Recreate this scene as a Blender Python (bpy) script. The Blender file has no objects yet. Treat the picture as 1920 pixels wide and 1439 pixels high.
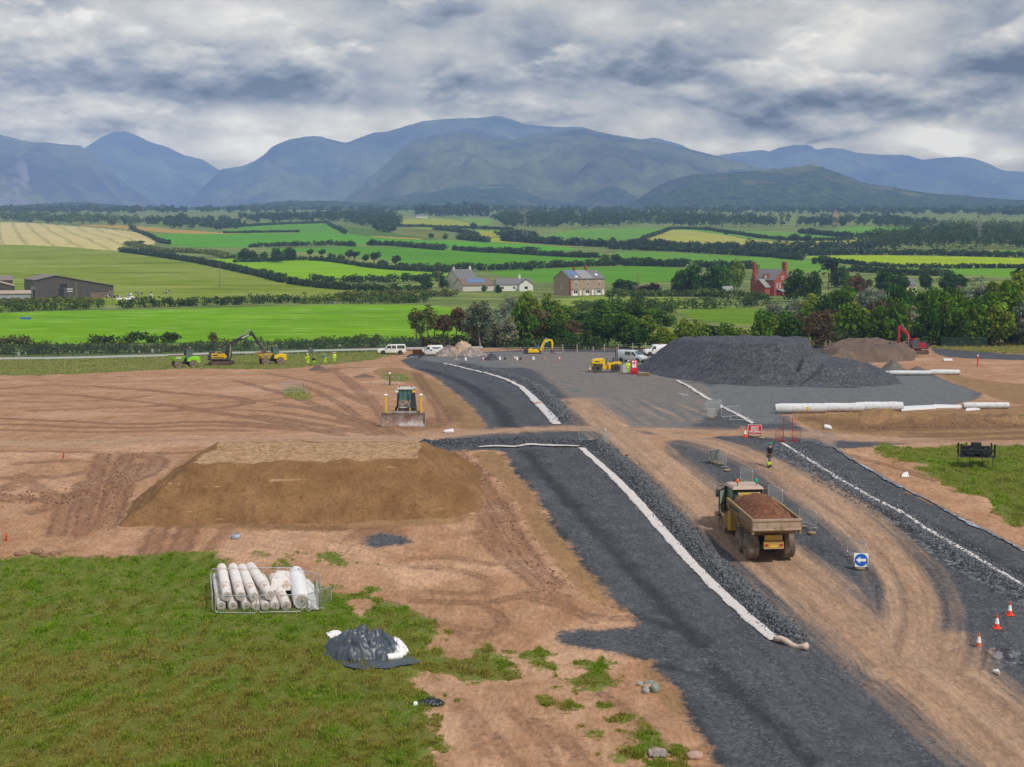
import bpy, bmesh, math, random
import numpy as np
from mathutils import Vector, Matrix
R = math.radians
PI = math.pi
scene = bpy.context.scene
COL = scene.collection
random.seed(7)
# camera
FPX, YH, CX, CY, ZC = 2700.0, 460.0, 960.0, 719.5, 20.0
PITCH = math.atan((CY - YH) / FPX)
cam_d = bpy.data.cameras.new('camera')
cam_d.sensor_width = 36.0
cam_d.lens = FPX / 1920.0 * 36.0
cam_d.clip_start = 0.5
cam_d.clip_end = 60000
cam = bpy.data.objects.new('camera', cam_d)
COL.objects.link(cam)
cam.location = (0, 0, ZC)
cam.rotation_euler = (PI / 2 - PITCH, 0, 0)
scene.camera = cam
# profile of the land
_tab = [(4200, 15.5), (2600, 26.5), (1900, 39), (1600, 49.3), (1439, 56.8), (1300, 65.6), (1215, 71.9), (1160, 76.8), (1050, 86.9), (950, 97.2),
  (877, 107.6), (830, 118.2), (800, 130.0), (740, 171), (700, 213.8), (683, 236), (664, 265), (640, 304), (600, 393),
  (570, 500), (555, 580), (540, 668), (520, 790), (500, 935), (480, 1105), (460, 1340), (440, 1690), (420, 2280), (405, 3000), (394, 3900)]
_ty = np.array([t[0] for t in _tab][::-1], float)
_td = np.log(np.array([t[1] for t in _tab][::-1], float))
def pchip(x, xs, ys):
 h = np.diff(xs); dl = np.diff(ys) / h
 m = np.zeros_like(ys)
 m[1:-1] = np.where(dl[1:] * dl[:-1] > 0, 3 * (h[1:] + h[:-1]) / ((2 * h[1:] + h[:-1]) / dl[:-1] + (h[1:] + 2 * h[:-1]) / dl[1:]), 0)
 m[0] = dl[0]; m[-1] = dl[-1]
 i = np.clip(np.searchsorted(xs, x) - 1, 0, len(xs) - 2)
 t = (x - xs[i]) / h[i]
 t2, t3 = t * t, t * t * t
 return (2 * t3 - 3 * t2 + 1) * ys[i] + (t3 - 2 * t2 + t) * h[i] * m[i] + (-2 * t3 + 3 * t2) * ys[i + 1] + (t3 - t2) * h[i] * m[i + 1]
def row_depth(y):
 y = np.asarray(y, float)
 return np.exp(pchip(np.clip(y, 394, 4200), _ty, _td))
CP, SP = math.cos(PITCH), math.sin(PITCH)
def ray(x, y):
 """slopes dX/dY and dZ/dY of the sight line through a photo pixel"""
 u = (np.asarray(x, float) - CX) / FPX
 v = -(np.asarray(y, float) - CY) / FPX
 den = CP + v * SP
 return u / den, (-SP + v * CP) / den
_py = np.concatenate([np.arange(394, 700, 0.5), np.arange(700, 1500, 2.0), np.arange(1500, 4200, 10.0)])[::-1]
_pY = row_depth(_py)
_pZ = ZC + ray(0 * _py, _py)[1] * _pY
_pY = np.append(_pY, [9000, 40000]); _pZ = np.append(_pZ, [_pZ[-1] - 10, _pZ[-1] - 12])
# value noise with numpy
def _hash(ix, iy, seed):
 h = (ix.astype(np.int64) * 374761393 + iy.astype(np.int64) * 668265263 + seed * 1274126177) & 0xFFFFFFFF
 h = ((h ^ (h >> 13)) * 1274126177) & 0xFFFFFFFF
 return ((h ^ (h >> 16)) & 0xFFFF) / 65535.0
def vnoise(x, y, seed=0):
 """gradient noise, about 0..1"""
 x = np.asarray(x, float); y = np.asarray(y, float)
 x, y = np.broadcast_arrays(x, y)
 x, y = x * 0.857 - y * 0.515 + seed * .37, x * 0.515 + y * 0.857 - seed * .21
 ix, iy = np.floor(x), np.floor(y)
 fx, fy = x - ix, y - iy
 def gd(i, j, u, v):
  t = _hash(i, j, seed) * 2 * np.pi
  return np.cos(t) * u + np.sin(t) * v
 a, b = gd(ix, iy, fx, fy), gd(ix + 1, iy, fx - 1, fy)
 c, d = gd(ix, iy + 1, fx, fy - 1), gd(ix + 1, iy + 1, fx - 1, fy - 1)
 ux = fx * fx * fx * (fx * (fx * 6 - 15) + 10); uy = fy * fy * fy * (fy * (fy * 6 - 15) + 10)
 return np.clip(0.5 + 0.85 * ((a + (b - a) * ux) * (1 - uy) + (c + (d - c) * ux) * uy), 0, 1)
def fbm(x, y, octv=4, seed=0, gain=0.5):
 s = 0; amp = 1; tot = 0
 for o in range(octv):
  s = s + amp * (vnoise(x * 2 ** o + 17.3 * o, y * 2 ** o - 9.1 * o, seed + o) - 0.5)
  tot += amp; amp *= gain
 return 2 * s / tot
def bump(X, Y):
 near = np.clip((520 - Y) / 150, 0, 1)
 b = near * (0.09 * fbm(X / 3.1, Y / 3.1, 3, 3) + 0.16 * fbm(X / 17, Y / 17, 2, 5))
 far = np.clip((Y - 620) / 300, 0, 1) * np.clip((3900 - Y) / 800, 0, 1)
 b = b + far * (2.2 * fbm(X / 260, Y / 330, 2, 11))
 return b
def ground_z(X, Y):
 X = np.asarray(X, float); Y = np.asarray(Y, float)
 return np.interp(Y, _pY, _pZ) + bump(X, Y)
def G(x, y, dz=0.0):
 """photo pixel -> point on the land"""
 Y = float(row_depth(y)); sx, _ = ray(x, y)
 X = float(sx) * Y
 return Vector((X, Y, float(ground_z(X, Y)) + dz))
def AT(x, y, Y):
 """photo pixel at a chosen distance"""
 sx, sz = ray(x, y)
 return Vector((float(sx) * Y, Y, ZC + float(sz) * Y))
def PX(y):
 """photo pixels per metre for something standing on row y"""
 return FPX / float(row_depth(y))
# materials
class NT:
 def __init__(self, nt):
  self.nt = nt
 def n(self, typ, **kw):
  nd = self.nt.nodes.new(typ)
  for k, v in kw.items():
   if k.startswith('i_'):
    nd.inputs[int(k[2:])].default_value = v
   else:
    setattr(nd, k, v)
  return nd
 def link(self, a, b):
  self.nt.links.new(a, b)
 def put(self, sock, v):
  if isinstance(v, bpy.types.NodeSocket):
   self.link(v, sock)
  elif v is not None:
   if isinstance(v, tuple) and len(v) == 3 and sock.type == 'RGBA':
    v = v + (1,)
   sock.default_value = v
 def math(self, op, a, b=None, c=None, clamp=False):
  nd = self.n('ShaderNodeMath', operation=op, use_clamp=clamp)
  self.put(nd.inputs[0], a)
  if b is not None: self.put(nd.inputs[1], b)
  if c is not None: self.put(nd.inputs[2], c)
  return nd.outputs[0]
 def noise(self, vec, scale, detail=4, rough=0.55, out=0, dist=0.0):
  nd = self.n('ShaderNodeTexNoise')
  if vec is not None: self.link(vec, nd.inputs['Vector'])
  nd.inputs['Scale'].default_value = scale; nd.inputs['Detail'].default_value = detail
  nd.inputs['Roughness'].default_value = rough; nd.inputs['Distortion'].default_value = dist
  return nd.outputs[out]
 def voro(self, vec, scale, feature='F1', out='Distance', rand=1.0):
  nd = self.n('ShaderNodeTexVoronoi', feature=feature)
  if vec is not None: self.link(vec, nd.inputs['Vector'])
  nd.inputs['Scale'].default_value = scale
  nd.inputs['Randomness'].default_value = rand
  return nd.outputs[out]
 def mix(self, f, a, b, mode='MIX'):
  nd = self.n('ShaderNodeMix', data_type='RGBA', blend_type=mode)
  nd.clamp_factor = True
  self.put(nd.inputs[0], f); self.put(nd.inputs[6], a); self.put(nd.inputs[7], b)
  return nd.outputs[2]
 def step(self, v, lo, hi):
  nd = self.n('ShaderNodeMapRange', interpolation_type='SMOOTHSTEP')
  self.put(nd.inputs[0], v); self.put(nd.inputs[1], lo); self.put(nd.inputs[2], hi)
  return nd.outputs[0]
 def lin(self, v, lo, hi, a=0.0, b=1.0):
  nd = self.n('ShaderNodeMapRange')
  self.put(nd.inputs[0], v); self.put(nd.inputs[1], lo); self.put(nd.inputs[2], hi)
  nd.inputs[3].default_value = a; nd.inputs[4].default_value = b
  return nd.outputs[0]
 def attr(self, name, out='Fac'):
  return self.n('ShaderNodeAttribute', attribute_name=name).outputs[out]
 def scale_vec(self, vec, sx, sy, sz):
  nd = self.n('ShaderNodeVectorMath', operation='MULTIPLY')
  self.link(vec, nd.inputs[0]); nd.inputs[1].default_value = (sx, sy, sz)
  return nd.outputs[0]
 def ramp(self, f, stops):
  nd = self.n('ShaderNodeValToRGB')
  self.put(nd.inputs[0], f)
  el = nd.color_ramp.elements
  while len(el) < len(stops): el.new(0.5)
  for e, (p, c) in zip(el, stops):
   e.position = p; e.color = (c[0], c[1], c[2], 1)
  return nd.outputs[0]
def new_mat(name):
 m = bpy.data.materials.new(name)
 m.use_nodes = True
 nt = m.node_tree
 for nd in list(nt.nodes): nt.nodes.remove(nd)
 T = NT(nt)
 out = T.n('ShaderNodeOutputMaterial'); p = T.n('ShaderNodeBsdfPrincipled')
 T.link(p.outputs[0], out.inputs[0])
 return m, T, p
def srgb(r, g, b):
 f = lambda c: (c / 255 / 12.92) if c / 255 <= 0.04045 else ((c / 255 + 0.055) / 1.055) ** 2.4
 return (f(r), f(g), f(b))
MATS = {}
def M(name, col, rough=0.6, metal=0.0, dirt=None, dirt_amt=0.35, dirt_scale=2.5, vary=0.12, vscale=6.0, bump_amt=0.0, bump_scale=20, spec=0.35):
 """plain surface: base colour, slight mottling, optional dirt patches"""
 if name in MATS: return MATS[name]
 m, T, p = new_mat(name)
 co = T.n('ShaderNodeTexCoord').outputs['Object']
 nz = T.noise(co, vscale, 5, 0.6)
 c = T.mix(T.lin(nz, 0.3, 0.7), tuple(x * (1 - vary) for x in col), tuple(min(1, x * (1 + vary)) for x in col))
 if dirt is not None:
  d = T.step(T.noise(co, dirt_scale, 6, 0.65), 0.62 - dirt_amt * 0.5, 0.80 - dirt_amt * 0.4)
  c = T.mix(T.math('MULTIPLY', d, 0.85), c, dirt)
  p.inputs['Roughness'].default_value = rough
  r = T.lin(d, 0, 1, rough, 0.9); T.link(r, p.inputs['Roughness'])
 else:
  p.inputs['Roughness'].default_value = rough
 T.link(c, p.inputs['Base Color'])
 p.inputs['Metallic'].default_value = metal
 p.inputs['Specular IOR Level'].default_value = spec
 if bump_amt:
  b = T.n('ShaderNodeBump'); b.inputs['Strength'].default_value = bump_amt; b.inputs['Distance'].default_value = 0.05
  T.link(T.noise(co, bump_scale, 5, 0.6), b.inputs['Height']); T.link(b.outputs[0], p.inputs['Normal'])
 MATS[name] = m
 return m
# objects
def tag(o, label=None, cat=None, group=None, kind=None):
 if label: o['label'] = label
 if cat: o['category'] = cat
 if group: o['group'] = group
 if kind: o['kind'] = kind
 return o
def empty(name, label, cat, loc, rz=0.0, group=None, scale=1.0, rx=0.0, ry=0.0):
 o = bpy.data.objects.new(name, None)
 o.empty_display_size = 0.3
 COL.objects.link(o)
 o.location = loc; o.rotation_euler = (rx, ry, rz); o.scale = (scale,) * 3
 return tag(o, label, cat, group)
def link_mesh(name, me, parent=None, mat=None):
 o = bpy.data.objects.new(name, me); COL.objects.link(o)
 if mat is not None: me.materials.append(mat)
 if parent is not None: o.parent = parent
 return o
def copy_tree(o, parent=None):
 c = o.copy(); COL.objects.link(c)
 if parent is not None:
  c.parent = parent
  c.matrix_parent_inverse = o.matrix_parent_inverse.copy()
 for ch in [x for x in o.children]:
  copy_tree(ch, c)
 return c
def np_mesh(name, V, F, smooth=False):
 """V (n,3), F (m,k) with one k"""
 me = bpy.data.meshes.new(name)
 V = np.ascontiguousarray(V, np.float32); F = np.ascontiguousarray(F, np.int32)
 n, k = F.shape
 me.vertices.add(len(V)); me.vertices.foreach_set('co', V.ravel())
 me.loops.add(n * k); me.loops.foreach_set('vertex_index', F.ravel())
 me.polygons.add(n)
 me.polygons.foreach_set('loop_start', np.arange(0, n * k, k, dtype=np.int32))
 me.polygons.foreach_set('loop_total', np.full(n, k, np.int32))
 if smooth: me.polygons.foreach_set('use_smooth', np.ones(n, bool))
 me.update(calc_edges=True)
 return me
def set_attr(me, name, arr, dom='POINT'):
 a = me.attributes.new(name, 'FLOAT', dom)
 a.data.foreach_set('value', np.ascontiguousarray(arr, np.float32).ravel())
def set_color(me, arr, name='tint', dom='POINT'):
 a = me.attributes.new(name, 'FLOAT_COLOR', dom)
 arr = np.asarray(arr, np.float32)
 if arr.shape[1] == 3: arr = np.hstack([arr, np.ones((len(arr), 1), np.float32)])
 a.data.foreach_set('color', np.ascontiguousarray(arr, np.float32).ravel())
class MB:
 def __init__(s):
  s.v = []; s.f = []
 def add(s, vs, fs):
  b = len(s.v)
  s.v += [tuple(v) for v in vs]; s.f += [tuple(i + b for i in f) for f in fs]
  return s
 def box(s, x0, x1, y0, y1, z0, z1, rz=0, rx=0, piv=None):
  vs = [(x0, y0, z0), (x1, y0, z0), (x1, y1, z0), (x0, y1, z0), (x0, y0, z1), (x1, y0, z1), (x1, y1, z1), (x0, y1, z1)]
  if rz or rx:
   c = Vector(piv or ((x0 + x1) / 2, (y0 + y1) / 2, (z0 + z1) / 2))
   m = Matrix.Rotation(rz, 3, 'Z') @ Matrix.Rotation(rx, 3, 'X')
   vs = [tuple(c + m @ (Vector(v) - c)) for v in vs]
  return s.add(vs, [(0, 3, 2, 1), (4, 5, 6, 7), (0, 1, 5, 4), (1, 2, 6, 5), (2, 3, 7, 6), (3, 0, 4, 7)])
 def hexa(s, bot, top):
  """bot/top: four points each, counter-clockwise from above"""
  return s.add(list(bot) + list(top), [(0, 3, 2, 1), (4, 5, 6, 7), (0, 1, 5, 4), (1, 2, 6, 5), (2, 3, 7, 6), (3, 0, 4, 7)])
 def prism(s, prof, a, b, axis='x'):
  """prof: 2D outline; axis x -> prof is (y,z); y -> (x,z); z -> (x,y)"""
  n = len(prof)
  def P(p, t):
   return (t, p[0], p[1]) if axis == 'x' else ((p[0], t, p[1]) if axis == 'y' else (p[0], p[1], t))
  vs = [P(p, a) for p in prof] + [P(p, b) for p in prof]
  fs = [tuple(range(n))[::-1], tuple(range(n, 2 * n))] + [(i, (i + 1) % n, n + (i + 1) % n, n + i) for i in range(n)]
  return s.add(vs, fs)
 def cyl(s, p0, p1, r0, r1=None, n=12, caps=True):
  r1 = r0 if r1 is None else r1
  p0, p1 = Vector(p0), Vector(p1)
  d = (p1 - p0).normalized()
  a = d.orthogonal().normalized(); b = d.cross(a)
  vs = []
  for p, r in ((p0, r0), (p1, r1)):
   for i in range(n):
    t = 2 * PI * i / n
    vs.append(p + (a * math.cos(t) + b * math.sin(t)) * r)
  fs = [(i, (i + 1) % n, n + (i + 1) % n, n + i) for i in range(n)]
  if caps: fs += [tuple(range(n))[::-1], tuple(range(n, 2 * n))]
  return s.add(vs, fs)
 def tube(s, path, r, n=6, close=False):
  pts = [Vector(p) for p in path]
  k = len(pts); rr = r if isinstance(r, (list, tuple)) else [r] * k
  vs = []; up = None
  for i, p in enumerate(pts):
   d = (pts[min(i + 1, k - 1)] - pts[max(i - 1, 0)])
   if close: d = pts[(i + 1) % k] - pts[i - 1]
   d.normalize()
   if up is None: up = d.orthogonal().normalized()
   a = (up - d * up.dot(d)).normalized(); b = d.cross(a); up = a
   for j in range(n):
    t = 2 * PI * j / n
    vs.append(p + (a * math.cos(t) + b * math.sin(t)) * rr[i])
  fs = []
  for i in range(k if close else k - 1):
   i2 = (i + 1) % k
   for j in range(n):
    fs.append((i * n + j, i * n + (j + 1) % n, i2 * n + (j + 1) % n, i2 * n + j))
  if not close: fs += [tuple(range(n))[::-1], tuple(range((k - 1) * n, k * n))]
  return s.add(vs, fs)
 def lathe(s, prof, n=16, c=(0, 0, 0), axis='z'):
  """prof: (r, h) list"""
  vs = []
  for r, h in prof:
   for i in range(n):
    t = 2 * PI * i / n
    x, y = r * math.cos(t), r * math.sin(t)
    p = (x, y, h) if axis == 'z' else ((h, x, y) if axis == 'x' else (x, h, y))
    vs.append((p[0] + c[0], p[1] + c[1], p[2] + c[2]))
  fs = []
  for k in range(len(prof) - 1):
   for i in range(n):
    fs.append((k * n + i, k * n + (i + 1) % n, (k + 1) * n + (i + 1) % n, (k + 1) * n + i))
  fs += [tuple(range(n))[::-1], tuple(range((len(prof) - 1) * n, len(prof) * n))]
  return s.add(vs, fs)
 def ball(s, c, r, sub=1, sq=(1, 1, 1), jit=0.0, seed=0):
  bm = bmesh.new(); bmesh.ops.create_icosphere(bm, subdivisions=sub, radius=1.0)
  rnd = random.Random(seed)
  vs = []
  for v in bm.verts:
   k = r * (1 + rnd.uniform(-jit, jit))
   vs.append((c[0] + v.co.x * k * sq[0], c[1] + v.co.y * k * sq[1], c[2] + v.co.z * k * sq[2]))
  fs = [tuple(v.index for v in f.verts) for f in bm.faces]
  bm.free()
  return s.add(vs, fs)
 def build(s, name, mat=None, parent=None, bevel=0.0, smooth=False, loc=None, segs=1):
  me = bpy.data.meshes.new(name)
  me.from_pydata(s.v, [], s.f); me.validate(); me.update()
  bm = bmesh.new(); bm.from_mesh(me)
  bmesh.ops.recalc_face_normals(bm, faces=bm.faces)
  if bevel:
   ed = [e for e in bm.edges if len(e.link_faces) == 2 and e.calc_face_angle(0) > 0.5]
   bmesh.ops.bevel(bm, geom=ed, offset=bevel, segments=segs, affect='EDGES', profile=0.5, clamp_overlap=True)
  bm.to_mesh(me); bm.free()
  if smooth:
   for p in me.polygons: p.use_smooth = True
  if isinstance(mat, str): mat = MATS[mat]
  o = link_mesh(name, me, parent, mat)
  if loc is not None: o.location = loc
  return o
def smooth_by_angle(o, ang=40):
 for p in o.data.polygons: p.use_smooth = True
 try:
  o.data.set_sharp_from_angle(angle=R(ang))
 except Exception:
  pass
 return o
HAZE = 1.05e-4
AIR = (0.20, 0.305, 0.54)
SKY_BLOBS = [  # photo x, y, half width, half height, amount (+ heavier / darker)
 (250, 178, 190, 34, .13), (520, 170, 150, 26, .10), (470, 110, 190, 30, .05), (880, 155, 140, 34, .12), (780, 205, 170, 20, .09), (1240, 118, 190, 48, .15), (1330, 150, 90, 26, .06),
 (1880, 115, 110, 40, .19), (1640, 185, 260, 38, .12), (1390, 225, 80, 24, .13), (1530, 245, 120, 16, .10), (40, 120, 110, 18, .06), (1000, 215, 130, 18, .08), (960, 30, 220, 30, .04),
 (640, 215, 230, 20, -.10), (230, 215, 130, 22, -.09), (330, 245, 160, 14, .04), (420, 285, 120, 30, -.10), (1250, 235, 140, 30, -.08), (1180, 60, 120, 30, -.03), (1680, 30, 160, 40, -.13), (1480, 130, 80, 40, -.10), (1600, 95, 140, 40, -.10),
 (1690, 255, 90, 24, -.16), (1800, 265, 60, 22, -.14), (1890, 290, 70, 18, -.14), (1310, 275, 60, 14, -.13), (60, 30, 140, 40, -.04), (100, 90, 70, 24, -.05), (620, 60, 160, 50, -.03), (60, 225, 90, 25, -.06)]
MOUNTAINS = [
 ('mountain', 12700, 2600, -.05, (0, 0), 1.0, [(1180, 420), (1240, 350), (1300, 310), (1340, 293), (1380, 286), (1430, 281), (1441, 285), (1460, 277), (1490, 272), (1518, 272), (1530, 281), (1552, 277), (1580, 279), (1604, 286), (1650, 290), (1700, 291), (1730, 300), (1760, 296), (1800, 294), (1830, 298), (1860, 310), (1880, 320), (1920, 322), (2000, 330), (2200, 345), (2400, 420)]),
 ('mountain', 12400, 3000, 0.02, (0, 0), 1.0, [(60, 420), (110, 330), (160, 277), (190, 257), (212, 248), (235, 246), (258, 254), (280, 266), (315, 276), (345, 291), (380, 299), (410, 318), (440, 340), (480, 400), (500, 420)]),
 ('mountain', 11600, 2600, 0.0, (0, 0), 1.0, [(1000, 400), (1100, 300), (1150, 268), (1200, 262), (1228, 258), (1250, 264), (1280, 272), (1295, 281), (1350, 330), (1420, 420)]),
 ('mountain', 10800, 3000, 0.0, (0, 0.1), 1.0, [(300, 420), (360, 372), (400, 332), (418, 317), (455, 311), (475, 303), (496, 290), (510, 275), (540, 262), (575, 256), (600, 255), (622, 262), (650, 268), (675, 258), (700, 249), (725, 247), (760, 236), (800, 226), (850, 222), (900, 221), (935, 217), (960, 224), (985, 234), (1040, 238), (1092, 238), (1120, 247), (1180, 275), (1260, 330), (1330, 420)]),
 ('mountain', 9600, 2600, 0.02, (0, 0), 1.0, [(-500, 300), (-200, 262), (-60, 250), (0, 252), (38, 262), (66, 267), (90, 267), (118, 271), (150, 273), (170, 285), (195, 305), (215, 330), (245, 352), (280, 376), (306, 390), (330, 405)]),
 ('mountain', 8400, 1800, 0.42, (0, 0.3), 1.2, [(-500, 320), (-200, 290), (-60, 284), (0, 285), (28, 290), (48, 305), (70, 335), (100, 362), (128, 382), (150, 410)]),
 ('mountain', 8200, 2600, 0.06, (0, 0.4), 0.8, [(600, 420), (640, 380), (680, 345), (715, 315), (750, 282), (775, 265), (810, 254), (850, 248), (890, 251), (930, 259), (955, 263), (985, 257), (1010, 252), (1060, 245), (1095, 241), (1140, 251), (1190, 259), (1240, 268), (1290, 279), (1340, 292), (1400, 309), (1470, 325), (1540, 345), (1640, 400)]),
 ('hills', 6200, 1400, -.05, (0.5, 1.0), 1.2, [(520, 420), (650, 384), (720, 370), (800, 362), (850, 352), (900, 347), (955, 345), (985, 358), (1020, 374), (1100, 382), (1200, 378), (1300, 390), (1360, 420)]),
 ('hills', 5600, 1500, 0.10, (0.48, 1.0), 1.2, [(1100, 420), (1180, 384), (1215, 360), (1250, 340), (1300, 327), (1340, 326), (1400, 322), (1460, 316), (1500, 313), (1525, 307), (1555, 318), (1580, 328), (1620, 343), (1680, 352), (1730, 362), (1800, 366), (1880, 374), (2000, 378), (2200, 390), (2300, 420)]),
 ('hills', 5000, 1000, -.1, (0.8, 1.0), 1.3, [(-600, 392), (-100, 388), (20, 386), (100, 381), (160, 379), (210, 384), (300, 391), (380, 389), (450, 386), (540, 377), (620, 377), (700, 382), (800, 386), (900, 378), (1000, 386), (1100, 392), (1240, 396), (1350, 390), (1500, 388), (1620, 380), (1760, 378), (1860, 384), (2000, 388), (2400, 396)]),
]
SITE_EDGE = [(-1700, 672), (0, 671), (200, 669), (400, 662), (600, 656), (760, 650), (900, 650), (1100, 655), (1400, 650), (1600, 646), (1700, 641), (1920, 640), (3600, 638), (3600, 4200), (-1700, 4200)]
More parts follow.
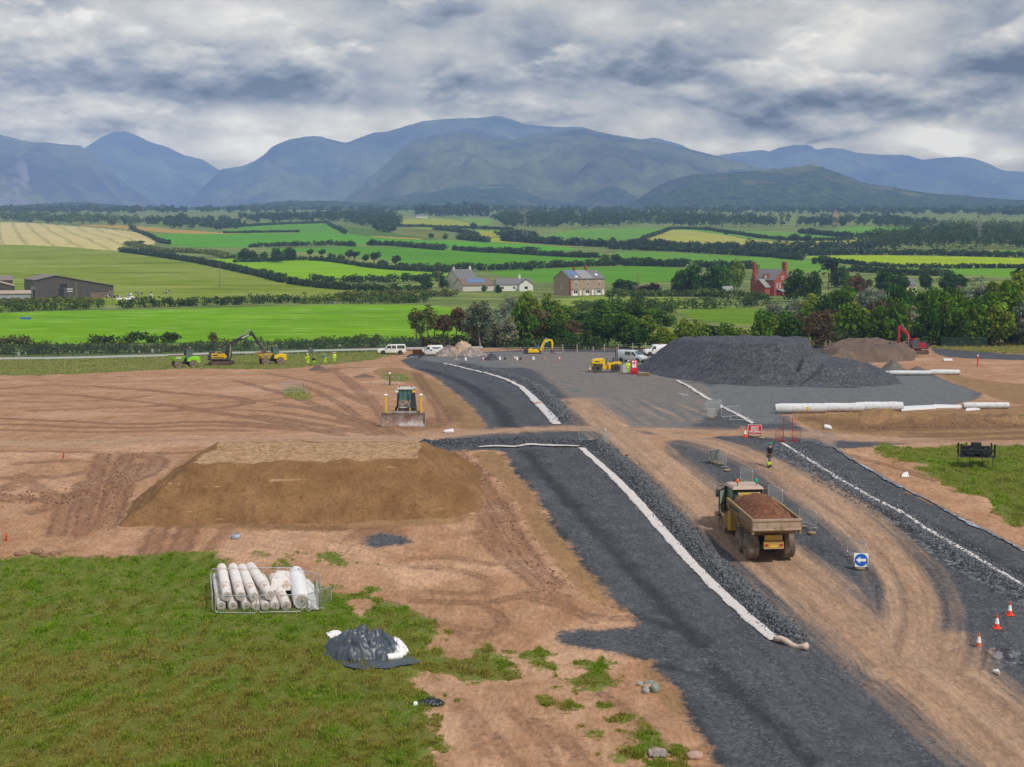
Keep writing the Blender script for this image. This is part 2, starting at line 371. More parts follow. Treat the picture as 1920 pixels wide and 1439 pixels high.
SITE_POLYS = {
 'grass': [
  [(-1700, 1050), (-80, 1050), (0, 1052), (60, 1046), (130, 1048), (200, 1043), (250, 1047), (320, 1037), (395, 1036), (425, 1055), (450, 1072), (520, 1086), (600, 1098), (650, 1112), (700, 1122), (760, 1142), (820, 1166), (850, 1190), (838, 1215), (850, 1235), (900, 1228), (935, 1240), (972, 1258), (940, 1274), (880, 1272), (822, 1268), (815, 1300), (838, 1318), (800, 1335), (818, 1370), (824, 1439), (822, 1600), (900, 4200), (-1700, 4200)],
  [(880, 1215), (925, 1212), (945, 1240), (975, 1260), (935, 1262), (895, 1250)],
  [(975, 1213), (1025, 1220), (1030, 1232), (995, 1234)], [(995, 1237), (1035, 1238), (1045, 1248), (1005, 1250)],
  [(1060, 1240), (1120, 1232), (1150, 1258), (1160, 1285), (1110, 1290), (1055, 1288), (1050, 1275), (1095, 1268), (1100, 1250)],
  [(1005, 1305), (1030, 1315), (1085, 1325), (1075, 1335), (1030, 1330)], [(1115, 1322), (1155, 1322), (1140, 1336)],
  [(1145, 1345), (1195, 1340), (1185, 1360), (1160, 1358)], [(1185, 1372), (1225, 1375), (1245, 1395), (1230, 1412), (1185, 1420), (1150, 1428), (1182, 1400)], [(1250, 1400), (1290, 1395), (1300, 1415), (1260, 1425)], [(1090, 1365), (1125, 1370), (1130, 1380), (1095, 1378)], [(1200, 1430), (1280, 1428), (1300, 1460), (1220, 1470)],
  [(600, 1040), (640, 1038), (665, 1055), (640, 1062), (610, 1058)], [(520, 1052), (545, 1052), (548, 1066), (525, 1068)], [(478, 1036), (505, 1042), (490, 1048)], [(680, 1104), (712, 1103), (700, 1115)], [(710, 1060), (730, 1060), (728, 1064)], [(880, 1276), (905, 1275), (900, 1282)],
  [(-1700, 690), (0, 687), (150, 700), (250, 697), (350, 692), (440, 692), (520, 694), (560, 690), (640, 682), (690, 676), (730, 668), (760, 664), (740, 655), (600, 655), (400, 660), (0, 670), (-1700, 672)],
  [(-1700, 707), (0, 704), (100, 703), (250, 698), (240, 690), (0, 690), (-1700, 692)],
  [(530, 730), (560, 726), (578, 735), (575, 750), (552, 748), (535, 742)], [(725, 700), (760, 704), (768, 714), (735, 718), (720, 708)],
  [(1635, 838), (1660, 832), (1700, 842), (1760, 842), (1800, 836), (1860, 840), (1920, 836), (2300, 836), (2600, 1000), (2000, 1010), (1920, 992), (1880, 975), (1850, 955), (1800, 935), (1770, 905), (1740, 890), (1700, 868), (1660, 858)],
  [(1730, 652), (1800, 648), (1920, 645), (3600, 645), (3600, 668), (1920, 664), (1850, 661), (1790, 656)],
  [(1880, 785), (1930, 780), (1990, 786), (1930, 792)],
 ],
 'gravel': [
  [(745, 672), (770, 690), (800, 700), (822, 712), (842, 728), (862, 742), (885, 765), (905, 785), (915, 803), (850, 815), (790, 833), (800, 848), (860, 846), (940, 846), (958, 872), (985, 905), (1005, 930), (1030, 975), (1055, 1010), (1080, 1042), (1110, 1078), (1140, 1108), (1146, 1130), (1165, 1145), (1180, 1160), (1200, 1172), (1160, 1178), (1090, 1180), (1035, 1190), (1075, 1210), (1110, 1215), (1160, 1225), (1190, 1232), (1235, 1236), (1228, 1252), (1240, 1275), (1268, 1290), (1285, 1320), (1300, 1360), (1330, 1410), (1350, 1439), (1420, 1600), (1700, 2200), (2600, 2200), (2300, 1500), (1920, 1440), (1700, 1290), (1560, 1170), (1450, 1070), (1330, 960), (1240, 870), (1180, 830), (1090, 800), (1070, 740), (1010, 690), (1000, 664), (850, 664)],
  [(760, 668), (900, 660), (1000, 656), (1250, 655), (1320, 690), (1400, 760), (1420, 805), (1250, 815), (1090, 810), (1050, 740), (960, 700), (880, 690)],
  [(1190, 690), (1250, 660), (1500, 640), (1600, 660), (1640, 690), (1700, 698), (1740, 700), (1800, 722), (1862, 748), (1690, 770), (1455, 773), (1490, 798), (1530, 816), (1560, 822), (1480, 826), (1380, 800), (1330, 770), (1268, 715)],
  [(1560, 822), (1640, 828), (1720, 832), (1640, 838), (1560, 842)],
  [(1200, 830), (1400, 815), (1465, 822), (1500, 820), (1545, 826), (1580, 852), (1640, 886), (1720, 934), (1800, 975), (1860, 1003), (1920, 1034), (2300, 1240), (2600, 1600), (2300, 1700), (1900, 1420), (1600, 1200), (1400, 1050)],
  [(1740, 648), (1800, 655), (1920, 667), (2300, 672), (2300, 682), (1920, 676), (1800, 672), (1760, 668)],
  [(640, 1010), (700, 985), (770, 990), (790, 1010), (800, 1025), (740, 1040), (680, 1045), (650, 1030)],
 ],
 'sub': [
  [(880, 850), (940, 848), (960, 880), (1005, 935), (1045, 995), (1080, 1045), (1140, 1110), (1150, 1135), (1120, 1130), (1075, 1095), (1030, 1040), (1000, 1010), (975, 960), (950, 910), (905, 880)],
  [(700, 690), (770, 690), (845, 730), (905, 785), (915, 806), (870, 812), (838, 775), (810, 740), (760, 715), (700, 705)],
  [(1190, 1232), (1250, 1238), (1240, 1275), (1285, 1310), (1300, 1350), (1250, 1330), (1215, 1280)],
  [(1470, 780), (1700, 772), (1920, 760), (2300, 760), (2300, 830), (1920, 825), (1700, 828), (1600, 815), (1540, 815)],
  [(1750, 700), (1870, 715), (1920, 720), (2300, 720), (2300, 770), (1920, 762), (1870, 750), (1810, 725)],
  [(230, 985), (345, 850), (480, 820), (775, 835), (900, 960), (860, 985), (560, 1000)],
 ],
 'mud': [
  [(1500, 786), (1640, 796), (1640, 812), (1560, 806)],
  [(840, 870), (880, 860), (925, 890), (920, 905), (880, 900), (850, 885)], [(1560, 800), (1750, 795), (1920, 795), (1920, 806), (1700, 808), (1580, 812)],
  [(640, 990), (740, 985), (770, 1000), (740, 1022), (650, 1022)], [(1680, 782), (1800, 785), (1920, 786), (1920, 792), (1750, 796)],
  [(740, 790), (800, 785), (860, 770), (850, 800), (790, 808), (745, 806)], [(830, 760), (870, 768), (865, 790), (840, 790)],
  [(930, 920), (960, 935), (985, 990), (1005, 1040), (985, 1035), (955, 980)],
 ],
 'yard': [[(1275, 716), (1640, 716), (1700, 700), (1750, 703), (1860, 748), (1690, 768), (1455, 772), (1480, 796), (1400, 794)], [(760, 670), (900, 662), (1040, 662), (1000, 690), (900, 690)]],
 'coarse': [
  [(850, 676), (880, 682), (930, 692), (975, 705), (1010, 722), (1045, 750), (1072, 795), (1050, 797), (1010, 760), (960, 728), (900, 702)],
  [(1100, 836), (1130, 830), (1180, 880), (1250, 960), (1320, 1030), (1400, 1115), (1470, 1175), (1512, 1212), (1450, 1200), (1380, 1120), (1250, 985), (1160, 890)],
  [(1420, 830), (1470, 832), (1560, 890), (1650, 945), (1760, 1005), (1880, 1080), (1980, 1140), (1980, 1170), (1860, 1110), (1700, 1010), (1560, 920), (1460, 860)],
  [(1800, 1215), (1920, 1220), (2100, 1230), (2100, 1260), (1920, 1250), (1840, 1245)],
 ],
}
_R1 = [(2100, 1560), (1900, 1420), (1760, 1305), (1640, 1210), (1530, 1115), (1440, 1040), (1330, 950), (1240, 875), (1175, 822), (1125, 785), (1085, 750)]
_R2 = [(1690, 1260), (1722, 1180), (1715, 1105), (1670, 1040), (1590, 970), (1500, 905), (1420, 862), (1330, 828), (1230, 806)]
_R3 = [(-400, 836), (0, 833), (200, 828), (420, 824), (620, 822), (760, 824), (830, 815), (920, 808), (1010, 804), (1100, 802), (1250, 806), (1400, 810), (1560, 817), (1700, 826), (1950, 838)]
_RL = [(1500, 1500), (1420, 1380), (1330, 1270), (1240, 1150), (1140, 1020), (1060, 920), (1000, 845), (960, 790), (900, 730), (830, 690)]
_RR = [(2000, 1110), (1900, 1060), (1800, 1000), (1700, 950), (1600, 890), (1500, 830)]
ROAD_LINES = [_R1, _R2, _R3, _RL, _RR]
SITE_LINES = {
 'dust': [(_R1, 2.0), (_R2, 1.45), (_R3, 2.0), ([(2100, 1500), (1900, 1370), (1790, 1280), (1740, 1200)], 1.9)],
 'mud': [
  ([(520, 905), (470, 890), (235, 905), (205, 940), (180, 985), (185, 1005)], 1.0) if False else ([(195, 850), (175, 905), (160, 950), (152, 1000)], 0.7),
  ([(240, 850), (215, 905), (200, 960), (190, 985)], 0.75), ([(160, 905), (120, 945), (108, 1000)], 0.75), ([(0, 930), (40, 935), (100, 940), (150, 935), (190, 905)], 0.55), ([(0, 918), (30, 905), (60, 895), (120, 893), (170, 880)], 0.4),
  ([(10, 895), (60, 905), (110, 930)], 0.4), ([(60, 905), (20, 918)], 0.3), ([(0, 935), (20, 940)], 0.5), ([(300, 990), (292, 1010), (282, 1035)], 0.8), ([(355, 990), (345, 1012), (330, 1035)], 0.9), ([(430, 990), (410, 1008), (395, 1030)], 0.35),
  ([(0, 700), (150, 708), (300, 704), (420, 706)], 0.5), ([(0, 742), (120, 738), (260, 752), (420, 776), (560, 800), (640, 815)], 0.8), ([(60, 770), (220, 765), (380, 758), (520, 748), (620, 740)], 0.7), ([(0, 797), (200, 802), (420, 797), (560, 806)], 0.8), ([(440, 715), (560, 745), (650, 785), (700, 815)], 0.7), ([(500, 700), (620, 722), (690, 760)], 0.6), ([(30, 870), (150, 862), (230, 868)], 0.5), ([(40, 890), (110, 950), (60, 960)], 0.5), ([(255, 870), (225, 930), (205, 985)], 0.7), ([(450, 985), (520, 988), (640, 990)], 0.4), ([(900, 1000), (950, 1050), (1000, 1090), (1080, 1150)], 0.6), ([(870, 900), (905, 960), (930, 1010), (960, 1060)], 0.6), ([(1700, 800), (1800, 803), (1940, 800)], 0.9), ([(1650, 830), (1780, 826), (1940, 822)], 0.8), ([(1700, 812), (1820, 814), (1940, 812)], 0.6), ([(1000, 1350), (1080, 1410), (1130, 1470)], 0.25), ([(860, 1310), (960, 1420), (980, 1480)], 0.22), ([(1130, 1300), (1200, 1350), (1240, 1400)], 0.3), ([(690, 1140), (800, 1165), (900, 1180)], 0.3), ([(760, 1050), (840, 1045), (930, 1060)], 0.3),
  ([(1560, 1160), (1650, 1230), (1760, 1310), (1900, 1410)], 0.35), ([(1480, 1070), (1560, 1130), (1640, 1190)], 0.3), ([(1300, 905), (1380, 975), (1440, 1030)], 0.3), ([(1440, 870), (1540, 925), (1630, 985), (1690, 1050)], 0.3), ([(1725, 1110), (1730, 1180), (1770, 1250), (1860, 1330), (1960, 1400)], 0.4),
  ([(260, 852), (300, 858), (290, 880), (240, 900)], 0.9),
  ([(850, 845), (885, 880), (915, 920), (940, 965), (960, 1005), (985, 1035), (1010, 1070), (1040, 1100)], 0.7), ([(820, 855), (860, 868), (905, 890)], 0.7),
  ([(0, 730), (100, 722), (230, 728), (330, 738), (420, 742), (470, 752), (455, 762), (380, 768), (300, 770)], 0.9), ([(300, 773), (400, 768), (500, 772), (600, 785), (680, 800)], 0.7), ([(0, 752), (80, 755), (160, 752), (280, 742)], 0.7), ([(0, 712), (120, 715), (230, 718)], 0.6),
  ([(0, 785), (120, 790), (260, 795), (400, 790), (520, 800), (640, 808)], 0.9), ([(0, 808), (150, 810), (320, 806), (480, 808)], 0.6), ([(520, 760), (600, 770), (680, 790), (730, 812)], 0.9), ([(480, 780), (580, 795), (700, 812)], 0.8), ([(620, 690), (650, 715), (700, 760), (730, 800)], 0.5), ([(560, 720), (610, 740), (670, 780)], 0.5), ([(400, 745), (520, 755), (590, 765)], 0.6),
  ([(640, 700), (690, 735), (715, 770), (722, 800), (760, 818)], 0.35), ([(780, 700), (820, 760), (835, 790)], 0.7), ([(700, 690), (640, 690), (600, 700)], 0.9),
  ([(780, 1065), (850, 1068), (905, 1082), (925, 1095), (910, 1112), (860, 1112), (800, 1108)], 0.3), ([(780, 1125), (860, 1130), (940, 1128), (1000, 1110), (1060, 1120)], 0.4), ([(910, 1135), (945, 1160), (940, 1180), (890, 1195)], 0.4), ([(980, 1120), (1040, 1130), (1080, 1150), (1130, 1162), (1180, 1160)], 0.45), ([(1020, 1100), (1070, 1140), (1110, 1165)], 0.4),
  ([(880, 1340), (930, 1390), (980, 1439), (1000, 1500)], 0.25), ([(960, 1330), (1020, 1400), (1060, 1460)], 0.25), ([(830, 1300), (880, 1350), (910, 1420)], 0.18), ([(1060, 1380), (1100, 1439), (1120, 1480)], 0.2), ([(700, 1120), (780, 1150), (850, 1180), (890, 1200)], 0.25),
  ([(0, 848), (150, 846), (300, 850), (420, 846)], 0.4), ([(1580, 850), (1660, 870), (1750, 900)], 0.4), ([(1500, 790), (1600, 800), (1700, 806)], 0.7), ([(1700, 820), (1820, 815), (1920, 812)], 0.8),
 ],
 'grass': [([(560, 1040), (640, 1046)], 0.1)],
 'damp': [([(985, 846), (1030, 900), (1090, 965), (1160, 1045), (1240, 1130), (1310, 1205)], .55), ([(790, 690), (860, 712), (915, 745), (945, 780), (955, 800)], .9), ([(1330, 1250), (1420, 1330), (1490, 1400), (1560, 1480)], .45), ([(1130, 1130), (1200, 1160), (1290, 1180)], .5), ([(1180, 1230), (1300, 1260), (1380, 1300)], .4), ([(940, 855), (1000, 935), (1060, 1015), (1120, 1090)], .3), ([(1250, 1270), (1300, 1350), (1350, 1430)], .4), ([(1760, 990), (1850, 1040), (1920, 1080)], .35), ([(1300, 716), (1450, 724), (1600, 726)], 1.2)],
}
SITE_CUTS = {
 'gravel': [([(640, 985), (800, 985), (810, 1045), (640, 1045)], 1.15)],
 'grass': [([(150, 1115), (310, 1110), (320, 1140), (180, 1150)], 1.0), ([(660, 1130), (680, 1130), (690, 1165), (700, 1300), (710, 1400), (690, 1400), (680, 1250), (660, 1180)], 3.0), ([(600, 1225), (630, 1225), (620, 1260), (600, 1260)], 2.5), ([(1690, 870), (1800, 872), (1920, 868), (1920, 880), (1800, 880)], 2.2), ([(1800, 930), (1850, 935), (1850, 960), (1800, 950)], 3), ([(200, 1400), (330, 1395), (360, 1439), (320, 1439), (280, 1410)], 2.5), ([(720, 1240), (820, 1230), (830, 1290), (760, 1300)], 1.2), ([(770, 1190), (830, 1180), (840, 1220), (780, 1220)], 1.2)],
}
SITE_RIDGES = [([(985, 846), (1030, 900), (1090, 965), (1160, 1045), (1240, 1130), (1310, 1205)], .9, -.16), ([(790, 690), (860, 712), (915, 745), (945, 780)], 1.2, -.2), ([(1330, 1250), (1420, 1330), (1490, 1400), (1560, 1480)], .7, -.12), ([(1125, 838), (1180, 888), (1250, 965), (1325, 1045), (1410, 1130), (1490, 1200)], 1.1, 0.45), ([(870, 684), (930, 698), (985, 715), (1030, 745), (1060, 790)], 1.2, 0.4), ([(800, 838), (870, 834), (960, 833), (1050, 833), (1110, 836)], 1.6, 0.5),
    ([(1560, 905), (1700, 990), (1850, 1075), (1960, 1140)], 0.9, 0.2), ([(1640, 790), (1760, 793), (1920, 790)], 4.0, 0.8), ([(1500, 787), (1600, 790), (1700, 796)], 3.0, 0.5), ([(1810, 1228), (1930, 1232)], 0.9, 0.4), ([(0, 1042), (130, 1043)], 0.8, 0.15), ([(640, 688), (700, 684), (740, 682)], 2.0, 0.5)]
SITE_OBJECTS = [
 ('gravel_road', [[(745, 672), (770, 690), (800, 700), (842, 728), (885, 765), (915, 803), (850, 815), (790, 833), (800, 848), (940, 846), (985, 905), (1030, 975), (1080, 1042), (1140, 1108), (1180, 1160), (1090, 1180), (1035, 1190), (1110, 1215), (1235, 1236), (1240, 1275), (1285, 1320), (1350, 1439), (1420, 1600), (1700, 2200), (2600, 2200), (2300, 1500), (1920, 1440), (1700, 1290), (1560, 1170), (1450, 1070), (1330, 960), (1240, 870), (1180, 830), (1090, 800), (1070, 740), (1010, 690), (1000, 664), (850, 664)],
      [(1480, 826), (1545, 826), (1580, 852), (1640, 886), (1800, 975), (1920, 1034), (2300, 1240), (2300, 1400), (1920, 1105), (1800, 1030), (1620, 930)]]),
 ('haul_road', [[(-1700, 828), (0, 826), (400, 818), (620, 816), (760, 818), (830, 808), (920, 801), (1010, 798), (1090, 797), (1100, 790), (1010, 715), (1000, 690), (1070, 690), (1200, 770), (1280, 800), (1400, 804), (1560, 811), (1700, 820), (1950, 832), (1950, 845), (1700, 832), (1560, 823), (1440, 820), (1560, 890), (1680, 985), (1760, 1060), (1790, 1130), (1780, 1200), (1830, 1270), (1920, 1345), (2300, 1600), (2300, 1700), (1900, 1450), (1700, 1290), (1560, 1170), (1440, 1070), (1300, 950), (1180, 840), (1100, 812), (930, 816), (830, 824), (760, 832), (420, 834), (0, 842), (-1700, 845)]]),
 ('grass_field', [[(-1700, 1050), (-80, 1050), (0, 1052), (130, 1048), (250, 1047), (395, 1036), (450, 1072), (600, 1098), (700, 1122), (820, 1166), (850, 1190), (838, 1215), (972, 1258), (822, 1268), (838, 1318), (800, 1335), (824, 1439), (822, 1600), (900, 4200), (-1700, 4200)], [(1635, 838), (1700, 842), (1920, 836), (2300, 836), (2600, 1000), (2000, 1010), (1920, 992), (1850, 955), (1770, 905), (1700, 868)]]),
]
_br = ((0.118, 0.34, 0.001), (0.155, 0.39, 0.002))
_gr = ((0.072, 0.27, 0.010), (0.10, 0.32, 0.018))
FIELDS = [  # bright greens hold the sun patches on the fields in their colour
 ('field', (0.145, 0.27, 0.022), (0.20, 0.31, 0.045), 'pasture', [(-1700, 452), (0, 457), (100, 462), (220, 471), (260, 476), (330, 485), (420, 500), (520, 525), (533, 528), (620, 542), (690, 547), (800, 549), (800, 558), (560, 562), (480, 560), (300, 575), (190, 578), (0, 582), (-1700, 590)]),
 ('barley_field', (0.46, 0.47, 0.50), (0.53, 0.53, 0.62), 'barley', [(-1700, 405), (0, 416), (100, 421), (190, 428), (250, 432), (275, 442), (298, 457), (262, 460), (240, 458), (225, 462), (258, 474), (225, 471), (170, 467), (80, 461), (0, 457), (-1700, 450)]),
 ('field', _br[0], _br[1], 'mown', [(-1700, 590), (0, 588), (100, 583), (230, 582), (400, 578), (560, 573), (770, 571), (830, 575), (900, 590), (960, 600), (960, 645), (600, 640), (300, 645), (0, 650), (-1700, 655)]),
 ('field', (0.17, 0.42, 0.003), (0.20, 0.45, 0.006), 'plain', [(395, 487), (440, 487), (560, 487), (620, 488), (700, 500), (760, 508), (850, 512), (850, 524), (720, 526), (590, 528), (535, 525), (470, 507), (420, 494)]),
 ('field', _gr[0], _gr[1], 'rows', [(470, 466), (600, 462), (760, 463), (900, 469), (1000, 476), (1125, 486), (1110, 499), (900, 503), (770, 503), (745, 492), (690, 482), (560, 472)]),
 ('field', (0.075, 0.31, 0.015), (0.10, 0.36, 0.03), 'rows', [(275, 436), (480, 440), (630, 438), (760, 448), (870, 462), (700, 459), (640, 458), (590, 455), (480, 462), (330, 462), (300, 455)]),
 ('stubble_field', (0.36, 0.28, 0.13), (0.42, 0.33, 0.16), 'plain', [(120, 421), (240, 423), (440, 437), (470, 440), (330, 437), (258, 430)]),
 ('field', (0.085, 0.28, 0.03), (0.10, 0.32, 0.04), 'plain', [(415, 434), (440, 426), (520, 420), (612, 418), (625, 428), (642, 440), (560, 437), (440, 438)]),
 ('field', (0.075, 0.17, 0.035), (0.09, 0.19, 0.04), 'plain', [(620, 418), (690, 430), (780, 444), (860, 448), (800, 452), (700, 445), (650, 440)]),
 ('stubble_field', (0.40, 0.33, 0.14), (0.44, 0.36, 0.16), 'plain', [(690, 442), (790, 447), (795, 451), (695, 444)]),
 ('field', (0.24, 0.34, 0.07), (0.29, 0.38, 0.09), 'plain', [(735, 411), (840, 408), (880, 420), (892, 427), (830, 427), (745, 424)]),
 ('field', (0.13, 0.31, 0.06), (0.16, 0.34, 0.07), 'plain', [(856, 408), (930, 409), (920, 423), (890, 422)]),
 ('field', (0.21, 0.41, 0.02), (0.25, 0.42, 0.03), 'plain', [(760, 425), (830, 427), (910, 432), (960, 432), (950, 436), (880, 434), (800, 429)]),
 ('field', (0.12, 0.17, 0.04), (0.14, 0.19, 0.05), 'rough', [(745, 427), (800, 429), (840, 436), (850, 447), (780, 446)]),
 ('field', (0.30, 0.36, 0.05), (0.33, 0.37, 0.06), 'plain', [(875, 434), (950, 436), (932, 444), (890, 442)]),
 ('field', (0.26, 0.40, 0.03), (0.30, 0.42, 0.04), 'plain', [(865, 446), (960, 444), (1060, 452), (1155, 460), (1060, 461), (950, 456), (880, 450)]),
 ('field', (0.08, 0.34, 0.02), (0.10, 0.37, 0.03), 'rows', [(790, 451), (900, 454), (1060, 464), (1090, 470), (1000, 471), (880, 466), (800, 463)]),
 ('field', (0.10, 0.31, 0.05), (0.12, 0.34, 0.06), 'plain', [(1000, 471), (1130, 474), (1130, 484), (1060, 480)]),
 ('field', (0.10, 0.29, 0.06), (0.13, 0.33, 0.075), 'plain', [(990, 447), (1060, 432), (1180, 429), (1260, 427), (1235, 442), (1200, 453), (1100, 452), (1010, 448)]),
 ('field', (0.105, 0.30, 0.065), (0.13, 0.33, 0.075), 'plain', [(1235, 442), (1262, 428), (1290, 426), (1380, 431), (1500, 438), (1590, 445), (1560, 451), (1500, 452), (1420, 450), (1370, 444), (1300, 434)]),
 ('oat_field', (0.31, 0.38, 0.16), (0.35, 0.42, 0.2), 'plain', [(1195, 453), (1222, 440), (1250, 431), (1300, 433), (1320, 437), (1375, 446), (1433, 452), (1492, 454), (1560, 449), (1645, 446), (1600, 456), (1544, 462), (1500, 464), (1414, 464), (1375, 465), (1326, 462), (1288, 460), (1239, 459)]),
 ('field', (0.10, 0.31, 0.06), (0.12, 0.34, 0.07), 'plain', [(1548, 436), (1600, 427), (1680, 426), (1745, 433), (1660, 443), (1600, 444), (1560, 440)]),
 ('field', (0.095, 0.29, 0.055), (0.125, 0.33, 0.07), 'plain', [(1140, 473), (1200, 472), (1297, 476), (1375, 480), (1492, 487), (1519, 490), (1600, 504), (1580, 512), (1480, 512), (1300, 502), (1180, 494)]),
 ('field', (0.085, 0.28, 0.025), (0.10, 0.31, 0.035), 'rows', [(900, 508), (1030, 503), (1290, 502), (1300, 525), (1190, 529), (1035, 531), (960, 521)]),
 ('field', (0.27, 0.47, 0.008), (0.30, 0.48, 0.012), 'plain', [(1490, 483), (1544, 480), (1666, 478), (1806, 480), (1920, 484), (3600, 500), (3600, 505), (1920, 501), (1872, 502), (1697, 503), (1631, 500), (1587, 496), (1552, 488)]),
 ('field', (0.11, 0.33, 0.03), (0.14, 0.35, 0.04), 'plain', [(1590, 500), (1700, 505), (1900, 505), (3600, 508), (3600, 524), (1880, 522), (1800, 516), (1600, 513)]),
 ('field', (0.11, 0.31, 0.04), (0.13, 0.33, 0.05), 'plain', [(1690, 472), (1800, 471), (3600, 474), (3600, 482), (1920, 481), (1750, 478)]),
 ('field', (0.15, 0.29, 0.05), (0.19, 0.33, 0.07), 'pasture', [(1045, 556), (1250, 556), (1345, 568), (1330, 580), (1200, 576), (1060, 590)]),
 ('field', (0.11, 0.25, 0.03), (0.13, 0.28, 0.04), 'plain', [(1265, 580), (1440, 577), (1430, 608), (1370, 608), (1300, 598)]),
 ('field', (0.10, 0.30, 0.02), (0.13, 0.33, 0.03), 'plain', [(545, 535), (640, 536), (800, 534), (800, 542), (680, 545), (580, 540)]),
]
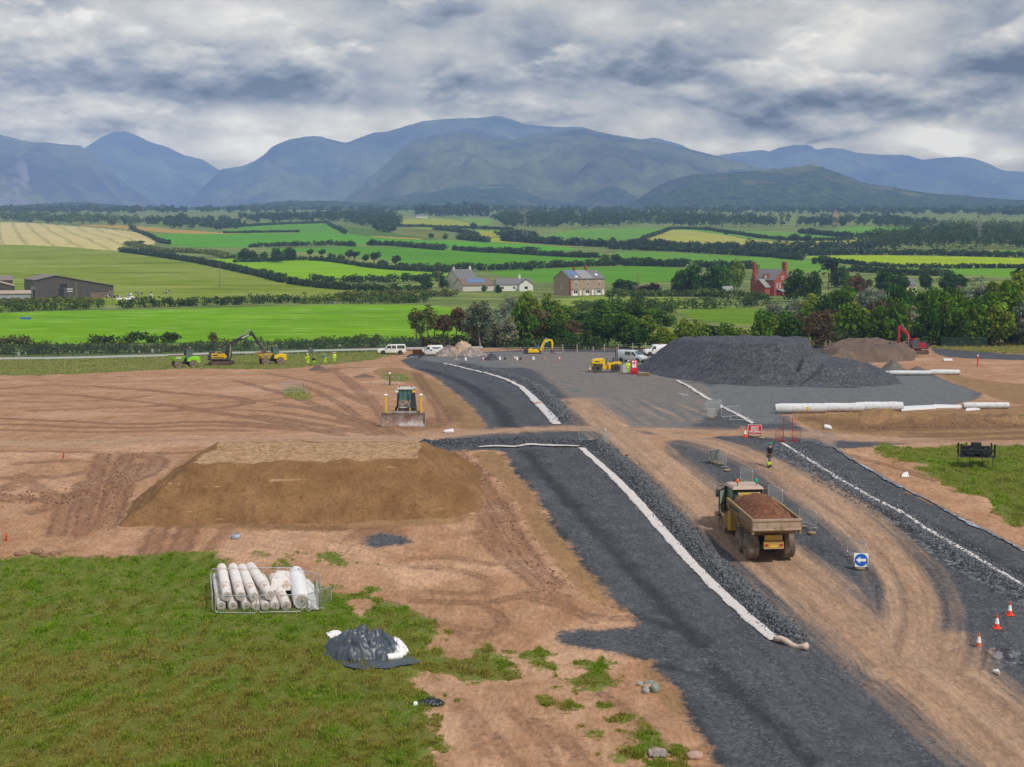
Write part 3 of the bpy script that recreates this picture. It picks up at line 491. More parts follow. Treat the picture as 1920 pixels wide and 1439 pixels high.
SINGLE_TREES = [
 (400, 642, 622, 1.3, 'brown', 'small brown bush behind the green mesh fence beside the excavator'),
 (458, 492, 466, 1.25, 'dark', 'broad dark hedgerow tree at the left end of the wind bent row'), (475, 492, 470, 1.1, 'dark', 'round dark tree second from the left in the wind bent row'), (495, 490, 473, 1.1, 'green', 'low green tree third from the left in the wind bent row'),
 (521, 493, 464, 1.1, 'dark', 'tall dark tree on the left of the pair above the lime field'), (543, 490, 462, 1.15, 'dark', 'tall dark tree on the right of the pair above the lime field'),
 (580, 486, 468, 1.1, 'bent', 'wind bent tree standing alone left of the short gap in the row'), (602, 486, 468, 1.1, 'bent', 'wind bent tree with bare stem just right of the short gap'), (621, 488, 475, 1.2, 'bush', 'low dark bush between the wind bent trees'), (640, 490, 477, 1.2, 'bush', 'dark bush left of the leaning clump of trees'),
 (652, 491, 469, 1.15, 'bent', 'leaning dark tree at the left of the middle clump'), (664, 491, 471, 1.15, 'bent', 'leaning dark tree at the right of the middle clump'), (683, 496, 476, 1.1, 'bent', 'small leaning tree right of the middle clump'),
 (700, 498, 470, 1.0, 'bent', 'tallest leaning tree of the wind bent row'), (718, 501, 484, 1.2, 'bush', 'dark bush at the foot of the tallest leaning tree'), (740, 503, 475, 1.05, 'bent', 'strongly leaning tree near the right end of the row'), (752, 504, 490, 1.2, 'bush', 'dark bush at the right end of the wind bent row'),
 (552, 461, 449, 1.2, 'dark', 'small round tree in the hedge below the green dome field'), (698, 461, 446, 1.2, 'dark', 'round dark tree in the long hedge above the middle fields'),
 (88, 555, 538, 1.5, 'goldbush', 'rounded bush against the front of the dark barn'), (340, 421, 398, 1.15, 'dark', 'large round tree on the skyline right of the pylon'), (312, 421, 405, 1.2, 'dark', 'low tree on the skyline left of the large round tree'), (235, 421, 402, 1.2, 'dark', 'dark round tree at the top edge of the barley field'), (184, 419, 398, 0.9, 'conifer', 'dark pointed tree above the barley field'),
 (248, 430, 420, 1.3, 'bush', 'dark bush by the pole at the corner of the barley field'), (262, 458, 450, 2.2, 'bush', 'flat dark thicket at the tip of the barley field'), (278, 474, 464, 1.8, 'bush', 'low dark thicket below the tip of the barley field'), (328, 470, 462, 1.8, 'bush', 'lone thicket in the rough ground below the barley field'), (305, 455, 446, 1.4, 'bush', 'dark bush at the lower end of the barley side hedge'),
 (888, 430, 416, 1.2, 'dark', 'round dark tree by the pale fields right of the small wood'), (910, 431, 421, 1.3, 'dark', 'dark tree right of the round tree by the pale fields'), (808, 446, 436, 1.3, 'dark', 'small tree in the rough pasture'), (835, 449, 438, 1.2, 'green', 'greener small tree in the rough pasture'), (873, 436, 429, 1.2, 'bush', 'dark bush at the corner of the yellow field'),
 (1150, 457, 446, 1.3, 'dark', 'dark tree at the foot of the pale green hill field'), (1012, 478, 470, 1.0, 'dark', 'small lone tree in the hedge left of the terrace'), (1155, 500, 476, 1.2, 'dark', 'dark tree in the hedge above the brick terrace'), (1135, 500, 480, 1.3, 'olive' if False else 'green', 'grey green thicket left of the dark tree above the terrace'), (1218, 502, 484, 1.5, 'dark', 'broad dark tree in the hedge right of the terrace'), (1262, 502, 492, 1.6, 'bush', 'bushy dark end of the hedge right of the terrace'),
 (962, 507, 494, 1.0, 'dark', 'small dark tree left in the hedge above the cottages'), (985, 507, 492, 1.0, 'dark', 'upright dark tree in the hedge above the cottages'), (995, 507, 494, 1.0, 'dark', 'dark tree right of the upright one above the cottages'), (1055, 503, 492, 1.1, 'dark', 'dark tree in the hedge above the terrace roof'),
 (1362, 443, 433, 1.2, 'dark', 'dark tree on the left of three along the golden field edge'), (1402, 446, 438, 1.2, 'dark', 'dark tree in the middle of three along the golden field edge'), (1422, 447, 439, 1.2, 'dark', 'dark tree on the right of three along the golden field edge'), (1460, 452, 441, 1.5, 'bush', 'wide bush at the right of the golden field edge'), (1490, 452, 438, 1.7, 'dark', 'wide dark tree at the golden field edge near the gap'), (1515, 452, 439, 1.6, 'dark', 'dense dark tree at the right end of the golden field'),
 (1305, 465, 451, 1.6, 'dark', 'wide dark tree below the golden field'), (1362, 466, 456, 1.5, 'dark', 'small rounded tree below the golden field'), (1290, 464, 455, 1.6, 'dark', 'rounded dark tree left below the golden field'),
 (1468, 487, 476, 1.9, 'bush', 'dark thicket left of the lime field on the right'), (1528, 498, 483, 1.3, 'dark', 'dark tree at the tip of the lime field'), (1540, 500, 482, 1.2, 'dark', 'second dark tree at the tip of the lime field'),
 (1295, 556, 492, 0.9, 'dark', 'huge dark tree left of the red brick house'), (1335, 556, 494, 0.85, 'dark', 'tall dark tree close to the red brick house'), (1275, 556, 512, 1.0, 'dark', 'lower dark tree at the left of the huge one'), (1382, 545, 482, 0.75, 'light', 'tall yellowish tree behind the red brick house'), (1362, 550, 500, 0.9, 'green', 'green tree between the dark trees and the brick house'),
 (1490, 566, 503, 0.85, 'dark', 'large dark tree right of the red brick house'), (1522, 566, 507, 0.8, 'dark', 'dark tree second to the right of the red brick house'), (1225, 554, 528, 1.25, 'purple', 'dark purple leaved tree left of the brick house'), (1205, 553, 534, 1.3, 'purple', 'smaller purple leaved bush right of the terrace'),
 (1553, 545, 487, 0.95, 'pine', 'lone wind swept pine with a long bare stem'), (1572, 540, 498, 1.0, 'dark', 'dark tree just right of the lone pine'), (1588, 545, 512, 1.0, 'green', 'green tree right of the lone pine'), (1605, 552, 512, 1.0, 'orange', 'orange brown rounded tree behind the belt'), (1625, 552, 518, 0.9, 'brown', 'brown tree right of the orange one'),
 (1660, 552, 502, 0.9, 'dark', 'dark spreading tree left of the hidden house'), (1690, 552, 510, 0.9, 'dark', 'dark tree behind the hidden house chimneys'), (1735, 545, 508, 0.9, 'dark', 'dark tree right of the hidden house'), (1780, 545, 508, 1.1, 'dark', 'wide dark tree beyond the belt on the right'), (1800, 545, 512, 1.0, 'dark', 'dark tree beyond the belt beside the wide one'), (1912, 535, 497, 0.9, 'dark', 'dark tree at the right edge beyond the belt'),
 (1160, 545, 522, 1.3, 'dark', 'dark tree right of the brick terrace'), (1180, 550, 523, 1.3, 'dark', 'second dark tree right of the brick terrace'), (1195, 572, 547, 1.3, 'dark', 'round dark bush in the meadow below the terrace'), (830, 541, 520, 1.2, 'dark', 'dark tree left of the white gabled cottage'), (800, 545, 522, 1.3, 'dark', 'dark shrub in the hedge by the lime field'), (935, 550, 533, 0.9, 'dark', 'small dark tree between the cottages'), (908, 547, 534, 1.0, 'green', 'small green tree before the solar roof'), (1740, 507, 499, 2.0, 'bush', 'flat dark bush below the lime field on the right'), (1778, 516, 507, 1.8, 'bush', 'dark bush in the field above the hidden house'), (1760, 512, 505, 1.6, 'bush', 'small dark bush left of the one above the hidden house'), (1806, 502, 494, 1.3, 'dark', 'tiny dark tree on the lime field edge'),
 (655, 566, 556, 1.5, 'bush', 'dark bush left in the scrub above the bright field'), (690, 566, 552, 1.5, 'goldbush', 'bright green bush in the scrub above the bright field'), (715, 567, 554, 1.5, 'bush', 'green bush in the middle of the scrub'), (745, 568, 555, 1.5, 'goldbush', 'bright bush right in the scrub above the bright field'), (772, 568, 550, 1.5, 'bush', 'dark bush at the right end of the scrub'), (545, 533, 518, 1.1, 'bush', 'small dark bush where the two field hedges meet'), (562, 531, 523, 1.3, 'bush', 'low bush right of where the field hedges meet'),
]
HEDGES = [
 ([(-300, 592), (0, 588), (60, 583), (120, 581), (190, 578)], 3.0, 2.0, 'mid', 'trimmed green hedge below the barn at the top of the bright field'),
 ([(226, 579), (330, 575), (480, 571), (565, 569)], 3.2, 2.2, 'dark', 'dark hedge along the top of the bright field below the cows'),
 ([(565, 570), (640, 570), (720, 570), (800, 568)], 3.6, 5, 'mid', 'tall bushy scrub hedge at the right top of the bright field'),
 ([(640, 561), (700, 558), (780, 556), (860, 556)], 3.0, 5, 'olive', 'olive scrub band behind the bushy hedge'),
 ([(0, 573), (60, 570), (110, 569), (180, 568)], 2.4, 6, 'olive', 'yellow green shrubs in front of the barns'),
 ([(225, 472), (262, 477), (330, 487), (420, 502), (480, 516), (533, 530)], 4.2, 3, 'dark', 'dark hedge running down the edge of the cow pasture'),
 ([(250, 430), (275, 442), (300, 456), (318, 458)], 3.6, 3, 'dark', 'dark hedge down the right side of the barley field'),
 ([(240, 458), (290, 470), (340, 472), (400, 478), (430, 487)], 3.2, 12, 'olive', 'olive scrub spreading below the barley field'),
 ([(542, 532), (600, 540), (660, 545), (720, 548), (800, 547)], 3.4, 3, 'dark', 'dark hedge below the lime field'),
 ([(584, 529), (640, 530), (728, 529)], 4.0, 3, 'dark', 'thick dark hedge at the foot of the lime field'),
 ([(728, 530), (790, 528), (828, 525)], 4.4, 3.5, 'dark', 'dark hedge between the lime field and the cottage'),
 ([(440, 493), (500, 492), (560, 489), (620, 491), (690, 500), (760, 507), (840, 511)], 3.0, 3, 'dark', 'dark hedge under the wind bent trees'),
 ([(470, 462), (520, 461), (580, 460)], 4.0, 4, 'dark', 'left piece of the long hedge over the middle fields'), ([(592, 460), (640, 460), (665, 462)], 4.6, 5, 'dark', 'middle piece of the long hedge over the middle fields'),
 ([(690, 460), (740, 461), (800, 465), (835, 468)], 5.2, 6, 'dark', 'tall right piece of the long hedge over the middle fields'), ([(850, 468), (900, 472), (980, 477), (1060, 483), (1120, 487)], 4.0, 4, 'dark', 'hedge slanting down to the field above the terrace'),
 ([(905, 473), (950, 474), (1005, 477)], 5.5, 6, 'dark', 'bushy dark part of the slanting hedge'), ([(760, 506), (850, 506), (930, 507), (1000, 504), (1060, 502), (1130, 501), (1280, 503)], 4.6, 4, 'dark', 'dark hedge above the roofs of cottages and terrace'),
 ([(1120, 500), (1180, 499), (1240, 503), (1320, 504), (1420, 508)], 5.0, 6, 'dark', 'bushy hedge behind the red brick house'), ([(420, 437), (500, 437), (560, 437)], 2.5, 3, 'dark', 'thin dark hedge below the green dome field'),
 ([(612, 419), (628, 428), (648, 440)], 4.0, 3, 'dark', 'short hedge down the right of the green dome field'), ([(420, 427), (520, 421), (612, 419)], 3.5, 4, 'dark', 'hedge along the top of the green dome field'),
 ([(745, 425), (830, 427), (895, 428), (960, 431)], 3.5, 4, 'dark', 'hedge below the pale yellow field'), ([(860, 449), (880, 452), (915, 455)], 6, 6, 'dark', 'dark bushy strip above the striped green field'), ([(815, 432), (850, 434), (895, 442)], 5, 6, 'dark', 'dark bushes in the rough pasture hedge'),
 ([(940, 451), (1000, 457), (1080, 462), (1150, 465), (1240, 462)], 7, 12, 'blue', 'bushy hedge below the yellow strip field'), ([(930, 440), (970, 440), (1000, 446)], 7, 14, 'blue', 'dark trees and scrub round the far pylon'), ([(1140, 468), (1250, 472), (1380, 478), (1480, 486), (1500, 490)], 4.5, 6, 'dark', 'long hedge above the field behind the brick house'),
 ([(1200, 464), (1290, 468), (1380, 471), (1480, 476), (1560, 476)], 7, 22, 'blue', 'broad dark belt of scrub below the golden field'), ([(1400, 465), (1480, 467), (1560, 466), (1640, 466)], 8, 20, 'blue', 'tall dark scrub below the right end of the golden field'), ([(1205, 450), (1235, 440), (1265, 429), (1320, 430), (1400, 446), (1500, 453), (1600, 450)], 3.5, 4, 'dark', 'thin hedge over the crest round the golden field'),
 ([(1500, 440), (1580, 446), (1640, 447)], 6, 8, 'blue', 'dark hedge right of the golden field crest'), ([(1500, 480), (1600, 477), (1720, 476), (1810, 479), (1920, 484), (2200, 492)], 5.0, 6, 'dark', 'dark hedge along the top of the lime field on the right'), ([(1540, 489), (1590, 498), (1640, 503), (1740, 506), (1870, 505), (1990, 505)], 3.0, 3, 'dark', 'thin hedge along the foot of the lime field on the right'),
 ([(1570, 512), (1650, 514), (1700, 518), (1780, 520)], 4, 6, 'dark', 'dark hedge behind the orange tree'), ([(1215, 557), (1270, 556), (1340, 558), (1440, 562)], 3.2, 3, 'mid', 'light green garden hedge before the red brick house'),
 ([(1250, 578), (1300, 580), (1370, 578), (1440, 574)], 4.6, 4, 'dark', 'dark thick hedge across the meadow below the brick house'), ([(1140, 557), (1180, 556), (1215, 556)], 3.0, 3, 'mid', 'green hedge right of the terrace gardens'), ([(1080, 585), (1150, 578), (1220, 580), (1260, 588)], 3.6, 6, 'mid', 'scrub on the meadow behind the tree belt'),
 ([(-60, 665), (80, 664), (200, 663), (330, 660), (420, 657)], 2.3, 4, 'scrub', 'brownish scrub behind the green mesh fence on the left'), ([(420, 657), (520, 655), (640, 653), (790, 650), (900, 650)], 2.3, 4, 'mid', 'green scrub behind the mesh fence near the vans'),
 ([(170, 645), (260, 644), (330, 643)], 2.0, 3, 'dark', 'dark bushes above the mesh fence left of the excavator'), ([(-40, 648), (20, 647), (55, 650)], 2.4, 3, 'scrub', 'brown scrub at the left end of the mesh fence'),
 ([(780, 652), (830, 652), (900, 652), (960, 652)], 2.2, 3, 'scrub', 'low brown undergrowth below the slender trees'), ([(960, 655), (1060, 655), (1160, 655), (1260, 654)], 2.6, 3, 'dark', 'dark undergrowth behind the wooden fence posts'), ([(1260, 652), (1400, 650), (1550, 648), (1700, 645), (1830, 642), (1990, 641)], 3.0, 4, 'dark', 'dark undergrowth at the foot of the belt on the right'),
]
WOODS = [
 ([(-300, 405), (0, 408), (100, 412), (260, 420), (250, 425), (130, 423), (0, 415), (-300, 412)], 13, 260, 'mid', 'green wood along the top of the barley field', False),
 ([(250, 420), (330, 415), (430, 415), (460, 425), (420, 432), (330, 428), (280, 424)], 10, 160, 'dark', 'dark wood and scrub right of the pylon on the left', False),
 ([(560, 418), (620, 414), (700, 412), (745, 416), (748, 428), (700, 428), (640, 418)], 14, 160, 'dark', 'small dark wood on the rise behind the dome field', False), ([(690, 436), (720, 428), (748, 432), (740, 438)], 8, 40, 'dark', 'low thicket below the small dark wood', False),
 ([(440, 412), (560, 405), (740, 402), (740, 408), (600, 414), (480, 420)], 12, 160, 'blue', 'far wood left of the pale yellow field', False),
 ([(780, 400), (860, 399), (920, 400), (920, 406), (840, 407), (780, 406)], 17, 160, 'blue', 'dark conifer plantation above the pale yellow field', True),
 ([(915, 418), (960, 405), (1100, 402), (1250, 408), (1400, 414), (1480, 424), (1400, 428), (1250, 424), (1180, 426), (1060, 428), (960, 430)], 15, 520, 'dark', 'large rounded wood in the middle distance', False),
 ([(1480, 424), (1540, 414), (1640, 414), (1760, 424), (1740, 432), (1600, 425), (1540, 430)], 12, 170, 'dark', 'wood behind the small dome field on the right', False),
 ([(1640, 452), (1700, 444), (1760, 438), (1830, 440), (1930, 448), (2100, 452), (2100, 470), (1920, 471), (1760, 470), (1660, 470), (1600, 466)], 13, 420, 'dark', 'large dark wood above the lime field on the right', False),
 ([(1700, 430), (1800, 428), (1920, 432), (2100, 436), (2100, 446), (1920, 444), (1800, 436)], 13, 170, 'mid', 'paler wood behind the pylon on the right', False),
 ([(-300, 402), (200, 402), (600, 399), (1000, 399), (1500, 402), (2200, 408), (2200, 400), (1000, 396), (-300, 396)], 14, 900, 'dark', 'far belt of woods along the foot of the mountains', False),
]
# light, sky, air
SUN_EL, SUN_AZ = R(50), R(140)      # azimuth from +Y towards +X
sun_d = bpy.data.lights.new('sun', 'SUN')
sun_d.energy = 3.5; sun_d.angle = R(4); sun_d.color = (1.0, 0.95, 0.87)
sun = bpy.data.objects.new('sun', sun_d); COL.objects.link(sun)
sdir = Vector((math.sin(SUN_AZ) * math.cos(SUN_EL), math.cos(SUN_AZ) * math.cos(SUN_EL), math.sin(SUN_EL)))
sun.rotation_euler = sdir.to_track_quat('Z', 'Y').to_euler()
world = bpy.data.worlds.new('World'); scene.world = world
world.use_nodes = True
wt = world.node_tree
for nd in list(wt.nodes): wt.nodes.remove(nd)
T = NT(wt)
wout = T.n('ShaderNodeOutputWorld')
sky = T.n('ShaderNodeTexSky', sky_type='NISHITA'); sky.sun_disc = False
sky.sun_elevation = SUN_EL; sky.sun_rotation = SUN_AZ % (2 * PI)
sky.altitude = 40; sky.air_density = 1.0; sky.dust_density = 1.2; sky.ozone_density = 1.0
bg1 = T.n('ShaderNodeBackground'); bg1.inputs[1].default_value = 0.10
T.link(sky.outputs[0], bg1.inputs[0])
tc = T.n('ShaderNodeTexCoord')
sep = T.n('ShaderNodeSeparateXYZ'); T.link(tc.outputs['Generated'], sep.inputs[0])
dx, dy, dz = sep.outputs
az = T.math('ARCTAN2', dx, dy)
el = T.math('ARCSINE', dz)
elw = T.math('POWER', T.math('MAXIMUM', el, 0.0005), 0.72)
comb = T.n('ShaderNodeCombineXYZ')
T.link(T.math('MULTIPLY', az, 9.5), comb.inputs[0]); T.link(T.math('MULTIPLY', elw, 14.0), comb.inputs[1])
comb.inputs[2].default_value = 3.7
n1 = T.noise(comb.outputs[0], 1.0, 10, 0.55, dist=0.12)
n2 = T.noise(T.scale_vec(comb.outputs[0], 1.0, 1.15, 1.0), 4.6, 8, 0.60, dist=0.1)
dens = T.math('ADD', T.math('MULTIPLY', n1, 0.84), T.math('MULTIPLY', n2, 0.16))
def sky_px(x, y):
 s, z = ray(x, y)
 v = Vector((float(s), 1.0, float(z))).normalized()
 return math.atan2(v.x, v.y), math.asin(v.z)
def blob(x, y, rx, ry, amt):
 a0, e0 = sky_px(x, y)
 kx, ky = FPX / rx, FPX / ry
 u = T.math('MULTIPLY', T.math('SUBTRACT', az, a0), kx)
 v = T.math('MULTIPLY', T.math('SUBTRACT', el, e0), ky)
 q = T.math('ADD', T.math('MULTIPLY', u, u), T.math('MULTIPLY', v, v))
 return T.math('MULTIPLY', T.math('EXPONENT', T.math('MULTIPLY', q, -1.0)), amt)
bs = None
for b in SKY_BLOBS:
 q = blob(*b)
 bs = q if bs is None else T.math('ADD', bs, q)
def shifted(v, dy):
 nd = T.n('ShaderNodeVectorMath', operation='ADD'); T.link(v, nd.inputs[0]); nd.inputs[1].default_value = (0.0, dy, 0.0)
 return nd.outputs[0]
cv = comb.outputs[0]
nA = T.noise(cv, 1.5, 9, 0.51, dist=0.10); nAu = T.noise(shifted(cv, 0.20), 1.5, 9, 0.51, dist=0.10)
nAv = T.noise(shifted(cv, 0.055), 1.5, 9, 0.51, dist=0.10)
far_ = T.lin(T.math('ADD', dens, T.math('MULTIPLY', bs, 1.1)), 0.31, 0.72, 0.05, 0.95)
mL = T.step(T.math('ADD', nA, T.math('MULTIPLY', bs, 0.75)), 0.47, 0.56)
lowc = T.math('ADD', 0.47, T.math('MULTIPLY', T.math('SUBTRACT', nAu, nA), 1.9))
lowc = T.math('ADD', lowc, T.math('MULTIPLY', T.math('SUBTRACT', nAv, nA), 0.9))
lowc = T.math('ADD', lowc, T.math('MULTIPLY', bs, 2.5))
lowc = T.math('ADD', lowc, T.math('MULTIPLY', T.math('SUBTRACT', n2, 0.5), 0.30), clamp=True)
mixn = T.n('ShaderNodeMix'); T.link(mL, mixn.inputs[0]); T.link(far_, mixn.inputs[2]); T.link(lowc, mixn.inputs[3])
shade = mixn.outputs[0]
ccol = T.ramp(shade, [(0.0, srgb(234, 232, 228)), (0.2, srgb(209, 208, 208)), (0.42, srgb(184, 187, 192)), (0.68, srgb(146, 156, 174)), (1.0, srgb(104, 119, 144))])
bg2 = T.n('ShaderNodeBackground'); bg2.inputs[1].default_value = 1.0
high = T.step(el, 0.22, 0.5)
dist_ = T.math('MINIMUM', T.math('DIVIDE', 1080.0, T.math('MAXIMUM', el, 0.004)), 13900.0)
gain = T.math('EXPONENT', T.math('MULTIPLY', dist_, HAZE))
vm = T.n('ShaderNodeVectorMath', operation='SCALE'); T.link(ccol, vm.inputs[0]); T.link(gain, vm.inputs[3])
vs_ = T.n('ShaderNodeVectorMath', operation='SCALE'); vs_.inputs[0].default_value = AIR; T.link(T.math('SUBTRACT', gain, 1.0), vs_.inputs[3])
vd = T.n('ShaderNodeVectorMath', operation='SUBTRACT'); T.link(vm.outputs[0], vd.inputs[0]); T.link(vs_.outputs[0], vd.inputs[1])
T.link(T.mix(high, vd.outputs[0], (0.54, 0.59, 0.68)), bg2.inputs[0])
mixs = T.n('ShaderNodeMixShader')
mixs.inputs[0].default_value = 0.9
low = T.step(el, -0.02, 0.01)
T.link(T.math('MULTIPLY', 0.96, low), mixs.inputs[0])
T.link(bg1.outputs[0], mixs.inputs[1]); T.link(bg2.outputs[0], mixs.inputs[2])
T.link(mixs.outputs[0], wout.inputs[0])
scene.view_settings.view_transform = 'Standard'
scene.view_settings.look = 'None'
scene.view_settings.gamma = 1.0
scene.view_settings.exposure = 0.0
# signed distances on the land
xs_g = np.concatenate([np.linspace(-1700, -80, 40), np.arange(-76, 2000, 2.1), np.linspace(2006, 3600, 40)])
ys_g = np.concatenate([np.linspace(4200, 1500, 60)[:-1], np.arange(1500, 660, -2.0), np.arange(660, 393.9, -1.0)])
NXG, NYG = len(xs_g), len(ys_g)
Yrow = row_depth(ys_g)
sxr = ray(xs_g[None, :], ys_g[:, None])[0]
GX = sxr * Yrow[:, None]
GY = np.broadcast_to(Yrow[:, None], GX.shape)
SITE_N = int(np.sum(ys_g >= 600))        # rows that belong to the building site
def to_world(poly):
 """pixel polyline -> world XY, edges subdivided"""
 out = []
 n = len(poly)
 for i in range(n):
  x, y = poly[i][:2]
  d = float(row_depth(y)); out.append((float(ray(x, y)[0]) * d, d))
 return np.array(out)
def smooth_line(pts, it=2, closed=False):
 p = np.array(pts, float)
 for _ in range(it):
  if closed:
   q = np.roll(p, -1, 0)
   p = np.stack([0.75 * p + 0.25 * q, 0.25 * p + 0.75 * q], 1).reshape(-1, p.shape[1])
  else:
   a, b = p[:-1], p[1:]
   m = np.stack([0.75 * a + 0.25 * b, 0.25 * a + 0.75 * b], 1).reshape(-1, p.shape[1])
   p = np.vstack([p[:1], m, p[-1:]])
 return p
def poly_sdf(X, Y, W, reach=8.0):
 """signed distance (m, + inside) of a polygon, clipped to +-reach"""
 out = np.full(X.shape, -float(reach))
 lo, hi = W.min(0) - reach, W.max(0) + reach
 m = (X >= lo[0]) & (X <= hi[0]) & (Y >= lo[1]) & (Y <= hi[1])
 if not m.any(): return out
 x, y = X[m], Y[m]
 d2 = np.full(x.shape, 1e9); ins = np.zeros(x.shape, bool)
 for i in range(len(W)):
  (ax, ay), (bx, by) = W[i], W[(i + 1) % len(W)]
  ex, ey = bx - ax, by - ay
  L = ex * ex + ey * ey + 1e-12
  t = np.clip(((x - ax) * ex + (y - ay) * ey) / L, 0, 1)
  d2 = np.minimum(d2, (x - ax - t * ex) ** 2 + (y - ay - t * ey) ** 2)
  c = (ay > y) != (by > y)
  ins ^= c & (x < ex * (y - ay) / (ey if ey else 1e-12) + ax)
 d = np.sqrt(d2)
 out[m] = np.clip(np.where(ins, d, -d), -reach, reach)
 return out
def line_dist(X, Y, W, reach=30.0):
 """distance to a polyline, signed side and length along it"""
 D = np.full(X.shape, reach); LAT = np.zeros(X.shape); LON = np.zeros(X.shape)
 lo, hi = W.min(0) - reach, W.max(0) + reach
 m = (X >= lo[0]) & (X <= hi[0]) & (Y >= lo[1]) & (Y <= hi[1])
 if not m.any(): return D, LAT, LON
 x, y = X[m], Y[m]
 d = np.full(x.shape, 1e9); la = np.zeros(x.shape); lo_ = np.zeros(x.shape); acc = 0.0
 for i in range(len(W) - 1):
  (ax, ay), (bx, by) = W[i], W[i + 1]
  ex, ey = bx - ax, by - ay
  L = math.hypot(ex, ey) + 1e-9
  t = np.clip(((x - ax) * ex + (y - ay) * ey) / L ** 2, 0, 1)
  dd = np.hypot(x - ax - t * ex, y - ay - t * ey)
  k = dd < d
  d[k] = dd[k]; s = np.sign(ex * (y - ay) - ey * (x - ax)); la[k] = (dd * s)[k]; lo_[k] = (acc + t * L)[k]
  acc += L
 D[m] = np.minimum(d, reach); LAT[m] = la; LON[m] = lo_
 return D, LAT, LON
sX, sY = GX[:SITE_N], GY[:SITE_N]
LAY = {}
for key in ('grass', 'gravel', 'dust', 'mud', 'sub', 'coarse', 'damp', 'yard'):
 LAY[key] = np.full(sX.shape, -8.0)
for key, polys in SITE_POLYS.items():
 for poly in polys:
  W = smooth_line(to_world(poly), 1, True)
  LAY[key] = np.maximum(LAY[key], poly_sdf(sX, sY, W))
for key, lines in SITE_LINES.items():
 for pts, hw in lines:
  W = smooth_line(to_world(pts), 2)
  d, _, _ = line_dist(sX, sY, W, 14.0)
  LAY[key] = np.maximum(LAY[key], hw - d)
for key, cuts in SITE_CUTS.items():          # places where a layer is thin
 for poly, amt in cuts:
  W = smooth_line(to_world(poly), 1, True)
  s = poly_sdf(sX, sY, W)
  LAY[key] = LAY[key] - amt * np.clip(s + 1, 0, 1.6) / 1.6
yd = poly_sdf(sX, sY, to_world([(905, 672), (1010, 660), (1240, 662), (1310, 700), (1345, 770), (1280, 806), (1120, 800), (1070, 745), (1010, 695)]))
LAY['dust'] = np.maximum(LAY['dust'], np.clip(yd, -8, 0) - 0.8)
LAY['yard'] = np.maximum(LAY['yard'], yd)
lat = np.zeros(sX.shape); lon = np.zeros(sX.shape); best = np.full(sX.shape, 14.0)
off = 0
for pts in ROAD_LINES:
 W = smooth_line(to_world(pts), 2)
 d, la, lo = line_dist(sX, sY, W, 14.0)
 k = d < best
 best[k] = d[k]; lat[k] = la[k] + off; lon[k] = lo[k]; off += 40
mlat = np.full(sX.shape, 9.0); mlon = np.zeros(sX.shape); best = np.full(sX.shape, 4.0)
for pts, hw in SITE_LINES['mud']:
 W = smooth_line(to_world(pts), 2)
 d, la, lo = line_dist(sX, sY, W, 4.0)
 k = d < best
 best[k] = d[k]; mlat[k] = la[k] * .8 / max(hw, .3); mlon[k] = lo[k]
relief = np.zeros(GX.shape)
rs = relief[:SITE_N]
nearf = np.clip((300 - sY) / 60, 0, 1)
rs += nearf * 0.10 * np.clip(LAY['mud'] + 0.4, 0, 1) * (vnoise(sX * 2.2, sY * 2.2, 41) - 0.7)
rs += nearf * 0.09 * np.clip(LAY['grass'] + 0.3, 0, 1) * (0.7 + fbm(sX / 0.9, sY / 0.9, 3, 43))
for pts, hw, h in SITE_RIDGES:
 W = smooth_line(to_world(pts), 2)
 d, _, _ = line_dist(sX, sY, W, 14.0)
 k = np.clip(1 - d / hw, 0, 1)
 rs += h * (k * k * (3 - 2 * k)) * (0.85 + 0.5 * fbm(sX / 1.3, sY / 1.3, 3, 47))
GZ = ground_z(GX, GY) + relief
def relief_at(X, Y):
 """height of the finished land under a point (interpolated)"""
 j = int(np.clip(np.searchsorted(-ys_g * 0 + np.arange(NYG), np.interp(Y, Yrow, np.arange(NYG))), 0, NYG - 1))
 i = int(np.argmin(np.abs(GX[j] - X)))
 return float(GZ[j, i])
# ground material
mg, T, p = new_mat('site_ground')
geo = T.n('ShaderNodeNewGeometry'); pos = geo.outputs['Position']
aG, aV, aD, aM, aS, aC = [T.attr('g_' + k) for k in ('grass', 'gravel', 'dust', 'mud', 'sub', 'coarse')]
lt, ln = T.attr('g_lat'), T.attr('g_lon')
nL = T.noise(pos, 0.11, 5, 0.6)
nM = T.noise(pos, 0.55, 6, 0.62)
nF = T.noise(pos, 3.2, 6, 0.62)
nX = T.noise(pos, 17.0, 3, 0.6)
cb = T.n('ShaderNodeCombineXYZ')
T.link(T.math('MULTIPLY', lt, 1.15), cb.inputs[0]); T.link(T.math('MULTIPLY', ln, 0.045), cb.inputs[1])
nS = T.noise(cb.outputs[0], 1.0, 6, 0.62)            # streaks that follow the roads
edge = T.math('ADD', T.math('MULTIPLY', T.math('SUBTRACT', nM, 0.5), 2.2), T.math('MULTIPLY', T.math('SUBTRACT', nF, 0.5), 1.3))
def msk(a, lo=-0.12, hi=0.12, k=1.0, extra=None):
 v = T.math('ADD', a, T.math('MULTIPLY', edge, k))
 if extra is not None: v = T.math('ADD', v, extra)
 return T.step(v, lo, hi)
soil = T.mix(T.lin(nL, 0.3, 0.7), (0.265, 0.138, 0.069), (0.345, 0.188, 0.103))
soil = T.mix(T.lin(nM, 0.35, 0.72), soil, (0.40, 0.235, 0.140))
soil = T.mix(T.math('MULTIPLY', T.step(nL, 0.50, 0.64), 0.75), soil, (0.47, 0.29, 0.185))
soil = T.mix(T.math('MULTIPLY', T.step(nF, 0.56, 0.72), 0.5), soil, (0.18, 0.090, 0.050))
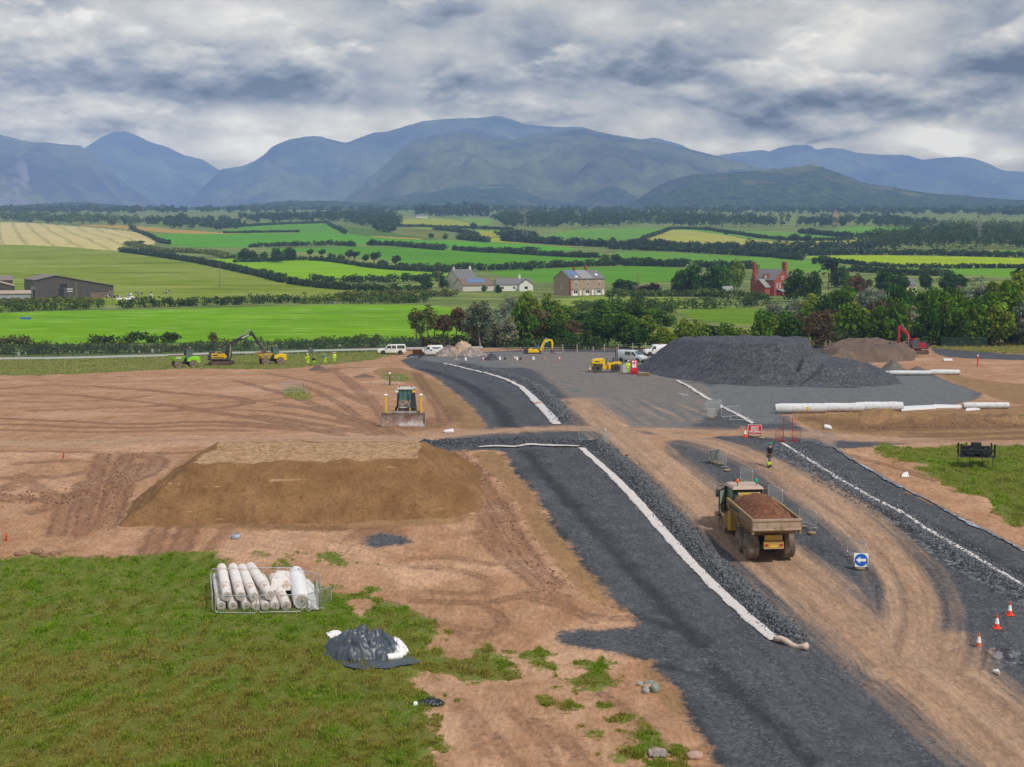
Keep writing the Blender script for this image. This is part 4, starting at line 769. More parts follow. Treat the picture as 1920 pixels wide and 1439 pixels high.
jx = T.n('ShaderNodeMapping'); T.link(pos, jx.inputs[0]); jx.inputs['Rotation'].default_value = (0, 0, R(14)); jx.inputs['Scale'].default_value = (0.36, 0.16, 1)
br = T.n('ShaderNodeTexBrick'); T.link(jx.outputs[0], br.inputs[0]); br.inputs['Scale'].default_value = 1.0
br.inputs['Mortar Size'].default_value = 0.022; br.inputs['Mortar Smooth'].default_value = 0.6
br.inputs['Color1'].default_value = (0, 0, 0, 1); br.inputs['Color2'].default_value = (0.4, 0.4, 0.4, 1); br.inputs['Mortar'].default_value = (1, 1, 1, 1)
sy_ = T.n('ShaderNodeSeparateXYZ'); T.link(pos, sy_.inputs[0])
jn = T.math('MULTIPLY', T.math('MULTIPLY', br.outputs[0], T.step(nL, 0.42, 0.6)), T.step(sy_.outputs[1], 85.0, 88.0))
soil = T.mix(T.math('MULTIPLY', jn, 0.45), soil, (0.25, 0.135, 0.082))
sub = T.mix(T.lin(nM, 0.3, 0.7), (0.20, 0.115, 0.052), (0.285, 0.165, 0.080))
sub = T.mix(T.math('MULTIPLY', T.lin(nF, 0.3, 0.7), 0.5), sub, (0.28, 0.17, 0.085))
stone = T.voro(pos, 9.0, out='Color')
sepc = T.n('ShaderNodeSeparateColor'); T.link(stone, sepc.inputs[0])
gv = T.mix(T.math('POWER', sepc.outputs[0], 2.2), (0.036, 0.038, 0.044), (0.135, 0.138, 0.148))
gv = T.mix(T.lin(nS, 0.34, 0.68), gv, (0.085, 0.087, 0.094))
gv = T.mix(T.math('MULTIPLY', T.lin(nM, 0.42, 0.7), 0.55), gv, (0.046, 0.048, 0.055))
cs = T.voro(pos, 4.2, out='Color')
sepd = T.n('ShaderNodeSeparateColor'); T.link(cs, sepd.inputs[0])
cg = T.mix(T.math('POWER', sepd.outputs[1], 2.0), (0.035, 0.038, 0.045), (0.17, 0.175, 0.19))
gv = T.mix(T.math('MULTIPLY', msk(T.attr('g_yard'), -1.2, 0.8, 0.8), T.lin(nF, 0.3, 0.7, 0.55, 0.95)), gv, (0.150, 0.150, 0.148))
gv = T.mix(T.math('MULTIPLY', msk(T.attr('g_damp'), -0.4, 0.5, 0.6), 0.75), gv, (0.026, 0.028, 0.033))
gv = T.mix(msk(aC, -0.3, 0.3), gv, cg)
dust = T.mix(T.lin(nS, 0.3, 0.7), (0.26, 0.15, 0.085), (0.43, 0.275, 0.175))
dust = T.mix(T.math('MULTIPLY', T.lin(nF, 0.35, 0.7), 0.35), dust, (0.33, 0.235, 0.17))
mud = T.mix(T.lin(nF, 0.3, 0.7), (0.085, 0.042, 0.024), (0.165, 0.085, 0.050))
gr = T.mix(T.lin(nM, 0.3, 0.7), (0.075, 0.115, 0.012), (0.15, 0.155, 0.032))
gr = T.mix(T.math('MULTIPLY', T.lin(nL, 0.5, 0.75), 0.5), gr, (0.17, 0.15, 0.055))
gr = T.mix(T.math('MULTIPLY', T.step(nF, 0.6, 0.75), 0.35), gr, (0.22, 0.16, 0.08))
c = soil
c = T.mix(msk(aS, -0.25, 0.25), c, sub)
ml, mn = T.attr('g_mlat'), T.attr('g_mlon')
tread = T.math('SINE', T.math('ADD', T.math('MULTIPLY', mn, 17.0), T.math('MULTIPLY', T.math('ABSOLUTE', ml), 9.0)))
rut = T.step(T.math('ABSOLUTE', T.math('SUBTRACT', T.math('ABSOLUTE', ml), 0.62)), 0.42, 0.12)
rt_ = T.math('MULTIPLY', rut, T.lin(tread, -1.0, 1.0, 0.45, 1.0))
mM = T.math('MULTIPLY', msk(aM, -0.40, 0.45, 0.75), T.math('MULTIPLY', T.lin(nF, 0.3, 0.55, 0.7, 1.0), T.lin(rt_, 0.0, 1.0, 0.5, 0.9)))
mV = msk(aV, -0.35, 0.30, 0.95, T.math('MULTIPLY', T.math('SUBTRACT', nX, 0.5), 0.9))
c = T.mix(T.math('MULTIPLY', mM, T.math('SUBTRACT', 1.0, mV)), c, mud)
c = T.mix(mV, c, gv)
sx_ = T.math('MULTIPLY', T.math('SUBTRACT', nS, 0.5), 5.0)
mD = msk(aD, -1.5, 1.3, 0.55, sx_)
fine = T.math('MULTIPLY', T.math('SUBTRACT', nX, 0.5), 0.5)
mD = T.math('ADD', mD, T.math('MULTIPLY', fine, T.math('MULTIPLY', mD, T.math('SUBTRACT', 1.0, mD))), clamp=True)
c = T.mix(T.math('MULTIPLY', mD, 0.94), c, dust)
c = T.mix(T.math('MULTIPLY', mM, T.math('MULTIPLY', mD, 0.35)), c, mud)
mG = msk(aG, -0.2, 0.25, 1.35)
c = T.mix(mG, c, gr)
nG = T.noise(T.scale_vec(pos, 1.0, 0.36, 1.0), 5.2, 4, 0.75)
nH = T.noise(T.scale_vec(pos, 1.0, 0.30, 1.0), 1.3, 5, 0.7)
gm = T.math('MULTIPLY', T.lin(nG, 0.28, 0.72, 0.70, 1.34), T.lin(nH, 0.3, 0.7, 0.86, 1.14))  # mottling puts the fine shading of clods into the ground colour
sc_ = T.n('ShaderNodeVectorMath', operation='SCALE'); T.link(c, sc_.inputs[0]); T.link(gm, sc_.inputs[3]); c = sc_.outputs[0]
dk = T.math('MULTIPLY', T.step(T.noise(T.scale_vec(pos, 1.0, 0.4, 1.0), 2.6, 6, 0.72), 0.60, 0.74), T.math('SUBTRACT', 1.0, mV))
c = T.mix(T.math('MULTIPLY', dk, 0.5), c, T.mix(0.45, c, (0.10, 0.05, 0.03)))
T.link(c, p.inputs['Base Color'])
p.inputs['Roughness'].default_value = 0.95; p.inputs['Specular IOR Level'].default_value = 0.12
bp = T.n('ShaderNodeBump'); bp.inputs['Strength'].default_value = 0.55; bp.inputs['Distance'].default_value = 0.22
hh = T.math('ADD', T.math('MULTIPLY', nF, 0.65), T.math('MULTIPLY', nX, 0.20))
hh = T.math('ADD', hh, T.math('MULTIPLY', nS, 0.35))
hh = T.math('ADD', hh, T.math('MULTIPLY', T.math('MULTIPLY', sepd.outputs[0], msk(aC, -0.3, 0.3)), 0.8))
T.link(hh, bp.inputs['Height']); T.link(bp.outputs[0], p.inputs['Normal'])
# the countryside: one colour per field
xp = np.broadcast_to(xs_g[None, :], GX.shape); yp = np.broadcast_to(ys_g[:, None], GX.shape)
fcx = 0.5 * (xs_g[:-1] + xs_g[1:]); fcy = 0.5 * (ys_g[:-1] + ys_g[1:])
QX = 0.25 * (GX[:-1, :-1] + GX[1:, :-1] + GX[:-1, 1:] + GX[1:, 1:]); QY = 0.25 * (GY[:-1, :-1] + GY[1:, :-1] + GY[:-1, 1:] + GY[1:, 1:])
cls = np.zeros(QX.shape, np.int32)
def inside(X, Y, W):
 ins = np.zeros(X.shape, bool)
 lo, hi = W.min(0), W.max(0)
 m = (X >= lo[0]) & (X <= hi[0]) & (Y >= lo[1]) & (Y <= hi[1])
 x, y = X[m], Y[m]; r = np.zeros(x.shape, bool)
 for i in range(len(W)):
  (ax, ay), (bx, by) = W[i], W[(i + 1) % len(W)]
  c_ = (ay > y) != (by > y)
  r ^= c_ & (x < (bx - ax) * (y - ay) / ((by - ay) or 1e-12) + ax)
 ins[m] = r
 return ins
CLS = [('ground', mg, None)]
for name, polys in SITE_OBJECTS:
 for poly in polys:
  W = smooth_line(to_world(poly), 1, True)
  k = inside(QX, QY, W); cls[k] = len(CLS)
 CLS.append((name, mg, None))
FIELD0 = len(CLS)
SITE_Q = SITE_N - 1
cls[SITE_Q:, :] = FIELD0
CLS.append(('moorland', None, ((0.10, 0.155, 0.035), (0.145, 0.19, 0.05), 'rough')))
cut = poly_sdf(QX, QY, to_world(SITE_EDGE), 3.0) > 0
cls[cut & (cls >= FIELD0)] = 0
cls[(~cut) & (cls == 0) & (QY > 250)] = FIELD0
for name, col, col2, style, poly in FIELDS:
 W = smooth_line(to_world(poly), 1, True)
 k = inside(QX, QY, W) & (cls >= FIELD0)
 cls[k] = len(CLS); CLS.append((name, None, (col, col2, style)))
idx = np.arange(NXG * NYG).reshape(NYG, NXG)
quads = np.stack([idx[:-1, :-1], idx[:-1, 1:], idx[1:, 1:], idx[1:, :-1]], -1)
ALLV = np.stack([GX, GY, GZ], -1).reshape(-1, 3)
pad = lambda a: np.vstack([a, np.full((NYG - SITE_N, NXG), a[-1, 0] if False else -8.0)]).ravel()
ATT = {'g_' + k: pad(v) for k, v in LAY.items()}
ATT['g_mlat'] = pad(mlat); ATT['g_mlon'] = pad(mlon)
ATT['g_lat'] = pad(lat); ATT['g_lon'] = pad(lon)
def field_mat(name, col, col2, style):
 m, T, p = new_mat(name)
 pos = T.n('ShaderNodeNewGeometry').outputs['Position']
 a = T.noise(pos, 0.02, 7, 0.66); b = T.noise(T.scale_vec(pos, 0.25, 1.0, 1.0), 0.12, 6, 0.65); f = T.noise(pos, 1.1, 5, 0.65)
 c = T.mix(T.lin(a, 0.3, 0.7), col, col2)
 k = 0.4
 if style == 'rough': k = 0.6
 c = T.mix(T.math('MULTIPLY', T.lin(b, 0.45, 0.75), k), c, tuple(x * 0.62 for x in col))
 if style in ('rough', 'pasture'):
  c = T.mix(T.math('MULTIPLY', T.lin(b, 0.30, 0.48, 1, 0), 0.55), c, (min(1, col2[0] * 1.7), col2[1] * 1.15, col2[2] * 1.6 + 0.02))
  c = T.mix(T.math('MULTIPLY', T.step(f, 0.55, 0.75), 0.35), c, tuple(x * 0.55 for x in col))
 if style == 'mown':           # wind-laid pale streaks in the sward
  st = T.noise(T.scale_vec(pos, 0.16, 0.55, 1.0), 0.55, 6, 0.72)
  c = T.mix(T.math('MULTIPLY', T.step(st, 0.50, 0.68), 0.8), c, (0.30, 0.44, 0.11))
  c = T.mix(T.math('MULTIPLY', T.step(st, 0.48, 0.34), 0.5), c, tuple(x * 0.72 for x in col))
  c = T.mix(T.math('MULTIPLY', T.step(f, 0.5, 0.8), 0.25), c, tuple(x * 0.7 for x in col))
 if style == 'barley':         # tramlines
  mp = T.n('ShaderNodeMapping'); T.link(pos, mp.inputs[0]); mp.inputs['Rotation'].default_value = (0, 0, R(-19.8))
  sp = T.n('ShaderNodeSeparateXYZ'); T.link(mp.outputs[0], sp.inputs[0])
  wob = T.math('MULTIPLY', T.math('SUBTRACT', T.noise(pos, 0.004, 2, 0.5), 0.5), 16)
  q = T.math('FRACT', T.math('DIVIDE', T.math('ADD', sp.outputs[0], wob), 21.0))
  d1 = T.math('ABSOLUTE', T.math('SUBTRACT', q, 0.44)); d2 = T.math('ABSOLUTE', T.math('SUBTRACT', q, 0.56))
  ln_ = T.step(T.math('MINIMUM', d1, d2), 0.036, 0.02)
  c = T.mix(T.math('MULTIPLY', ln_, 0.8), c, (0.16, 0.17, 0.03))
 if style == 'rows':
  sp = T.n('ShaderNodeSeparateXYZ'); T.link(pos, sp.inputs[0])
  q = T.math('FRACT', T.math('DIVIDE', T.math('ADD', sp.outputs[0], T.math('MULTIPLY', sp.outputs[1], 0.25)), 9.0))
  c = T.mix(T.math('MULTIPLY', T.step(q, 0.55, 0.95), 0.22), c, tuple(x * 0.7 for x in col))
 a2 = T.noise(T.scale_vec(pos, 0.30, 1.0, 1.0), 0.045, 7, 0.68); a3 = T.noise(T.scale_vec(pos, 0.5, 1.0, 1.0), 0.35, 5, 0.7)
 if style in ('pasture', 'rough'): c = T.mix(T.math('MULTIPLY', T.step(a2, 0.46, 0.60), 0.75), c, (0.205, 0.225, 0.055))
 w_ = .30 if style in ('pasture', 'rough') else .14
 sv = T.n('ShaderNodeVectorMath', operation='SCALE'); T.link(c, sv.inputs[0]); T.link(T.math('MULTIPLY', T.lin(a2, .32, .68, 1 - w_, 1 + w_), T.lin(a3, .3, .7, 1 - w_ * .7, 1 + w_ * .7)), sv.inputs[3]); c = sv.outputs[0]
 T.link(c, p.inputs['Base Color']); p.inputs['Roughness'].default_value = 1.0; p.inputs['Specular IOR Level'].default_value = 0.05
 bq = T.n('ShaderNodeBump'); bq.inputs['Strength'].default_value = 0.35; bq.inputs['Distance'].default_value = 0.6
 T.link(T.noise(pos, 0.8, 6, 0.7), bq.inputs['Height']); T.link(bq.outputs[0], p.inputs['Normal'])
 return m
for ci, (name, mat, spec) in enumerate(CLS):
 sel = quads[cls == ci]
 if len(sel) == 0: continue
 used, inv = np.unique(sel.ravel(), return_inverse=True)
 me = np_mesh(name, ALLV[used], inv.reshape(-1, 4), smooth=True)
 if mat is mg:
  for k, v in ATT.items(): set_attr(me, k, v[used])
 if spec and ci > FIELD0: spec = tuple((q[0] * 1.02, q[1] * .82, q[2] * .30) for q in spec[:2]) + spec[2:]
 o = link_mesh(name, me, None, mat or field_mat(name, *spec))
 tag(o, kind='structure')
b = MB()
zb = float(np.interp(3900, _pY, _pZ))
vs = []; fs = []
yy = np.array([3900, 4600, 6000, 9000, 16000, 30000]); xx = np.linspace(-1.1, 1.1, 30)
for y in yy:
 for x in xx: vs.append((x * y, y, np.interp(y, _pY, _pZ) + float(bump(np.array(x * y), np.array(3900.)) if y == 3900 else 0) - (0.3 if y > 3900 else 0)))
n = len(xx)
for j in range(len(yy) - 1):
 for i in range(n - 1): fs.append((j * n + i, j * n + i + 1, (j + 1) * n + i + 1, (j + 1) * n + i))
b.add(vs, fs)
tag(b.build('terrain', M('far_plain', (0.05, 0.085, 0.03), 1.0, vscale=0.004, vary=0.3)), kind='structure')
# mountains
mm, T, p = new_mat('mountain_side')
geo = T.n('ShaderNodeNewGeometry'); pos = geo.outputs['Position']
spn = T.n('ShaderNodeSeparateXYZ'); T.link(geo.outputs['Normal'], spn.inputs[0])
oi = T.n('ShaderNodeObjectInfo')
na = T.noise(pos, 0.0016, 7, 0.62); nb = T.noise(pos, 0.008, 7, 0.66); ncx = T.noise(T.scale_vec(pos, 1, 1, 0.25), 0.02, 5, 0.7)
c = T.mix(T.step(na, 0.36, 0.62), (0.024, 0.022, 0.018), (0.135, 0.15, 0.048))  # heather and grass colours, contrast raised to stand in for cloud shadow and sun
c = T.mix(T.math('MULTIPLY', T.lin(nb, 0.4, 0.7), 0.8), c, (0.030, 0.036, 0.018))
rock = T.mix(T.lin(ncx, 0.3, 0.7), (0.13, 0.11, 0.10), (0.33, 0.28, 0.25))
steep = T.math('ADD', T.math('SUBTRACT', 1.0, spn.outputs[2]), T.math('MULTIPLY', T.math('SUBTRACT', nb, 0.5), 0.6))
ra = T.attr('rock')
c = T.mix(T.math('MULTIPLY', T.step(T.math('ADD', steep, ra), 0.52, 0.75), 0.8), c, rock)
fa = T.attr('forest')
fv = T.voro(pos, 0.045, out='Color'); sf = T.n('ShaderNodeSeparateColor'); T.link(fv, sf.inputs[0])
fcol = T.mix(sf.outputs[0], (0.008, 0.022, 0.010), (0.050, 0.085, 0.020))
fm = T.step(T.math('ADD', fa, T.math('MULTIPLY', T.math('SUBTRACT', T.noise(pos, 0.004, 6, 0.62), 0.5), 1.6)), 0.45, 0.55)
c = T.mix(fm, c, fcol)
T.link(c, p.inputs['Base Color']); p.inputs['Roughness'].default_value = 1.0; p.inputs['Specular IOR Level'].default_value = 0.0
bp = T.n('ShaderNodeBump'); bp.inputs['Strength'].default_value = 0.8; bp.inputs['Distance'].default_value = 30
hm = T.math('ADD', nb, T.math('MULTIPLY', T.math('MULTIPLY', T.math('SUBTRACT', 1.0, T.voro(pos, 0.045)), fm), 0.5))
T.link(hm, bp.inputs['Height']); T.link(bp.outputs[0], p.inputs['Normal'])
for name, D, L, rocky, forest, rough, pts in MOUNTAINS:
 P = np.array(pts, float)
 nx = int(np.clip((P[-1, 0] - P[0, 0]) / 3.0, 60, 520)); ns = 70
 px = np.linspace(P[0, 0], P[-1, 0], nx)
 py = np.interp(px, P[:, 0], P[:, 1])
 k = np.ones(5) / 5; pad_ = np.pad(py, 2, mode='edge'); py = 0.35 * py + 0.65 * np.convolve(pad_, k, 'valid')
 seed = int(D) % 97
 t = np.linspace(-0.35, 1, ns)[:, None]
 zr = ZC + ray(px, py)[1] * D
 zr = zr + rough * 4 * fbm(px / 7.0, px * 0 + seed, 3, seed)[None, :][0]
 zb_ = 100.0
 X0 = ray(px, py)[0][None, :] * D
 hgt = np.maximum(zr - zb_, 2)[None, :]
 Ls = L * (0.55 + 0.45 * np.clip(hgt / hgt.max(), 0, 1))
 Yv = D - np.where(t > 0, t, t * 0.9) * Ls
 fall = np.where(t >= 0, (1 - np.clip(t, 0, 1)) ** 1.15, 1 - np.abs(t) * 1.1)
 Z = zb_ + hgt * fall
 wp = 300 * fbm(X0 / 900, Yv / 900, 2, seed + 5)
 sp_ = 1 - np.abs(fbm((X0 + wp + .35 * Yv) / 1000, (Yv - .2 * X0) / 1700, 5, seed + 3))      # spurs and gullies
 env = np.clip(t, 0, 1) * (1 - np.clip(t, 0, 1)) * 4
 amp = np.minimum(hgt * 0.46, 240)
 Z = Z + env * amp * (sp_ - 0.72) * 1.1 + env * amp * 0.34 * fbm(X0 / 240 + 0 * t, Yv / 240, 4, seed + 9)
 Z = np.where(t < 0, Z - 3, Z)
 X = X0 * (Yv / D) ** 0.6
 V = np.stack([X + 0 * t, Yv + 0 * X0, Z], -1).reshape(-1, 3)
 ii = np.arange(ns * nx).reshape(ns, nx)
 F = np.stack([ii[:-1, :-1], ii[1:, :-1], ii[1:, 1:], ii[:-1, 1:]], -1).reshape(-1, 4)[:, ::-1]
 me = np_mesh(name, V, F, smooth=True)
 tt = np.clip(t, 0, 1) + 0 * X0
 set_attr(me, 'rock', (rocky * np.ones_like(tt)).ravel())
 set_attr(me, 'forest', (forest[0] + (forest[1] - forest[0]) * tt).ravel())
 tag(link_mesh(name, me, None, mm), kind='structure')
# air
hz = MB(); hz.box(-15000, 15000, -300, 13900, -4, 1100)
mh = bpy.data.materials.new('air'); mh.use_nodes = True
for nd in list(mh.node_tree.nodes): mh.node_tree.nodes.remove(nd)
T = NT(mh.node_tree)
o_ = T.n('ShaderNodeOutputMaterial'); pv = T.n('ShaderNodeVolumePrincipled')
pv.inputs['Color'].default_value = (0.36, 0.535, 1.0, 1); pv.inputs['Density'].default_value = HAZE
pv.inputs['Anisotropy'].default_value = -0.3
scene.cycles.volume_bounces = 2
T.link(pv.outputs[0], o_.inputs['Volume'])
tag(hz.build('haze', mh), kind='stuff')
# plants
def leaf_mat(name, col, var=0.35, trans=0.25):
 if name in MATS: return MATS[name]
 m = bpy.data.materials.new(name); m.use_nodes = True
 nt = m.node_tree
 for nd in list(nt.nodes): nt.nodes.remove(nd)
 T = NT(nt)
 out = T.n('ShaderNodeOutputMaterial')
 tint = T.attr('tint', 'Color')
 rnd = T.n('ShaderNodeObjectInfo').outputs['Random']
 c = T.mix(1.0, tint, col, 'MULTIPLY')
 c = T.mix(T.math('MULTIPLY', rnd, var), c, T.mix(1.0, c, (1.5, 1.25, 0.7), 'MULTIPLY'))
 d = T.n('ShaderNodeBsdfDiffuse'); t = T.n('ShaderNodeBsdfTranslucent'); mx = T.n('ShaderNodeMixShader')
 T.link(c, d.inputs[0]); T.link(c, t.inputs[0]); mx.inputs[0].default_value = trans
 T.link(d.outputs[0], mx.inputs[1]); T.link(t.outputs[0], mx.inputs[2]); T.link(mx.outputs[0], out.inputs[0])
 MATS[name] = m
 return m
def leaf_cloud(C, Rr, per, size, rng, clump_tint, squash=0.85, up=0.25):
 """leaf cards round clump centres C with radii Rr: vertices, quads, tints"""
 n = len(C); N = n * per
 ci = np.repeat(np.arange(n), per)
 d = rng.normal(size=(N, 3)); d[:, 2] += up * 1.2
 d /= np.linalg.norm(d, axis=1)[:, None] + 1e-9
 rad = Rr[ci] * rng.uniform(0.45, 1.08, N) ** 0.6
 P = C[ci] + d * rad[:, None] * np.array([1, 1, squash])
 nrm = d * 0.9 + rng.normal(size=(N, 3)) * 0.55
 nrm /= np.linalg.norm(nrm, axis=1)[:, None] + 1e-9
 a = np.cross(nrm, rng.normal(size=(N, 3))); a /= np.linalg.norm(a, axis=1)[:, None] + 1e-9
 b = np.cross(nrm, a)
 s = size * rng.uniform(0.6, 1.35, N)[:, None]
 q = rng.uniform(0.55, 1.0, N)[:, None]
 V = np.stack([P - a * s, P + b * s * q, P + a * s, P - b * s * q], 1).reshape(-1, 3)
 F = np.arange(N * 4).reshape(N, 4)
 t = clump_tint[ci] * rng.uniform(0.72, 1.28, N)[:, None]
 return V, F, np.repeat(t, 4, 0)
def tint_of(n, rng, spread=0.35, warm=0.2):
 v = rng.uniform(1 - spread, 1 + spread, n)
 w = rng.uniform(-warm, warm, n)
 return np.stack([v * (1 + w), v, v * (1 - w)], 1)
def crown_mesh(name, seed, rx, z0, z1, nclump, per, leaf, lumpy=0.3, lean=0.0, cone=0.0, cr=0.17, spread=0.35):
 rng = np.random.default_rng(seed)
 d = rng.normal(size=(nclump, 3)); d /= np.linalg.norm(d, axis=1)[:, None]
 r = rng.uniform(0.35, 1.0, nclump) ** 0.5 * (1 + lumpy * rng.uniform(-1, 0.6, nclump))
 zc, hz_ = (z0 + z1) / 2, (z1 - z0) / 2 - cr * 0.6
 C = d * r[:, None] * np.array([rx - cr * 0.5, rx - cr * 0.5, hz_]) + np.array([0, 0, zc])
 tt = (C[:, 2] - z0) / (z1 - z0)
 if cone: C[:, :2] *= (1 - cone * np.clip(tt, 0, 1))[:, None]
 C[:, 0] += lean * np.clip(tt, 0, 1.2) ** 1.4
 Rr = cr * rng.uniform(0.7, 1.25, nclump)
 if cone: Rr = Rr * (1 - 0.6 * cone * np.clip(tt, 0, 1))
 V, F, t = leaf_cloud(C, Rr, per, leaf, rng, tint_of(nclump, rng, spread))
 me = np_mesh(name, V, F)
 set_color(me, t)
 return me, C
def trunk_mesh(name, seed, h, r, C, limbs=6, lean=0.0):
 rnd = random.Random(seed)
 b = MB()
 pts = [(rnd.uniform(-.02, .02) + lean * 0.6 * (k / 4) ** 1.5, rnd.uniform(-.02, .02), h * k / 4 - (0.02 if k == 0 else 0)) for k in range(5)]
 b.tube(pts, [r * 1.35, r, r * 0.85, r * 0.7, r * 0.45], 7)
 for k in range(min(limbs, len(C))):
  c = C[rnd.randrange(len(C))]
  i = rnd.choice([1, 2, 3]); p = Vector(pts[i]); q = Vector([float(v) for v in c])
  mid = p.lerp(q, 0.5) + Vector((0, 0, 0.04))
  b.tube([p, mid, q], [r * 0.5, r * 0.3, r * 0.12], 5)
 me = bpy.data.meshes.new(name); me.from_pydata(b.v, [], b.f); me.update()
 return me
M('bark', (0.11, 0.09, 0.065), 0.95, vary=0.3)
M('pale_bark', (0.24, 0.22, 0.18), 0.95, vary=0.3)
SPECIES = {
 'green': ((0.078, 0.160, 0.012), .44, -.03, 1.0, 50, 50, .038, .35, 0, 0, .022, 'bark'),
 'dark': ((0.040, 0.092, 0.013), .44, -.03, 1.0, 50, 50, .038, .35, 0, 0, .022, 'bark'),
 'light': ((0.140, 0.215, 0.018), .42, -.03, 1.0, 50, 50, .038, .4, 0, .15, .02, 'bark'),
 'silver': ((0.185, 0.22, 0.165), .42, .02, 1.0, 48, 44, .030, .45, 0, .1, .018, 'pale_bark'),
 'brown': ((0.115, 0.088, 0.042), .42, .0, 1.0, 40, 40, .032, .4, 0, 0, .02, 'bark'),
 'purple': ((0.050, 0.020, 0.030), .46, .06, 1.0, 44, 46, .036, .3, 0, 0, .02, 'bark'),
 'orange': ((0.145, 0.085, 0.022), .50, .06, 1.0, 44, 46, .036, .3, 0, 0, .02, 'bark'),
 'thin': ((0.12, 0.145, 0.04), .20, .42, 1.0, 26, 30, .026, .5, 0, 0, .013, 'pale_bark'),
 'thinbrown': ((0.105, 0.075, 0.035), .24, .42, 1.0, 30, 32, .027, .5, 0, 0, .013, 'bark'),
 'thinsilver': ((0.125, 0.155, 0.105), .24, .34, 1.0, 36, 36, .026, .5, 0, 0, .013, 'pale_bark'),
 'bent': ((0.055, 0.082, 0.026), .34, .38, 1.0, 30, 36, .040, .4, .32, 0, .03, 'bark'),
 'bush': ((0.062, 0.105, 0.026), .62, .0, 1.0, 36, 40, .055, .3, 0, 0, .02, 'bark'),
 'goldbush': ((0.090, 0.120, 0.024), .62, .0, 1.0, 36, 40, .055, .3, 0, 0, .02, 'bark'),
 'conifer': ((0.022, 0.045, 0.018), .26, .08, 1.0, 40, 30, .035, .2, 0, .85, .02, 'bark'),
 'pine': ((0.030, 0.045, 0.022), .34, .55, 1.0, 16, 36, .040, .4, .22, 0, .03, 'bark'),
}
_protos = {}
def tree_proto(kind, k):
 if (kind, k) not in _protos:
  col, rx, z0, z1, nc, per, leaf, lump, lean, cone, tr, bark = SPECIES[kind]
  s = sum(ord(c) for c in kind) * 7 + k * 131
  cm, C = crown_mesh('crown', s, rx, z0, z1, nc, per, leaf, lump, lean, cone, cr=0.15 if rx > .3 else .11)
  cm.materials.append(leaf_mat('leaves_' + kind, col))
  tm = trunk_mesh('trunk', s, 0.75, tr, C, 7, lean)
  tm.materials.append(MATS[bark])
  _protos[(kind, k)] = (cm, tm)
 return _protos[(kind, k)]
_rt = random.Random(5)
def tree(kind, loc, h, label, group=None, name='tree', w=1.0, cat=None):
 k = _rt.randrange(4)
 cm, tm = tree_proto(kind, k)
 e = empty(name, label, cat or ('bush' if 'bush' in name else 'tree'), loc, _rt.uniform(0, 6.28) if kind not in ('bent', 'pine') else _rt.uniform(-.3, .3), group)
 wz = w * _rt.uniform(0.92, 1.08)
 e.scale = (h * wz, h * wz, h)
 link_mesh('trunk', tm, e); link_mesh('crown', cm, e)
 return e
ORD = ['first', 'second', 'third', 'fourth', 'fifth', 'sixth', 'seventh', 'eighth', 'ninth', 'tenth', 'eleventh', 'twelfth', 'thirteenth', 'fourteenth', 'fifteenth', 'sixteenth', 'seventeenth', 'eighteenth', 'nineteenth', 'twentieth', 'twenty-first', 'twenty-second', 'twenty-third', 'twenty-fourth', 'twenty-fifth', 'twenty-sixth', 'twenty-seventh', 'twenty-eighth', 'twenty-ninth', 'thirtieth'] + ['%dth' % i for i in range(31, 99)]
# the belt of trees behind the site
_topx = np.array([770, 800, 850, 900, 950, 985, 1030, 1060, 1080, 1120, 1160, 1200, 1240, 1280, 1330, 1400, 1430, 1460, 1500, 1530, 1600, 1650, 1700, 1760, 1820, 1860, 1885, 1920, 2000, 2200], float)
_topy = np.array([580, 568, 562, 556, 552, 536, 550, 575, 582, 562, 560, 568, 577, 592, 602, 600, 572, 550, 556, 545, 538, 540, 534, 530, 532, 526, 506, 515, 518, 520], float)
belt = []
rb = random.Random(21)
def belt_kind(x, row):
 if row == 'thin':
  return 'thin' if x < 805 else ('thinbrown' if x < 872 else 'thinsilver')
 spots = [('silver', 915, 40, 'fmb'), ('silver', 965, 16, 'f'), ('silver', 1470, 22, 'b'), ('silver', 1500, 12, 'b'), ('silver', 1640, 20, 'b'), ('silver', 1702, 12, 'f'), ('silver', 1820, 26, 'b'), ('silver', 1915, 14, 'f'),
    ('brown', 1012, 10, 'f'), ('brown', 1520, 24, 'fm'), ('brown', 1556, 20, 'm'), ('brown', 1655, 18, 'm'), ('brown', 1070, 10, 'm'), ('light', 1885, 30, 'bm'), ('light', 1010, 36, 'bm'), ('light', 1240, 30, 'fm'), ('light', 1390, 20, 'f'), ('dark', 1060, 25, 'f')]
 for k, cx, hw, rows in spots:
  if abs(x - cx) <= hw and row[0] in rows: return k
 return rb.choice(['green', 'green', 'dark', 'dark', 'light', 'green'])
for row, xa, xb, stepx, by in (('back', 958, 2110, 33, 612), ('middle', 890, 2110, 30, 632), ('front', 900, 2110, 27, 653), ('thin', 782, 905, 13, 651)):
 x = xa
 while x < xb:
  xx = x + rb.uniform(-7, 7)
  x += stepx * rb.uniform(0.85, 1.2)
  base = by + rb.uniform(-4, 3)
  if xx > 1550: base -= 5 if row == 'front' else 3
  if row != 'front' and 1268 < xx < 1432: continue
  top = float(np.interp(xx, _topx, _topy))
  if row == 'back': ty = top + rb.uniform(-6, 12)
  elif row == 'middle': ty = top + 24 + rb.uniform(-10, 12)
  elif row == 'front': ty = max(top + 34 + rb.uniform(-8, 16), 586 if 1268 < xx < 1432 else 0)
  else: ty = top + rb.uniform(0, 40)
  if row == 'front' and 1268 < xx < 1432: ty = top + rb.uniform(0, 14)
  belt.append((row, xx, base, ty, belt_kind(xx, row)))
_cnt = {}
